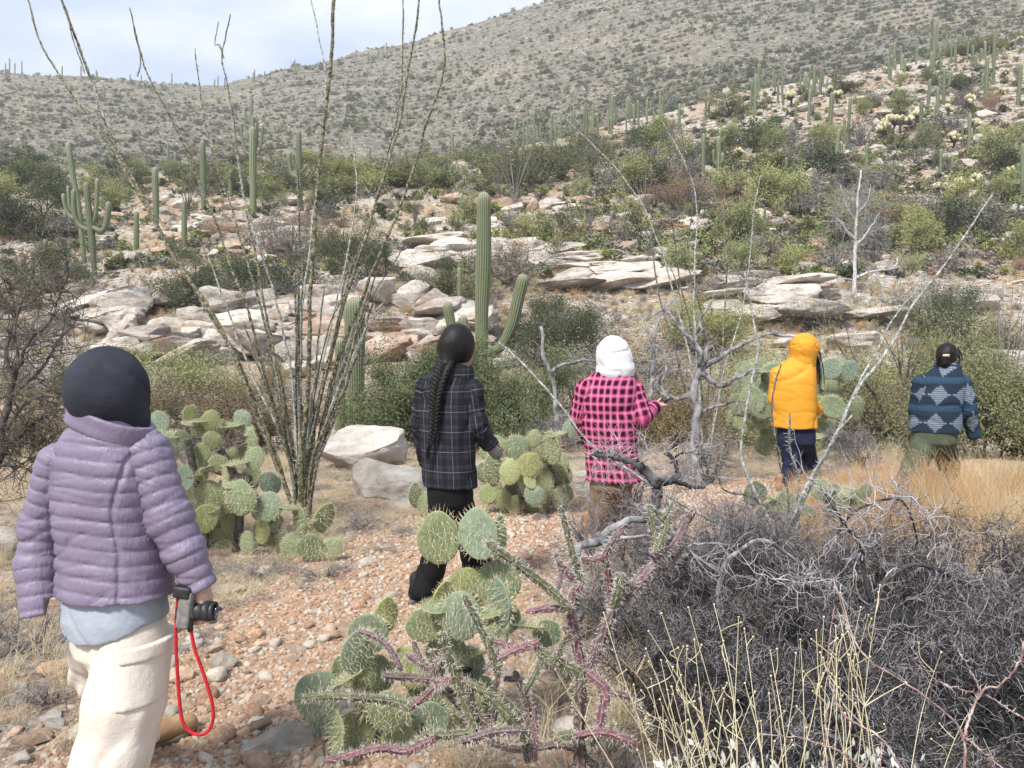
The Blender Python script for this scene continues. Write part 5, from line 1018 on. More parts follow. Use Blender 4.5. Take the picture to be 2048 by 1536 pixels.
# reddish thorny branches close to the camera
rb = root('thorny_branch', 'pale reddish thorny branches sweeping up in front of the dark thicket', 'shrub', (P(1925, 1700, 1.75)[0], 1.75, 0)); rbb = np.array(rb.location)
M_red = simple('reddish_bark', (.20, .12, .11), (.56, .47, .45), 30, .7, c3=(.36, .23, .21)); q = np.random.default_rng(3)
for pl, r0, r1 in [([(1925,1760),(1930,1600),(1925,1470),(1860,1400),(1740,1320),(1700,1260),(1665,1150)],.0062,.0022),([(1925,1480),(1960,1386),(2000,1370),(2035,1330),(2052,1270)],.0055,.0028),([(1962,1386),(1940,1340),(1905,1280)],.0035,.0014),([(1962,1390),(1870,1358),(1815,1282)],.0032,.0012),([(1972,1390),(2060,1445)],.003,.002),([(1925,1470),(2020,1550)],.004,.003),([(1840,1600),(1765,1480),(1690,1430),(1655,1340),(1668,1215)],.0045,.0016),([(1700,1560),(1620,1500),(1540,1470),(1455,1462)],.004,.0016),([(1577,1560),(1585,1480),(1590,1400)],.003,.0016),([(1765,1480),(1760,1540),(1765,1620)],.003,.003),([(1700,1260),(1680,1230)],.002,.001)]:
    C = spline([P(x, y, 1.75+.03*math.sin(x*.02)) for x, y in pl], 40)-rbb; C = C+q.normal(0, .0012, C.shape); th = []
    for i in range(2, 39, 2):
        dr = q.normal(size=3); dr /= np.linalg.norm(dr); th.append((np.stack([C[i], C[i]+dr*q.uniform(.008, .02)]), np.array([.0014, .0002])))
    o = obj('stem', new_mesh('stem', *tubes([(C, np.linspace(r0, r1, 40)*.62*(1+.12*q.normal(size=40)))], 6), [M_red]), rb); tag(obj('thorns', new_mesh('thorns', *tubes(th, 3), [M_thorn], False), o), kind='stuff')
# straw coloured stalks with seed heads and silver leaves
M_straw = simple('straw_stalk', (.52, .45, .28), (.76, .70, .50), 9, .7); M_bud = simple('seed_heads', (.42, .35, .20), (.70, .62, .42), 20, .8); M_silver = simple('silver_leaves', (.40, .42, .36), (.68, .69, .62), 14, .8)
def brittle(px, d, n, hpx, lean, label, seed, leaves=240):
    q = np.random.default_rng(seed); b = np.array([(px-1024)/FPX*d, d, 0.]); b[2] = Hs(b[0], d); rt = root('brittlebush', label, 'shrub', b); top = P(px, 1536-hpx, d)[2]-b[2]; st, bd = [], []
    for k in range(n):
        ns0 = len(st)
        x0, y0 = q.normal(0, .06), q.normal(0, .06); h = top*q.uniform(.72, 1.03); lx = q.normal(lean, .10); C = spline([(x0, y0, -.03), (x0+lx*.25, y0, h*.45), (x0+lx*.7+q.normal(0, .01), y0+q.normal(0, .03), h*.78), (x0+lx+q.normal(0, .02), y0+q.normal(0, .05), h)], 14); st.append((C, np.linspace(.0021, .0009, 14))); bd.append(C[-1])
        for j in range(q.integers(1, 4)):
            i = q.integers(8, 13); e = C[i]+[q.normal(0, .03), q.normal(0, .02), q.uniform(.03, .08)]; m = (C[i]+e)/2+[q.normal(0, .012), 0, 0]; st.append((spline([C[i], m, e], 14), np.linspace(.0013, .0008, 14))); bd.append(e)
        obj('stalk', new_mesh('stalk', *tubes(st[ns0:], 4), [M_straw]), rt)
    Vi, Fi = ico(1); bd = np.array(bd); V, F = place(Vi, Fi, bd, np.zeros(len(bd)), np.full((len(bd), 3), .0032)); obj('seed_heads', new_mesh('seed_heads', V, [F], [M_bud]), rt)
    c = q.normal(0, 1, (leaves, 3))*[.07, .05, .05]+[0, -.02, top*.42]; dr = c-[0, 0, top*.2]; V, F = leaf_quads(c, dr/np.linalg.norm(dr, axis=1, keepdims=True), .032, .014, q, .5); obj('leaves', new_mesh('leaves', V, F, [M_silver], False), rt)
brittle(1440, 2.0, 14, 300, -.16, 'straw stalked brittlebush with seed heads, nearest the purple cholla', 1); brittle(1540, 1.95, 12, 290, -.06, 'straw stalked brittlebush with the densest silver leaves', 2, 340); brittle(1650, 1.95, 10, 300, -.02, 'straw stalked brittlebush under the broad reddish fork', 3, 360); brittle(1745, 2.0, 7, 350, .02, 'tallest straw stalked brittlebush between the reddish stems', 4, 300); brittle(1340, 2.1, 9, 170, .05, 'sparse silver leaved brittlebush beside the cholla base', 5, 200)
# feathery green bushes in the wash behind the people
def feather_bush(px, d, w, h, kind, label, seed, n=26000, L_=.036, W_=.013, base_y=None):
    x = (px-1024)/FPX*d; b = np.array([x, d, Hs(x, d)]); se = w/FPX*d/1.15; L_ = L_/se; W_ = W_/se; n = int(n*1.5); br, tw, lf = bush_geo(seed, n, L_, W_, height=.9, spread=1.0, kids=(6, 6, 4), r0=.03, levels=4, nmain=11, up=.35, fluff=.04, flat=.45)
    co = lf[0]; sw = w/FPX*d/(np.percentile(co[:, 0], 97)-np.percentile(co[:, 0], 3)); sh = h/FPX*d/np.percentile(co[:, 2], 98)
    rt = root('feathery_shrub', label, 'shrub', b); 
    for nm, (V, Fs), m in (('branches', join([br, tw]), M_bark), ('foliage', lf, M_lf[kind])): obj(nm, new_mesh(nm, V*[sw, sw, sh], Fs, [m], False), rt)
feather_bush(872, 12.5, 235, 205, 'acacia', 'feathery green acacia right behind the braided person', 1, 90000)
feather_bush(1020, 13.5, 250, 190, 'acacia', 'feathery green acacia at the foot of the tallest saguaro', 2, 76000)
feather_bush(330, 15, 190, 190, 'yellow', 'yellow green feathery bush behind the dark hood', 3, 22000)
feather_bush(400, 11.5, 250, 150, 'brown', 'brownish feathery bush behind the wide prickly pear tops', 4, 24000)
feather_bush(500, 13, 200, 120, 'brown', 'brownish feathery bush glimpsed through the ocotillo base', 5, 16000)
feather_bush(1860, 12, 330, 260, 'olive', 'large green bush behind the person in the blue jacket', 6, 42000)
feather_bush(2040, 11.5, 260, 200, 'olive', 'green bush beyond the outstretched blue sleeve', 7, 30000)
feather_bush(1340, 13, 230, 140, 'brown', 'brownish bush behind the dead tree limbs', 8, 26000)
feather_bush(1560, 14.5, 260, 190, 'yellow', 'yellow green bush above the far prickly pear', 9, 24000)
feather_bush(1690, 13.5, 260, 200, 'brown', 'brown green bush between the yellow and the blue jackets', 10, 26000)
feather_bush(1180, 15, 240, 150, 'grey', 'greyish bush behind the white hood', 11, 16000)
feather_bush(40, 11, 260, 120, 'brown', 'brownish bush behind the dark bare mesquite', 12, 16000)
# grasses
def tuft(seed, n, h, spread, mat, r=.0016, droop=.5):
    q = np.random.default_rng(seed); po = []
    for k in range(n):
        a = q.uniform(0, 6.28); hh = h*q.uniform(.5, 1.1); s = spread*q.uniform(.2, 1); x0 = q.normal(0, .03, 2)
        po.append((spline([(x0[0], x0[1], 0), (x0[0]+math.cos(a)*s*.3, x0[1]+math.sin(a)*s*.3, hh*.55), (x0[0]+math.cos(a)*s, x0[1]+math.sin(a)*s, hh*(1-droop*q.random()*.5))], 5), np.linspace(r, r*.3, 5)))
    return new_mesh('tuft', *tubes(po, 3), [mat], False)
M_go = simple('orange_grass', (.50, .30, .14), (.74, .52, .30), 3, .8); M_gs = simple('straw_grass', (.54, .44, .27), (.78, .69, .49), 3, .8); M_gg = simple('grey_litter', (.20, .18, .165), (.42, .39, .36), 5, .9)
tp = [tuft(i, 60, .42, .16, M_go) for i in range(3)]+[tuft(i+9, 60, .42, .2, M_gs) for i in range(2)]
q = np.random.default_rng(22); n = 1500; px = q.uniform(1690, 2300, n); d = q.uniform(5.4, 8.3, n); px = np.where(q.random(n) < .2, q.uniform(1560, 1800, n), px); x = (px-1024)/FPX*d; keep = (trail_dist(x, d) > .35) & ~((px > 1785) & (px < 1935) & (d > 6.1) & (q.random(n) < .93)) ; x, d, px = x[keep], d[keep], px[keep]; n = len(x)
scatter('orange_grass', tp, np.column_stack([x, d, Hn(x, d)]), np.stack([q.normal(0, .12, n), q.normal(.0, .2, n), q.uniform(0, 6.28, n)], -1), (q.uniform(.5, 1.25, n)*np.clip(1.2-.06*d, .5, .95)*np.where(px > 1930, 1.15, .95))[:, None]*[1, 1, 1], np.where(px+q.normal(0, 60, n) < 1880, q.integers(0, 3, n), q.integers(0, 5, n)), label='tall orange dry grass beside the trail', cat='grass')
tp2 = [tuft(i+20, 36, .12, .14, M_gs, .0011) for i in range(2)]+[tuft(i+24, 40, .05, .22, M_gg, .0014, 1.) for i in range(2)]+[tuft(28, 30, .22, .14, M_gs, .0012)]
q = np.random.default_rng(29); n = 90; px = np.r_[q.normal(1868, 12, 6), q.uniform(1700, 1770, 8), q.uniform(1935, 2200, 26), q.uniform(1740, 2200, 50)]; d = np.r_[q.uniform(6.2, 7.3, 40), q.uniform(5.2, 7.2, 50)]; x = (px-1024)/FPX*d
scatter('tall_grass_clumps', [tuft(i+60, 90, .62, .24, M_go, .0017) for i in range(2)]+[tuft(63, 80, .6, .26, M_gs, .0017)], np.column_stack([x, d, Hn(x, d)]), np.stack([q.normal(0, .2, n), q.normal(.0, .2, n), q.uniform(0, 6.28, n)], -1), q.uniform(.55, 1.15, (n, 1))*[1, 1, 1], q.integers(0, 3, n), label='taller clumps of orange and straw dry grass near the trail', cat='grass')
q = np.random.default_rng(23); n = 4000; d = 2+10*q.random(n)**.8; x = (q.uniform(-250, 2300, n)-1024)/FPX*d; td = trail_dist(x, d); keep = (td > .55+.5*q.random(n)) & (fbm(x*.9, d*.9, 0, 3, 77) > -.25); x, d = x[keep], d[keep]; n = len(x)
scatter('dry_grass', tp2, np.column_stack([x, d, Hn(x, d)]), q.uniform(0, 6.28, (n, 3))*[0, 0, 1], q.uniform(.6, 1.4, (n, 1))*[1, 1, 1], q.integers(0, 5, n), label='short dry grass and grey plant litter beside the trail', cat='grass')
pt = visible_pts(5200, (380, 720), 55, (-300, 2400)); pt = pt[pt[:, 1] < 75]; n = len(pt)
tp3 = [tuft(i+40, 40, .30, .28, m, .006) for i, m in enumerate((M_gs, M_gg, M_go, M_gs))]
scatter('slope_grass', tp3, pt, q.uniform(0, 6.28, (n, 3))*[0, 0, 1], q.uniform(.6, 1.5, (n, 1))*[1, 1, 1], q.integers(0, 4, n), label='tufts of dry grass over the rocky bank', cat='grass')
# ------------------------------------------------------------ people: smooth surfaces from distance fields
def surface_net(f, lo, hi, h):
    lo = np.array(lo, float); hi = np.array(hi, float); n = np.ceil((hi-lo)/h).astype(int)+1
    ax = [lo[i]+h*np.arange(n[i]) for i in range(3)]; G = np.stack(np.meshgrid(*ax, indexing='ij'), -1).reshape(-1, 3)
    v = np.concatenate([f(g) for g in np.array_split(G, max(1, len(G)//200000))]).reshape(n)
    s = v < 0; cnt = sum(s[a:n[0]-1+a, b:n[1]-1+b, c:n[2]-1+c].astype(int) for a in (0, 1) for b in (0, 1) for c in (0, 1))
    act = (cnt > 0) & (cnt < 8); I = np.argwhere(act); idx = -np.ones(act.shape, int); idx[act] = np.arange(len(I))
    acc = np.zeros((len(I), 3)); k = np.zeros(len(I))
    cor = [(a, b, c) for a in (0, 1) for b in (0, 1) for c in (0, 1)]
    for i, a in enumerate(cor):
        for b in cor[i+1:]:
            if sum(abs(x-y) for x, y in zip(a, b)) != 1: continue
            va = v[I[:, 0]+a[0], I[:, 1]+a[1], I[:, 2]+a[2]]; vb = v[I[:, 0]+b[0], I[:, 1]+b[1], I[:, 2]+b[2]]; m = (va < 0) != (vb < 0)
            t = (va[m]/(va[m]-vb[m]))[:, None]; acc[m] += np.array(a)+t*(np.array(b)-np.array(a)); k[m] += 1
    V = lo+h*(I+acc/k[:, None]); Fs = []
    for d in range(3):
        e1, e2 = (d+1) % 3, (d+2) % 3; sl0 = [slice(1, -1)]*3; sl0[d] = slice(0, -1); sl1 = [slice(1, -1)]*3; sl1[d] = slice(1, None)
        A = s[tuple(sl0)]; B = s[tuple(sl1)]; J = np.argwhere(A != B); off = np.ones(3, int); off[d] = 0; J2 = J+off; inside = A[tuple(J.T)]
        def g(x, y):
            q = J2.copy(); q[:, e1] -= x; q[:, e2] -= y; return idx[tuple(q.T)]
        Q = np.stack([g(0, 0), g(1, 0), g(1, 1), g(0, 1)], -1); Q[~inside] = Q[~inside][:, ::-1]; Fs.append(Q)
    F = np.concatenate(Fs); F = F[(F >= 0).all(1)]
    return V, F
def smin(a, b, k):
    h = np.clip(.5+.5*(b-a)/k, 0, 1); return b*(1-h)+a*h-k*h*(1-h)
def chain(p, pts, rad, flat=None):
    """capsule chain: distance, length along it"""
    best = np.full(len(p), 1e9); S_ = np.zeros(len(p)); c = 0
    for a, b, ra, rb in zip(pts[:-1], pts[1:], rad[:-1], rad[1:]):
        ab = b-a; L_ = np.linalg.norm(ab); t = np.clip(((p-a)@ab)/(L_*L_), 0, 1); q = p-a-t[:, None]*ab
        d = np.linalg.norm(q, axis=1)-(ra+t*(rb-ra)); w = d < best; best = np.where(w, d, best); S_ = np.where(w, c+np.where(w & (t <= 0), ((p-a)@ab)/L_, t*L_), S_); c += L_
    return best, S_
def schain(p, pts, rad, k=.03):
    d = None
    for a, b, ra, rb in zip(pts[:-1], pts[1:], rad[:-1], rad[1:]):
        x = chain(p, [a, b], [ra, rb])[0]; d = x if d is None else smin(d, x, k)
    return d
def ell(p, c, r, yaw=0., tilt=0.):
    q = p-c; cs, sn = math.cos(yaw), math.sin(yaw); x = q[:, 0]*cs+q[:, 1]*sn; y = -q[:, 0]*sn+q[:, 1]*cs; z = q[:, 2]
    if tilt: ct, st = math.cos(tilt), math.sin(tilt); x, z = x*ct+z*st, -x*st+z*ct
    q = np.stack([x, y, z], -1); r = np.array(r); l = np.linalg.norm(q/r, axis=1); g = np.linalg.norm(q/(r*r), axis=1)+1e-9; return l*(l-1)/g
def torso(p, secs, yaw, caps=True):
    """secs: (z, cx, cy, a, b) ascending z"""
    S_ = np.array(sorted(secs)); z = p[:, 2]; cx, cy, a, b = [np.interp(z, S_[:, 0], S_[:, i]) for i in (1, 2, 3, 4)]
    cs, sn = math.cos(yaw), math.sin(yaw); x = p[:, 0]-cx; y = p[:, 1]-cy; X = x*cs+y*sn; Y = -x*sn+y*cs
    l = (np.abs(X/a)**2.4+np.abs(Y/b)**2.4)**(1/2.4); g = np.sqrt((X/a**2)**2+(Y/b**2)**2)/np.maximum(np.sqrt((X/a)**2+(Y/b)**2), 1e-6); d = (l-1)/np.maximum(g, 1e-6)
    if caps: d = np.maximum(d, np.maximum(z-S_[-1, 0], S_[0, 0]-z))
    return d, np.arctan2(X, -Y)*np.sqrt(a*b), z
def sines(p, f, seed, n=6, amp=1.):
    q = np.random.default_rng(seed); r = 0; w = p+.35/f*np.stack([np.sin(p[:, 1]*f*1.3+seed), np.sin(p[:, 2]*f*1.1), np.sin(p[:, 0]*f*1.2)], -1)
    for i in range(n):
        k = q.normal(size=3)*f*q.uniform(.6, 1.8); k[2] *= .7; r = r+np.sin(w@k+q.uniform(0, 6))
    return amp*r/n
def sharp_folds(p, f, seed, amp):
    # soft swells with narrow, mostly slanting creases pressed in between
    p2 = p*np.array([.7, .7, 1.45])+.3*p[:, [2, 2, 0]]*[1, 0, .6]; a = sines(p2, f, seed, 3); b = sines(p2, f*1.6, seed+5, 3); m = np.clip(sines(p, f*.5, seed+9, 4)*2+.5, 0, 1)
    return amp*(1.1*np.exp(-(a/.11)**2)*m+.75*np.exp(-(b/.15)**2)*(1-m*.6)-.9*sines(p, f*.45, seed+2, 5)-.35)
def frame(d):
    d = d/np.linalg.norm(d); return d
def hand_parts(w, dirn, nrm, side, s=1., curl=.7):
    """palm and five separate curled fingers; returns list of (pts, radii). nrm: direction the palm faces; side: toward the thumb"""
    dirn, nrm, side = frame(np.array(dirn, float)), np.array(nrm, float), np.array(side, float); side = frame(side-(side@dirn)*dirn); nrm = np.cross(dirn, side)*np.sign(np.cross(dirn, side)@nrm or 1)
    o = [([w, w+dirn*.035*s], [.024*s, .026*s])]
    for i, (ln, off, c) in enumerate([(.072, .027, .9), (.080, .009, 1.), (.074, -.010, 1.1), (.058, -.028, 1.25)]):
        k = w+dirn*.082*s+side*off*s; o.append(([w+dirn*.02*s+side*off*.5*s, k], [.017*s, .0115*s])); pts = [k]; a = 0; rr = [.0100*s]
        for j, fr in enumerate((.45, .32, .23)):
            a += curl*c*(.55, .8, .6)[j]; pts.append(pts[-1]+(dirn*math.cos(a)+nrm*math.sin(a))*ln*fr*s); rr.append((.0092, .0084, .0068)[j]*s)
        o.append((pts, rr))
    t0 = w+dirn*.022*s+side*.022*s; t1 = t0+frame(dirn*.55+side*.75+nrm*.35)*.038*s; t2 = t1+frame(dirn*.85+side*.25+nrm*.5)*.030*s; t3 = t2+frame(dirn*.9-side*.05+nrm*.6)*.024*s
    o.append(([t0, t1, t2, t3], [.0145*s, .0115*s, .0098*s, .0078*s])); return o
def hand_mesh(w, dirn, nrm, side, s=1., curl=.7, h=.0038):
    parts = hand_parts(np.array(w, float), dirn, nrm, side, s, curl)
    def f(p):
        d = None
        for i, (pt, rd) in enumerate(parts):
            x = schain(p, [np.array(a) for a in pt], rd, .004); d = x if d is None else smin(d, x, .012 if len(pt) == 2 else .0035)
        return d
    al = np.vstack([np.array(a) for pt, _ in parts for a in pt]); return surface_net(f, al.min(0)-.03, al.max(0)+.03, h*s)
def head_sdf(p, c, s, yaw, pitch=0.):
    """head with brow, eyes, nose, mouth, chin and ears; faces +Y turned by yaw (clockwise from above)"""
    q = (p-c)/s; cs, sn = math.cos(yaw), math.sin(yaw); x = q[:, 0]*cs-q[:, 1]*sn; y = q[:, 0]*sn+q[:, 1]*cs; z = q[:, 2]
    ct, st = math.cos(pitch), math.sin(pitch); y, z = y*ct-z*st, y*st+z*ct; q = np.stack([x, y, z], -1); A = lambda *v: np.array(v, float)
    d = ell(q, A(0, -.012, .028), (.076, .096, .094)); d = smin(d, ell(q, A(0, .030, -.045), (.056, .062, .068)), .03); d = smin(d, ell(q, A(0, .062, -.088), (.024, .022, .020)), .025)
    d = smin(d, chain(q, [A(-.03, .078, .02), A(.03, .078, .02)], [.014, .014])[0], .014)
    for e in (-1, 1): d = -smin(-d, ell(q, A(e*.031, .092, -.001), (.018, .016, .012)), .01)
    for e in (-1, 1): d = smin(d, ell(q, A(e*.031, .074, -.002), (.0125, .0125, .0125)), .003)
    d = smin(d, chain(q, [A(0, .088, .012), A(0, .112, -.028)], [.007, .0115])[0], .008); d = smin(d, chain(q, [A(-.010, .100, -.031), A(.010, .100, -.031)], [.008, .008])[0], .006)
    d = smin(d, chain(q, [A(-.02, .087, -.056), A(.02, .087, -.056)], [.006, .006])[0], .005); d = smin(d, chain(q, [A(-.017, .085, -.067), A(.017, .085, -.067)], [.0065, .0065])[0], .005)
    for e in (-1, 1): d = smin(d, ell(q, A(e*.079, -.004, -.004), (.008, .019, .031), e*-.35), .005)
    d = smin(d, chain(q, [A(0, -.02, -.05), A(0, -.035, -.15)], [.052, .055])[0], .02)
    return d*s
def weave(b, col, sc=700, amt=.12):
    f = b.noise(sc, 2); return b.mix(amt, col, b.ramp(f, [(.3, .5), (.7, 1.3)]), 'MULTIPLY')
def cloth(name, c, rough=.85, var=.12, sc=9, bs=22, bd=.008):
    b = NB(name, rough, .2); lo = tuple(v*(1-var) for v in c); hi = tuple(min(1, v*(1+var)) for v in c); b.color(weave(b, b.ramp(b.noise(sc, 5), [(.35, lo), (.65, hi)])))
    b.bump(b.noise(bs, 6, .6), bd, .7); return b.m
def puffer_mat():
    b = NB('purple_nylon', .42, .4); c = b.ramp(b.noise(7, 4), [(.3, (.175, .145, .215)), (.7, (.225, .19, .27))]); b.color(c); b.bump(b.noise(60, 5, .6, stretch=(1, 1, .45)), .006, .9); return b.m
def plaid_mat(name, base, dark, mid, light, pu, pv, wide, thin, fuzz=0.):
    b = NB(name, .9, .15); at = b.attr('pc'); sep = b.n('ShaderNodeSeparateXYZ'); b.l(at.outputs['Vector'], sep.inputs[0]); col = base
    def band(ch, per, ph, w, soft):
        f = b.math('FRACT', b.math('ADD', b.math('DIVIDE', sep.outputs[ch], per), ph)); d = b.math('ABSOLUTE', b.math('SUBTRACT', f, .5)); x = b.n('ShaderNodeMapRange', interpolation_type='SMOOTHSTEP'); b.l(d, x.inputs[0]); x.inputs[1].default_value = w/2+soft; x.inputs[2].default_value = max(w/2-soft, 0); return x.outputs[0]
    for ch, per in ((0, pu), (1, pv)): col = b.mix(b.math('MULTIPLY', band(ch, per, 0, wide, .03), .55), col, dark)
    if fuzz:
        col = b.mix(b.math('MULTIPLY', band(0, pu, 0, wide, .03), band(1, pv, 0, wide, .03)), col, tuple(v*.35 for v in dark))
        for ch, per in ((0, pu), (1, pv)): col = b.mix(b.math('MULTIPLY', band(ch, per, .5, .16, .06), .42), col, light)
    else:
        for ch, per in ((0, pu), (1, pv)):
            for off in (.36, .43, .57, .64): col = b.mix(b.math('MULTIPLY', band(ch, per, off, .035, .012), .5), col, dark)
            col = b.mix(b.math('MULTIPLY', band(ch, per, .5, thin, .008), .62), col, light); col = b.mix(b.math('MULTIPLY', band(ch, per, .22, thin*.6, .008), .3), col, mid)
    b.color(weave(b, col, 400, .25)); b.bump(b.noise(30, 5), .004); return b.m
M_skin = simple('skin', (.30, .17, .115), (.38, .225, .16), 20, .55, .0008, 200, spec=.4); M_skinl = simple('skin_light', (.50, .32, .25), (.60, .40, .32), 20, .5, .0008, 200, spec=.4)
M_hair = NB('black_hair', .5, .25); M_hair.color(M_hair.ramp(M_hair.noise(90, 4, stretch=(1, 1, .12)), [(.3, (.004, .003, .003)), (.7, (.016, .013, .012))])); M_hair.bump(M_hair.noise(150, 3, stretch=(1, 1, .1)), .003); M_hair = M_hair.m
def cloth_obj(name, parent, f, lo, hi, h, mat, pc=None, smooth_=True):
    V, F = surface_net(f, lo, hi, h); at = {'pc': pc(V)} if pc else None; return obj(name, new_mesh(name, V, [F], [mat], True, None, at), parent)
def person(label, D, spec):
    """spec in photo pixels; every coordinate is (px, py, depth offset)"""
    J = lambda t: P(t[0], t[1], D+(t[2] if len(t) > 2 else 0)); R = lambda r: r*D/FPX; h = spec['h']; yaw = spec.get('yaw', 0.)
    foot = J(spec['base']); gz = Hs(foot[0], foot[1]); rt = root('person', label, 'person', (foot[0], foot[1], gz)); O = np.array(rt.location)
    L3 = lambda lst: [J(t)-O for t in lst]
    def secs(lst): return [((J((c, y))-O)[2], (J((c, y, dd))-O)[0], (J((c, y, dd))-O)[1], R(a), R(b_)) for (y, c, a, b_, dd) in [(t+(0,))[:5] for t in lst]]
    TS = secs(spec['torso']); AL = [(L3(a['p']), [R(r) for r in a['r']]) for a in spec['arms']]; LG = [(L3(a['p']), [R(r) for r in a['r']]) for a in spec['legs']]; HP = secs(spec['hips']); hc = J(spec['head'])-O; hs = spec.get('hs', 1.)
    skin = spec.get('skin', M_skin)
    # body: one continuous skin under the clothes, head with a face, hands with five fingers
    def fb(p):
        d = head_sdf(p, hc, hs, yaw+spec.get('look', 0.)); T2 = [(z, cx, cy, a*.72, b_*.72) for z, cx, cy, a, b_ in TS]; x = np.maximum(torso(p, T2, -yaw)[0], -9); d = smin(d, x, .05); z0 = max(t[0] for t in T2); d = smin(d, chain(p, [hc-[0, 0, .06], np.array([hc[0]*.5+T2[-1][1]*.5, hc[1]*.5+T2[-1][2]*.5, z0-.05])], [.048, .055])[0], .03)
        for q_, r_2, sa in zip([x[0] for x in AL], [x[1] for x in AL], spec['arms']):
            q3_ = q_ if sa.get('hand') else q_[:-1]+[q_[-1]*.6+q_[-2]*.4]
            d = smin(d, schain(p, q3_, [v*.62 for v in r_2], .02), .04)
        d = smin(d, torso(p, [(z, cx, cy, a*.80, b_*.82) for z, cx, cy, a, b_ in HP], -yaw)[0], .05)
        for q_, r_2 in LG: d = smin(d, schain(p, q_, [v*.62 for v in r_2], .02), .04)
        return d
    al = np.vstack([np.array(q_) for q_, _ in AL+LG]+[hc[None]]); lo, hi = al.min(0)-.2, al.max(0)+.2; hi[2] = hc[2]+.2
    V, F = surface_net(fb, lo, hi, max(.009, h)); pl = [(V, [F])]
    for a, (q_, r_2) in zip(spec['arms'], AL):
        if a.get('hand'):
            dr, nr, sd, cu = a['hand']; pl.append((lambda m: (m[0], [m[1]]))(hand_mesh(q_[-1], dr, nr, sd, a.get('hsz', .95), cu)))
    V, Fs = join(pl); obj('body', new_mesh('body', V, Fs, [skin]), rt)
    # trousers
    leg_amp = spec.get('fold', .006)
    def ft(p):
        d = torso(p, HP+[(min(t[0] for t in HP)-HP[0][3]*.55, HP[-1][1], HP[-1][2], HP[0][3]*.45, HP[0][4]*.45)], -yaw)[0]
        for q_, r_2 in LG:
            x = schain(p, q_, r_2, .04); x = np.maximum(x, (q_[-1][2]-.02)-p[:, 2]) ; d = smin(d, x, .022)
        return d+sharp_folds(p, spec.get('ff', 17), int(D*10), 1.)*leg_amp*np.clip((HP[0][0] if HP[0][0] > HP[-1][0] else HP[-1][0])-.10-p[:, 2], .0, .14)/.14
    cloth_obj('trousers', rt, ft, lo, hi*[1, 1, 0]+[0, 0, max(t[0] for t in HP)+.03], h, spec['tm'])
    for k, (px, py, dd, ang, sl) in enumerate(spec['feet']):
        c = J((px, py, dd))-O; g = Hs(c[0]+O[0], c[1]+O[1])-O[2]; c[2] = g; fd = np.array([math.sin(ang), math.cos(ang), 0]); sd_ = np.array([fd[1], -fd[0], 0]); lift = spec.get('lift', (0, 0))[k]
        def fs(p):
            heel = c+[0, 0, .055]; toe = c+fd*.17+[0, 0, .042]; heel = heel+[0, 0, lift]
            d = schain(p, [heel-fd*.045, heel+fd*.06, toe], [.042, .043, .040], .02); d = smin(d, chain(p, [heel-fd*.03, heel-fd*.03+[0, 0, .09]], [.044, .048])[0], .025); return d
        o = cloth_obj('shoe', rt, fs, c-.16, c+[.28, .28, .24], .007, sl[0])
        def fso(p):
            a_ = c+[0, 0, lift]; q_ = p-(a_+fd*.055+[0, 0, .012-lift*.4]); x = q_@fd; y = q_@sd_; z = q_[:, 2]+x*lift*3.2; wd = .043+.006*np.cos((x-.06)*22); return np.maximum(np.sqrt((x/.155)**2+(y/wd)**2)*.045-.045, np.abs(z)-.013)
        cloth_obj('sole', o, fso, c-.2, c+[.3, .3, .2], .007, sl[1])
    # jacket
    kind = spec['kind']; qp = spec.get('quilt', .038)
    zt = max(t[0] for t in TS); zb = min(t[0] for t in TS); zneck = zt-.10
    def fj(p):
        d, u, z = torso(p, TS, -yaw); fold = 0
        if kind == 'puffer':
            xs = u; z2 = z+.006*np.sin(xs*9)+.012*np.abs(xs)/.2; ph = z2/qp; g = np.abs(np.sin(np.pi*ph))**.38; seam = np.exp(-((np.abs(u+.0)-.125-.25*np.clip(z-zb-.28, 0, 1))/.006)**2); d = d-.0078*g*(1-.6*seam)+.004*seam+.003+sharp_folds(p*[1, 1, 1.6], 19, 5, .0032)+sines(p, 8, 9, 5, .006)
        else: d = d+sharp_folds(p*[1, 1, .8], spec.get('jf', 11), int(D*7)+1, spec.get('ja', .007))
        k = .024
        for i, (q_, r_2) in enumerate(AL):
            x, s = chain(p, q_, r_2); x = smin(x, schain(p, q_, r_2, .03), .004)
            if kind == 'puffer': x = x-.0078*np.abs(np.sin(np.pi*s/qp*1.05))**.38+.003+sharp_folds(p*[1, 1, 1.6], 19, 7, .0036)+sines(p, 10, 9, 5, .006)
            else: x = x+sharp_folds(p, spec.get('jf', 11)*1.7, i+3, spec.get('ja', .007)*.9)
            end = q_[-1]; dr = frame(q_[-1]-q_[-2]); x = np.maximum(x, (p-end)@dr-.0)
            arm_seam = np.exp(-((d-x)/.006)**2)*.006 if kind == 'puffer' else 0
            d = smin(d, x, .018 if kind == 'puffer' else k)+arm_seam*(np.minimum(d, x) < .05)
        return d
    fj0 = fj
    def fj(p): return np.maximum(fj0(p), np.where(torso(p, TS, -yaw, False)[0] < .03, zb-p[:, 2]+.004*np.sin(p[:, 0]*23), -9))
    def pc(V):
        d, u, z = torso(V, TS, -yaw); out = np.stack([u, z, z*0], -1); best = d
        for i, (q_, r_2) in enumerate(AL):
            x, s = chain(V, q_, r_2); ax_ = frame(q_[1]-q_[0]); r0 = V-q_[0]; a_ = np.cross(ax_, [0, 1, 0]); a_ /= np.linalg.norm(a_); b_ = np.cross(ax_, a_); ang = np.arctan2(r0@a_, -(r0@np.array([0, 1, 0])))*r_2[0]; w = x < best; out[w] = np.stack([ang, q_[0][2]-s, s*0], -1)[w]; best = np.minimum(best, x)
        return out
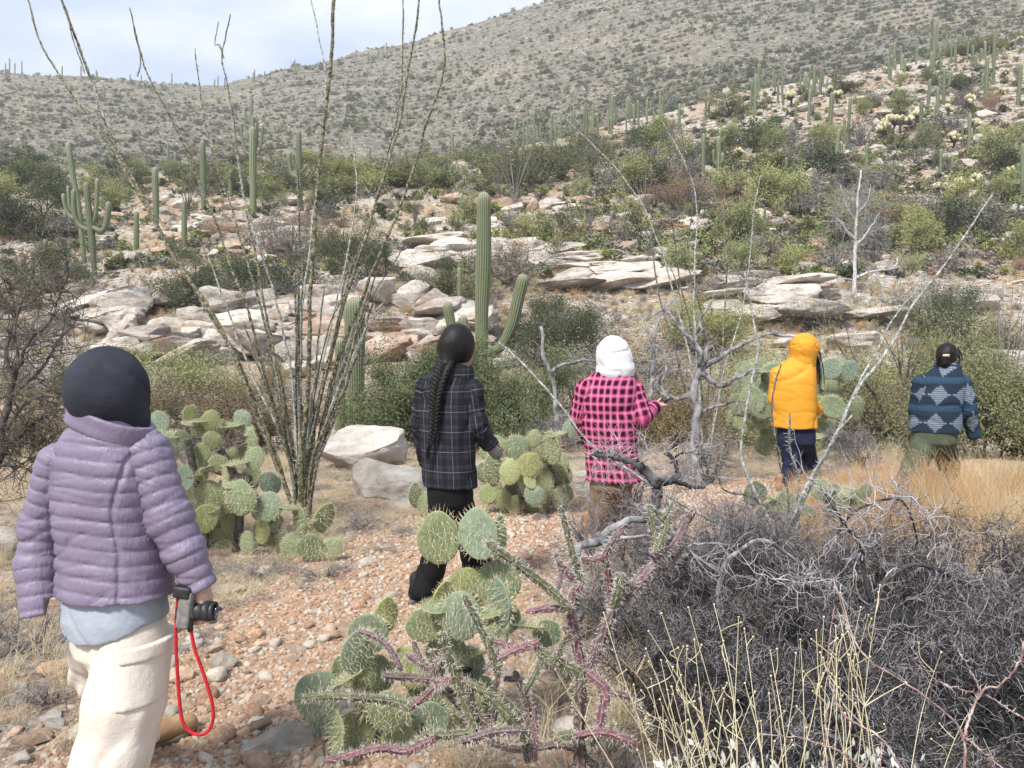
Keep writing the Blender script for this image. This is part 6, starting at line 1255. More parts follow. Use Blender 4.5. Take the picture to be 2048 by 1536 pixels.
    ar = np.vstack([np.array(q_) for q_, _ in AL]); sc_ = np.array([[t[1], t[2], t[0]] for t in TS]); rr = max(t[3] for t in TS)+.05; lo2 = np.minimum(ar.min(0)-.1, (sc_-rr).min(0)); hi2 = np.maximum(ar.max(0)+.1, (sc_+rr).max(0)); lo2[2] = min(ar[:, 2].min()-.08, zb-.03); hi2[2] = zt+.03
    jk = cloth_obj(spec.get('jname', 'jacket'), rt, fj, lo2, hi2, .005 if kind == 'puffer' else h, spec['jm'], pc)
    return rt, O, J, R, TS, AL, LG, hc, jk
def shell_hood(parent, O, J, R, c, r, neck, mat, h, yaw=0., opening=.5, seed=0, nm='hood', amp=.006):
    c = J(c)-O; nk = [J(t)-O for t in neck[0]]; nr = [R(v) for v in neck[1]]; rr = [R(v) for v in r]; fd = np.array([math.sin(yaw), math.cos(yaw), 0])
    def f(p):
        d = ell(p, c, rr, -yaw); d = smin(d, schain(p, nk, nr, .03), .05); d = d+sharp_folds(p, 15, seed, amp); inner = d+.03; ins = np.maximum(d, -inner)
        ex = (p-c)@fd; hole = ell(p, c+fd*rr[1]*.95+[0, 0, -.01], (rr[0]*.62, rr[1]*.75, rr[2]*.78), -yaw); return np.maximum(ins, -hole)
    pts = np.vstack([c-max(rr)*1.25, c+max(rr)*1.25]+[n-max(nr)*1.2 for n in nk]+[n+max(nr)*1.2 for n in nk]); return cloth_obj(nm, parent, f, pts.min(0), pts.max(0), h, mat)
def strands(name, parent, polys, n, spread, r, mat, seed=0):
    q = np.random.default_rng(seed); po = []
    for pl in polys:
        C = spline(pl, 12)
        for _ in range(n):
            o = q.normal(0, spread, (1, 3)); po.append((C+o*np.linspace(.6, 1.2, 12)[:, None]+np.cumsum(q.normal(0, spread*.10, (12, 3)), 0), np.linspace(r, r*.5, 12)))
    return obj(name, new_mesh(name, *tubes(po, 4), [mat]), parent)
M_sole = simple('grey_rubber', (.10, .10, .10), (.20, .20, .20), 20, .8); M_blackshoe = cloth('black_shoe', (.03, .03, .032)); M_tanboot = cloth('tan_leather', (.33, .20, .11), .7, .2, 12); M_brownsole = simple('brown_rubber', (.10, .07, .05), (.16, .12, .09), 20, .8)
M_puf = puffer_mat(); M_navyhood = cloth('charcoal_fleece', (.034, .036, .048), .95, .2, 12); M_cream = cloth('cream_cotton', (.64, .585, .51), .85, .08, 6, 26, .008); M_shirtblue = cloth('grey_blue_cotton', (.33, .37, .42), .85, .1, 6)
# --- 1 purple puffer
s1 = dict(h=.0065, base=(235,1690,-.05), yaw=.30, look=.25, head=(216,778,.02), hs=.86, skin=M_skinl, kind='puffer', quilt=.0445, jm=M_puf, tm=M_cream, fold=.014, ff=9,
 torso=[(1183,231,116,86),(1150,229,112,82),(1090,225,104,78),(1030,214,104,78),(970,205,105,76),(915,202,101,70),(890,204,92,64),(872,206,82,60),(856,209,68,54),(842,214,57,50),(830,218,52,48)],
 arms=[dict(p=[(118,925,0),(82,1050,.0),(74,1130,-.02),(80,1232,-.06)], r=[38,37,35,29], hand=None), dict(p=[(292,908,0),(338,1035,-.02),(368,1100,-.03),(404,1178,-.03)], r=[44,42,37,28], hand=((.15,.1,-1),(-.9,.1,-.2),(.2,1,0),.9), hsz=.92)],
 hips=[(1170,228,90,66),(1210,234,90,68),(1260,240,89,72),(1300,243,86,72)],
 legs=[dict(p=[(186,1275,.04),(192,1350,.16),(235,1430,.34),(286,1476,.45)], r=[47,41,39,37]), dict(p=[(264,1275,-.03),(250,1400,-.08),(224,1520,-.12),(180,1660,-.15)], r=[68,66,62,56])],
 feet=[(290,1500,.55,.75,(M_tanboot,M_brownsole)),(176,1700,-.12,.4,(M_tanboot,M_brownsole))])
rt, O, J, R, TS, AL, LG, hc, jk = person('person in a purple quilted jacket and dark hood holding a camera, seen from behind', 2.38, s1)
shell_hood(rt, O, J, R, (213,769,.0), (68,76,76), ([(214,792,0),(224,818,.02),(246,848,.03)],[66,62,50]), M_navyhood, .006, .5, seed=11, amp=.0045)
def fshirt(p):
    z1 = [(J((c, y))-O)[2] for y, c in ((1160, 228), (1252, 228))]; S_ = [((J((c, y))-O)[2], (J((c, y))-O)[0], (J((c, y))-O)[1], R(a), R(b_)) for y, c, a, b_ in [(1262,232,106,84),(1225,231,108,83),(1165,229,102,73)]]
    d, u, z = torso(p, S_, -.3, False); zb = S_[0][0]+.035*np.clip(np.abs(u)/.15, 0, 1.2)**2; d = d+sharp_folds(p, 14, 3, .005); return np.maximum(np.maximum(d, -(d+.012)), np.maximum(zb-z, z-S_[2][0]))
c = J((228,1210))-O; cloth_obj('shirt_tail', rt, fshirt, c-[.22, .2, .12], c+[.22, .2, .12], .0065, M_shirtblue)
cl = [J(t)-O for t in ((218,850,0),(222,836,.0))]
def fcol(p):
    S_ = [((J((c, y))-O)[2], (J((c, y))-O)[0], (J((c, y))-O)[1], R(a), R(b_)) for y, c, a, b_ in [(870,214,76,62),(846,222,77,62),(826,224,80,66)]]; tl = .36; q_ = p.copy(); q_[:, 2] = p[:, 2]+(p[:, 0]-S_[1][1])*tl; d, u, z = torso(q_, S_, -.3, False)
    d = d-.006*np.abs(np.sin(np.pi*(z-S_[0][0])/.07))**.4; return np.maximum(np.maximum(d, -(d+.018)), np.maximum(S_[0][0]-z, z-S_[2][0]))
cloth_obj('collar', rt, fcol, cl[0]-.2, cl[0]+.2, .006, M_puf)
def box_sdf(p, c, hx, U_, r=.004):
    q_ = (p-c)@np.array(U_).T; q_ = np.abs(q_)-np.array(hx); return np.linalg.norm(np.maximum(q_, 0), axis=1)+np.minimum(q_.max(1), 0)-r
U1 = np.array([[math.cos(.25), -math.sin(.25), 0], [math.sin(.25), math.cos(.25), 0], [0, 0, 1.]])
for nm, y0, y1, off in (('pocket_flap', 1288, 1316, .010), ('cargo_pocket', 1312, 1400, .004)):
    a = J((286, y0, -.1))-O; b = J((282, y1, -.1))-O
    def fpk(p):
        q_, s_ = chain(p, LG[1][0], LG[1][1]); d = q_+sharp_folds(p, 15, 23, .006); wz = np.maximum(p[:, 2]-a[2], b[2]-p[:, 2]); wx = np.abs(p[:, 0]-a[0]-.018)-.062; return np.maximum(np.maximum(q_-off-.012, -(q_+.004)), np.maximum(wz, wx))
    cloth_obj(nm, rt, fpk, np.minimum(a, b)-[.1, .2, .03], np.maximum(a, b)+[.12, .2, .03], .006, M_cream)
# camera hanging from the right hand, with its red strap
M_camb = simple('camera_black', (.012, .012, .013), (.03, .03, .032), 60, .5, spec=.5); M_cams = simple('camera_grey', (.16, .155, .15), (.26, .25, .24), 60, .4, spec=.5); M_red = simple('red_cord', (.38, .012, .02), (.58, .03, .04), 160, .8, .001, 300); M_glass = simple('lens_glass', (.006, .008, .02), (.02, .02, .05), 4, .05, spec=.8)
cc = P(376, 1214, 2.33); cam_o = root('camera', 'black and grey camera with a black lens held upside down by the purple sleeve', 'camera', cc)
z_ = np.zeros(3)
def rbox(name, cx, hx, mat, par, r=.006, h=.004, U_=np.eye(3)):
    V, F = surface_net(lambda p: box_sdf(p, np.array(cx, float), hx, U_, r), np.array(cx)-np.array(hx).max()-.02, np.array(cx)+np.array(hx).max()+.02, h); return obj(name, new_mesh(name, V, [F], [mat]), par)
Ug = np.array([[math.cos(.15), 0, -math.sin(.15)], [0, 1, 0], [math.sin(.15), 0, math.cos(.15)]])
bd_ = rbox('camera_body', (0, 0, 0), (.014, .030, .052), M_cams, cam_o, .006, .004, Ug); rbox('grip', (-.004, -.004, .055), (.020, .030, .012), M_camb, cam_o, .006, .004, Ug); rbox('control_plate', (-.018, 0, 0), (.006, .024, .044), M_camb, cam_o, .003, .004, Ug)
def lens(name, x0, x1, r, mat): return obj(name, new_mesh(name, *tubes([(np.array([[x0, 0, -.012], [x0, 0, -.012], [x0+.002, 0, -.012], [x1-.002, 0, -.014], [x1, 0, -.014], [x1, 0, -.014]]), np.array([.001, r*.95, r, r, r*.95, .001]))], 28), [mat], False), cam_o)
lens('lens_mount', .012, .024, .026, M_cams); lens('lens_barrel', .024, .050, .028, M_camb); lens('focus_ring', .050, .070, .031, M_camb); lens('lens_hood', .070, .084, .029, M_camb); lens('front_glass', .083, .0855, .021, M_glass)
for k in range(3): obj('dial', new_mesh('dial', *tubes([(np.array([[0, .005, -.058-.004*k], [0, .005, -.064-.004*k]]), np.array([.010, .010]))], 14, True), [M_camb]), cam_o, (0, -.015+.014*k, .004*k))
sp_ = spline([P(x, y, 2.31)-cc for x, y in [(372,1180),(358,1190),(353,1230),(352,1290),(358,1390),(366,1445),(385,1466),(408,1468),(424,1448),(425,1410),(408,1350),(390,1300),(382,1262)]], 90)
so = tag(obj('camera_strap', new_mesh('camera_strap', *tubes([(sp_, np.full(90, .0052)*(1+.05*np.sin(np.arange(90)*2.4)))], 10), [M_red]), cam_o), None); obj('strap_end', new_mesh('strap_end', *tubes([(np.stack([P(381,1262,2.31)-cc, P(379,1236,2.31)-cc]), np.array([.0085, .009]))], 12, True), [M_camb]), cam_o); obj('strap_end', new_mesh('strap_end', *tubes([(np.stack([P(372,1178,2.31)-cc, P(386,1190,2.31)-cc]), np.array([.009, .009]))], 12, True), [M_camb]), cam_o)
# --- 2 dark plaid jacket, braid
M_plaid = plaid_mat('dark_plaid', (.036, .036, .046), (.010, .010, .013), (.08, .08, .10), (.17, .17, .20), .105, .118, .34, .035); M_black = cloth('black_cotton', (.010, .010, .011), .9, .3)
s2 = dict(h=.008, base=(880,1200,0), yaw=.45, look=.35, head=(922,694,0), hs=.95, kind='shirt', jm=M_plaid, tm=M_black, fold=.009, ff=11, jf=9, ja=.014,
 torso=[(973,899,57,44),(920,897,57,44),(860,895,58,44),(810,893,59,42),(775,893,57,38),(755,896,46,34),(742,902,32,30),(728,908,22,24)],
 arms=[dict(p=[(852,772,.0),(840,845,.05),(850,930,.15)], r=[20,18,13]), dict(p=[(944,782,-.02),(954,850,-.04),(982,892,.02)], r=[23,21,15], hand=((.7,.5,-.5),(-.6,.2,-.5),(.3,.6,.7),1.1), hsz=.95)],
 hips=[(945,900,48,38),(985,900,46,38),(1005,900,42,36)],
 legs=[dict(p=[(885,995,0),(882,1080,-.0),(862,1140,.05),(843,1182,.02)], r=[29,27,25,26]), dict(p=[(918,995,.02),(935,1060,.3),(948,1128,.5)], r=[29,25,25])],
 feet=[(842,1201,.06,.75,(M_blackshoe,M_sole)),(946,1138,.60,.6,(M_blackshoe,M_sole))])
rt, O, J, R, TS, AL, LG, hc, jk = person('person in a dark plaid overshirt and black trousers with a long black braid', 4.6, s2)
def fhair(p):
    d = ell(p, J((914,690,-.02))-O, (R(34), R(38), R(43)), -.6); d = smin(d, schain(p, [J((900,700,-.05))-O, J((893,728,-.10))-O], [R(26), R(14)], .02), .03); face = ell(p, J((944,712,.10))-O, (R(24), R(32), R(40)), -.6); return np.maximum(d+sines(p*[1, 1, .3], 60, 2, 5, .0025), -face)
c = J((915,692))-O; cloth_obj('hair', rt, fhair, c-.2, c+.2, .006, M_hair)
bp = [(892,728,-.11),(884,750,-.14),(875,780,-.155),(870,810,-.16),(869,840,-.155),(866,868,-.15),(860,888,-.15)]; C = spline([J(t)-O for t in bp], 44); Vi, Fi = ico(2); vs, fs_, o_ = [], [], 0
for i in range(44):
    t = i/43; r = R(12.5)*(1-.62*t)
    for s in (-1, 1):
        if (i+(s > 0)) % 2: continue
        a = s*.75; x = Vi*[r*.62, r*.75, r*1.25]; x = np.stack([x[:, 0]*math.cos(a)+x[:, 2]*math.sin(a), x[:, 1], -x[:, 0]*math.sin(a)+x[:, 2]*math.cos(a)], -1)+C[i]+[s*r*.48, 0, 0]; vs.append(x); fs_.append(Fi+o_); o_ += len(Vi)
obj('braid', new_mesh('braid', np.concatenate(vs), [np.concatenate(fs_)], [M_hair]), rt); strands('braid_end', rt, [[C[-2], C[-1]+[-.01, 0, -.04], C[-1]+[-.015, 0, -.085]]], 26, .006, .0016, M_hair)
def collar(rt, O, J, R, secs_, yaw, mat, th=.014, h=.007, tilt=0.):
    S_ = [((J((c, y))-O)[2], (J((c, y))-O)[0], (J((c, y))-O)[1], R(a), R(b_)) for y, c, a, b_ in secs_]
    def f(p):
        q_ = p.copy(); q_[:, 2] += (p[:, 0]-S_[1][1])*tilt; d, u, z = torso(q_, S_, -yaw, False); zz = [s[0] for s in S_]; return np.maximum(np.maximum(d, -(d+th)), np.maximum(min(zz)-z, z-max(zz)))
    c = np.array([S_[1][1], S_[1][2], S_[1][0]]); w = max(s[3] for s in S_)+.06
    V, F = surface_net(f, c-w, c+w, h); return obj('collar', new_mesh('collar', V, [F], [mat], True, None, {'pc': np.stack([V[:, 0]+.03, V[:, 2]+.02, V[:, 2]*0], -1)}), rt)
collar(rt, O, J, R, [(752,906,40,34),(738,912,36,32),(722,914,33,30)], .45, M_plaid, tilt=.35)
M_cuff = NB('striped_knit', .95); sx = M_cuff.n('ShaderNodeSeparateXYZ'); M_cuff.l(M_cuff.tc.outputs['Object'], sx.inputs[0]); M_cuff.color(M_cuff.ramp(M_cuff.math('SINE', M_cuff.math('MULTIPLY', M_cuff.math('ADD', sx.outputs[0], sx.outputs[2]), 420)), [(.0, (.02, .02, .02)), (.6, (.65, .63, .6))])); M_cuff = M_cuff.m
w0, w1 = AL[1][0][-1], AL[1][0][-1]+frame(AL[1][0][-1]-AL[1][0][-2])*.075
obj('knit_cuff', new_mesh('knit_cuff', *tubes([(np.array([w0-(w1-w0)*.3, w0, (w0+w1)/2, w1]), np.array([.034, .036, .038, .032]))], 16, True), [M_cuff]), rt)
# --- 3 pink plaid shirt, white hood
M_pink = plaid_mat('pink_plaid', (.56, .085, .22), (.10, .014, .045), (.7, .3, .4), (.76, .34, .48), .060, .068, .52, .1, 1.); M_white = cloth('white_fleece', (.70, .69, .70), .9, .05, 9, 12, .004); M_brown = cloth('brown_cotton', (.19, .13, .085), .9, .2)
s3 = dict(h=.010, base=(1210,1075,0), yaw=.35, look=.4, head=(1230,712,0), hs=.95, skin=M_skinl, kind='shirt', jname='shirt', jm=M_pink, tm=M_brown, fold=.013, ff=10, jf=8.5, ja=.012,
 torso=[(962,1228,57,43),(900,1222,53,40),(850,1218,54,40),(800,1217,57,40),(770,1219,54,36),(752,1223,44,32),(738,1228,30,26)],
 arms=[dict(p=[(1172,778,0),(1157,835,.05),(1180,890,.2)], r=[20,18,13]), dict(p=[(1266,780,-.02),(1280,835,-.06),(1312,812,.08)], r=[22,20,13], hand=((.9,.35,.15),(-.1,.4,.9),(-.2,.9,.1),.7))],
 hips=[(930,1222,44,34),(975,1222,42,34)], legs=[dict(p=[(1206,970,0),(1198,1025,0),(1178,1068,.02)], r=[24,20,17]), dict(p=[(1236,970,.02),(1244,1018,.12),(1240,1062,.2)], r=[24,20,17])],
 feet=[(1180,1078,.02,.7,(M_tanboot,M_brownsole)),(1238,1070,.26,.7,(M_tanboot,M_brownsole))])
rt, O, J, R, TS, AL, LG, hc, jk = person('person in a pink and black plaid shirt with a white hood looking at a phone', 6.3, s3)
shell_hood(rt, O, J, R, (1226,705,0), (30,35,31), ([(1227,705,0),(1229,722,0),(1231,738,0)],[28,34,39]), M_white, .010, .6, seed=6, amp=.010)
strands('hair', rt, [[J((1262,735,.05))-O, J((1280,765,.02))-O, J((1287,785,0))-O]], 24, .014, .002, simple('light_brown_hair', (.30, .20, .12), (.5, .36, .24), 30, .6))
hp = AL[1][0][-1]+O+np.array([.10, .05, .055]); ph = root('phone', 'dark phone held out by the person in pink plaid', 'phone', hp); rbox('case', (0, 0, 0), (.036, .068, .004), M_camb, ph, .004, .003, np.array([[.95, 0, .3], [0, 1, 0], [-.3, 0, .95]])); rbox('screen', (-.0025, 0, .0075), (.032, .062, .0008), M_glass, ph, .001, .002, np.array([[.95, 0, .3], [0, 1, 0], [-.3, 0, .95]]))
# --- 4 yellow jacket
M_yel = cloth('yellow_nylon', (.68, .31, .03), .6, .06, 6); M_navy = cloth('navy_cotton', (.018, .022, .050), .9, .25, 9)
s4 = dict(h=.011, base=(1590,972,0), yaw=.45, look=.4, head=(1610,694,.02), hs=.92, kind='shirt', jm=M_yel, tm=M_navy, fold=.013, ff=10, jf=8.5, ja=.012,
 torso=[(855,1588,44,34),(825,1587,43,34),(790,1587,43,34),(755,1588,42,32),(735,1592,36,28),(720,1600,26,24),(712,1604,22,22)],
 arms=[dict(p=[(1556,748,0),(1549,800,.03),(1566,838,.15)], r=[15,13,10]), dict(p=[(1612,752,-.05),(1614,800,-.08),(1634,822,.08)], r=[17,15,12])],
 hips=[(845,1592,37,29),(885,1593,36,29)], legs=[dict(p=[(1576,880,0),(1586,925,.0),(1572,962,-.02)], r=[20,17,13]), dict(p=[(1608,880,.02),(1616,922,.15),(1584,950,.02)], r=[20,17,13])],
 feet=[(1562,972,.0,.7,(M_tanboot,M_brownsole)),(1580,966,.1,.8,(M_tanboot,M_brownsole))])
rt, O, J, R, TS, AL, LG, hc, jk = person('person in a yellow hooded jacket and navy trousers walking past the prickly pear', 8.1, s4)
shell_hood(rt, O, J, R, (1609,693,0), (27,31,26), ([(1608,700,0),(1606,714,0),(1604,722,0)],[25,24,26]), M_yel, .010, .6, seed=8, amp=.012)
strands('hair', rt, [[J((1632,690,.06))-O, J((1638,730,.0))-O, J((1640,768,-.02))-O]], 46, .020, .003, M_hair)
# --- 5 blue patterned fleece
M_blue = NB('blue_pattern_fleece', .95, .1); M_blue.color(weave(M_blue, M_blue.attr('tint').outputs['Color'], 300, .2)); M_blue.bump(M_blue.noise(60, 4), .004); M_blue = M_blue.m; M_olive = cloth('olive_cotton', (.085, .10, .065), .9, .2, 9)
s5 = dict(h=.011, base=(1865,968,0), yaw=.5, look=.2, head=(1896,712,0), hs=.95, kind='shirt', jm=M_blue, tm=M_olive, fold=.014, ff=10, jf=8.5, ja=.012,
 torso=[(864,1870,46,33),(830,1871,46,34),(790,1877,44,34),(762,1882,42,32),(746,1888,32,28),(733,1894,24,24),(726,1896,20,20)],
 arms=[dict(p=[(1842,766,0),(1833,820,.05),(1842,858,.15)], r=[16,15,11]), dict(p=[(1924,768,-.03),(1936,825,-.05),(1950,874,.0)], r=[18,16,12], hand=((.2,.3,-1),(-.8,.2,0),(.3,1,0),.7))],
 hips=[(850,1869,42,32),(885,1868,40,32)], legs=[dict(p=[(1848,892,0),(1830,930,-.05),(1806,966,-.15)], r=[25,21,17]), dict(p=[(1886,892,.02),(1898,930,.12),(1900,965,.2)], r=[25,21,17])],
 feet=[(1810,972,-.15,.8,(M_blackshoe,M_sole)),(1900,972,.3,.7,(M_blackshoe,M_sole))])
rt, O, J, R, TS, AL, LG, hc, jk = person('person in a blue patterned fleece and olive trousers leading the line', 8.35, s5)
me = jk.data; n = len(me.vertices); a = np.empty(n*3, np.float32); me.attributes['pc'].data.foreach_get('vector', a); a = a.reshape(-1, 3); u, v = a[:, 0], a[:, 1]
navy, mid, slate, pale = [np.array(t) for t in ((.022, .036, .058), (.030, .062, .10), (.075, .10, .135), (.24, .28, .34))]
row = .30; vv = ((v+.035) % row)/row; uu = ((u+.13) % .26)/.26; step = np.round(np.abs(uu-.5)*2*7)/7; dv = np.abs(vv-.5)*2*1.25; dia = (step+np.round(dv*6)/6 < .86); stripe = (np.sin(v*2*np.pi/.022) > -.1)
ct = np.where((dia & stripe)[:, None], pale, np.where(dia[:, None], slate, np.where((np.abs(vv-.02) < .12)[:, None] | (vv > .90)[:, None], mid, navy)))
col = me.attributes.new('tint', 'FLOAT_COLOR', 'POINT'); col.data.foreach_set('color', np.concatenate([ct, np.ones((n, 1))], 1).astype(np.float32).ravel())
collar(rt, O, J, R, [(746,1894,27,26),(736,1896,25,25),(728,1897,24,24)], .5, cloth('navy_fleece', (.022, .040, .065), .95, .1), th=.02, h=.009, tilt=.2)
def fh5(p):
    d = ell(p, J((1894,708,-.02))-O, (R(20), R(24), R(23)), -.5); d = smin(d, schain(p, [J((1890,712,-.05))-O, J((1890,728,-.08))-O], [R(15), R(11)], .02), .03); face = ell(p, J((1903,718,.14))-O, (R(16), R(20), R(24)), -.6); return np.maximum(d+sines(p*[1, 1, .4], 60, 2, 5, .005), -face)
c = J((1894,708))-O; cloth_obj('hair', rt, fh5, c-.2, c+.2, .008, M_hair); strands('hair_ends', rt, [[J((1912,695,.0))-O, J((1920,715,-.02))-O, J((1916,728,-.02))-O], [J((1882,700,-.05))-O, J((1876,715,-.08))-O, J((1880,730,-.08))-O]], 20, .012, .003, M_hair)
obj('hair_clip', new_mesh('hair_clip', *tubes([(np.stack([J((1886,711,-.20))-O, J((1898,711,-.20))-O]), np.array([.012, .016]))], 8, True), [simple('clip', (.5, .4, .35), (.7, .6, .55), 4, .4)]), rt)
# ------------------------------------------------------------ every plant holds together and stands on the ground
bpy.context.view_layer.update()
def wverts(o, n=170):
    me = o.data; a = np.empty(len(me.vertices)*3, np.float32); me.vertices.foreach_get('co', a); a = a.reshape(-1, 3)[::max(1, len(a)//3//n)]; M = np.array(o.matrix_world); return a@M[:3, :3].T+M[:3, 3]
def near2(A, B):
    best = (1e9, None, None)
    for c in np.array_split(np.arange(len(A)), max(1, len(A)*len(B)//4000000+1)):
        D = ((A[c][:, None]-B[None])**2).sum(-1); k = int(D.argmin()); i, j = divmod(k, len(B))
        if D[i, j] < best[0]: best = (float(D[i, j]), A[c][i], B[j])
    return best[0]**.5, best[1], best[2]
def settle(rt, kinds, tol):
    ch = [c for c in rt.children if c.type == 'MESH' and c.name.split('.')[0] in kinds]; n = len(ch)
    if not n: return
    W_ = [wverts(c) for c in ch]; lo = np.array([w.min(0) for w in W_]); hi = np.array([w.max(0) for w in W_]); par = list(range(n))
    def find(i):
        while par[i] != i: i = par[i]
        return i
    for i in range(n):
        for j in range(i+1, n):
            if find(i) == find(j) or (np.maximum(lo[i], lo[j])-np.minimum(hi[i], hi[j])).max() > tol: continue
            if near2(W_[i], W_[j])[0] < tol: par[find(i)] = find(j)
    comps = {}
    for i in range(n): comps.setdefault(find(i), []).append(i)
    comps = sorted(comps.values(), key=len, reverse=True); gap = lambda m: min(float((W_[i][:, 2]-Hn(W_[i][:, 0], W_[i][:, 1])).min()) for i in m)
    base = [c for c in comps if gap(c) < .02]
    if not base:                                # root the largest piece with a stem of its own
        m = comps[0]; A = np.vstack([W_[i] for i in m]); p = A[A[:, 2].argmin()]; g = np.array([p[0]+.01, p[1]+.02, Hs(p[0], p[1])-.04]); o0 = np.array(rt.location); r = .022*rt.location.y/3
        st_ = obj('stem', new_mesh('stem', *tubes([(spline([g-o0, (g+p)/2+[.012, 0, 0]-o0, p+[0, 0, .03]-o0], 7), np.linspace(r*1.2, r*.8, 7))], 8), [ch[m[0]].data.materials[0]]), rt); base = [m]
    done = np.vstack([W_[i] for c in base for i in c]); rest = [[np.vstack([W_[i] for i in c]), c] for c in comps if c not in base]
    for r_c in rest: r_c.append(near2(r_c[0], done))
    while rest:
        rest.sort(key=lambda t: t[2][0]); pts_, c, (dist, p, q_) = rest.pop(0)
        if ch[c[0]].name.startswith('pad') and dist > .035*max(1, rt.location.y/5):      # a pad grows between them
            mid = (p+q_)/2; v = q_-p; sz = np.linalg.norm(v)/2+.035; me, sp = pad_mesh(c[0] % 6, 0); o = obj('pad', me, rt, mid-np.array(rt.location), None, (sz*.8, sz*.8, sz)); o.rotation_mode = 'QUATERNION'; o.rotation_quaternion = Vector(v.tolist()).to_track_quat('Z', 'Y'); obj('spines', sp, o)
        else:
            v = (q_-p)*(1+.012/max(dist, .012)); pts_ = pts_+v
            for i in c: ch[i].location = Vector(ch[i].location)+Vector(v.tolist())
        for r_c in rest:
            t = near2(r_c[0], pts_)
            if t[0] < r_c[2][0]: r_c[2] = t

for o in list(COL.objects):
    if o.type != 'EMPTY': continue
    nm = o.name.split('.')[0]
    if nm == 'prickly_pear': settle(o, ('pad', 'woody_stem'), .012*max(1, o.location.y/4))
    elif nm == 'staghorn_cholla': settle(o, ('joint',), .014)
    elif nm in ('ocotillo', 'thorny_branch'): settle(o, ('stem',), .02)
    elif nm in ('dead_tree', 'burnt_limb', 'fallen_branch', 'dead_branch', 'white_tree', 'mesquite_tree'): settle(o, ('limb', 'trunk'), .03*max(1, o.location.y/10))

# ------------------------------------------------------------ air
hz = bpy.data.materials.new('haze'); hz.use_nodes = True; hn = hz.node_tree; hn.nodes.clear(); ho = hn.nodes.new('ShaderNodeOutputMaterial'); hv = hn.nodes.new('ShaderNodeVolumePrincipled')
hv.inputs['Color'].default_value = (.93, .96, 1, 1); hv.inputs['Density'].default_value = .00045; hn.links.new(hv.outputs[0], ho.inputs['Volume'])
zmin = min(float(VV[:, 2].min()), -.6)-1; zmax = float(VV[:, 2].max())+25; xm = float(np.abs(VV[:, 0]).max())+20
bx_ = np.array([(x, y, z) for x in (-xm, xm) for y in (-12., 925.) for z in (zmin, zmax)])
tag(obj('haze', new_mesh('haze', bx_, [np.array([(0, 1, 3, 2), (4, 6, 7, 5), (0, 4, 5, 1), (2, 3, 7, 6), (0, 2, 6, 4), (1, 5, 7, 3)])], [hz], False)), kind='stuff')
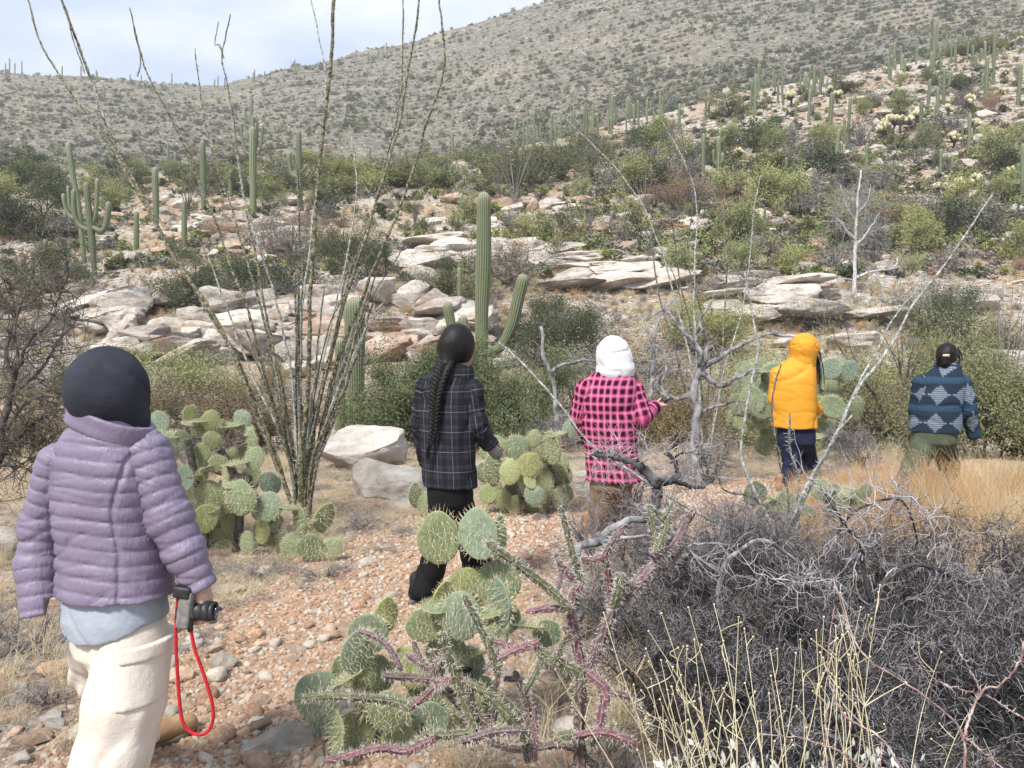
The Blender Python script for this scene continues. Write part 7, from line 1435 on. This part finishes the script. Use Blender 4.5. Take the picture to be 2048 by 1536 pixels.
# ------------------------------------------------------------ labels: what each look-alike stands beside
bpy.context.view_layer.update()
def pix(o):
    p = o.matrix_world.translation; cp, sp = math.cos(PITCH), math.sin(PITCH); x, y, z = p.x, p.y, p.z-CAMZ; f = y*cp-z*sp; u = y*sp+z*cp; return 1024+FPX*x/f, 768-FPX*u/f
LM = [(968,560,'tall near saguaro'),(711,740,'thick armless saguaro'),(189,470,'candelabra saguaro'),(150,400,'leaning saguaro'),(273,465,'short plain saguaro'),(311,395,'budded saguaro'),(369,455,'narrow saguaro'),(405,355,'straight left saguaro'),(461,372,'small ocotillo saguaro'),(505,335,'thick tall saguaro'),(597,340,'bent armed saguaro'),
 (90,525,'short bank saguaro'),(45,560,'stout bank saguaro'),(760,600,'big ledge boulder'),(1636,492,'brown upright boulder'),(1764,468,'rounded beige boulder'),(1711,460,'white barked tree'),(1370,410,'rusty orange shrub'),(1437,330,'stout two armed saguaro'),(1406,320,'one armed saguaro'),(1732,335,'straight single saguaro'),(1673,305,'leaning armed saguaro'),
 (1697,250,'slim armed saguaro'),(1661,225,'thick slope saguaro'),(1634,165,'two parallel saguaros'),(1511,190,'tight armed saguaro'),(1517,150,'ridge candelabra saguaro'),(1800,270,'golden chollas'),(1842,245,'saguaro left of the chollas'),(1870,100,'tall armed crest saguaro'),(1888,175,'spread armed saguaro'),(1972,165,'one armed crest saguaro'),(2040,345,'edge saguaro'),(1938,265,'straight cholla saguaro'),
 (1589,405,'lone stub saguaro'),(1571,340,'short palo verde saguaro'),(1434,460,'rim saguaro'),(1529,434,'boulder saguaro'),(1890,325,'twin dark saguaros'),(1316,320,'thin shrub saguaro'),(975,365,'round green shrub'),(905,290,'little armed saguaro'),(1110,630,'juniper green tree'),(430,545,'dense dark bush'),(1550,590,'stepped outcrop'),(1890,560,'rounded dark bush'),(690,440,'olive palo verde'),(1200,520,'broad white slabs'),
 (336,600,'long tilted slab'),(473,626,'angular perched rock'),(640,588,'low white boulder'),(1040,600,'curved saguaro arm'),(895,640,'low left arm'),(738,320,'belt saguaro'),(1180,450,'small bare ocotillo'),(1025,370,'bare ocotillo clump'),(1110,250,'ridge saguaro crowd'),(1789,112,'lone thin saguaro'),(830,430,'left ocotillo clump')]
used = set(o.get('label') for o in bpy.data.objects if o.get('category') and not o.get('group'))
grp = {}
for o in bpy.data.objects:
    if o.get('group') and o.get('category') and o.users_collection: grp.setdefault(o['group'], []).append(o)
BASE = {'slabs of the layered ledge': 'tilted cream ledge slab', 'blocks of the undercut ledge': 'stained ledge block', 'white slabs above the wash': 'smooth white slab', 'white slabs in the wash': 'broad white wash slab', 'slabs of the stepped outcrop': 'thin outcrop slab', 'bedrock low in the wash': 'grey bedrock slab', 'boulders among the far saguaros': 'sandy slope boulder', 'boulders above the white slabs': 'pinkish bank boulder', 'boulders on the stony slope': 'small pale slope boulder', 'rocks on the sandy bank': 'sandy bank rock',
 'golden chollas on the stony slope': 'golden cholla', 'crowd of saguaros on the ridge': 'slender ridge saguaro', 'far saguaros along the upper ridge': 'thin far saguaro'}
for kd, nm in (('olive', 'olive'), ('dark', 'dark green'), ('grey', 'leafless grey'), ('yellow', 'yellow green'), ('rust', 'rusty')):
    BASE['small %s shrubs on the slope' % kd] = 'small %s shrub' % nm; BASE['%s trees in the belt along the ridge foot' % kd] = '%s belt tree' % nm
for g, os_ in grp.items():
    if g not in BASE: continue
    cells = {}
    for o in os_:
        x, y = pix(o); j = min(range(len(LM)), key=lambda i: (LM[i][0]-x)**2+((LM[i][1]-y)*1.2)**2); dx, dy = x-LM[j][0], y-LM[j][1]
        rel = ('right of' if dx > 0 else 'left of') if abs(dx) > abs(dy)*1.2 else ('above' if dy < 0 else 'below'); cells.setdefault((j, rel), []).append(((dx*dx+dy*dy)**.5, o))
    for (j, rel), l in cells.items():
        l.sort(key=lambda t: t[0])
        for k, (_, o) in enumerate(l):
            how = '' if len(l) == 1 else (', '+['nearest to it', 'second nearest to it', 'third nearest to it', 'fourth nearest to it', 'fifth nearest to it', 'sixth nearest to it'][min(k, 5)] if k < 6 else ', farther out')
            lb = '%s %s the %s%s' % (BASE[g], rel, LM[j][2], how); o['label'] = lb
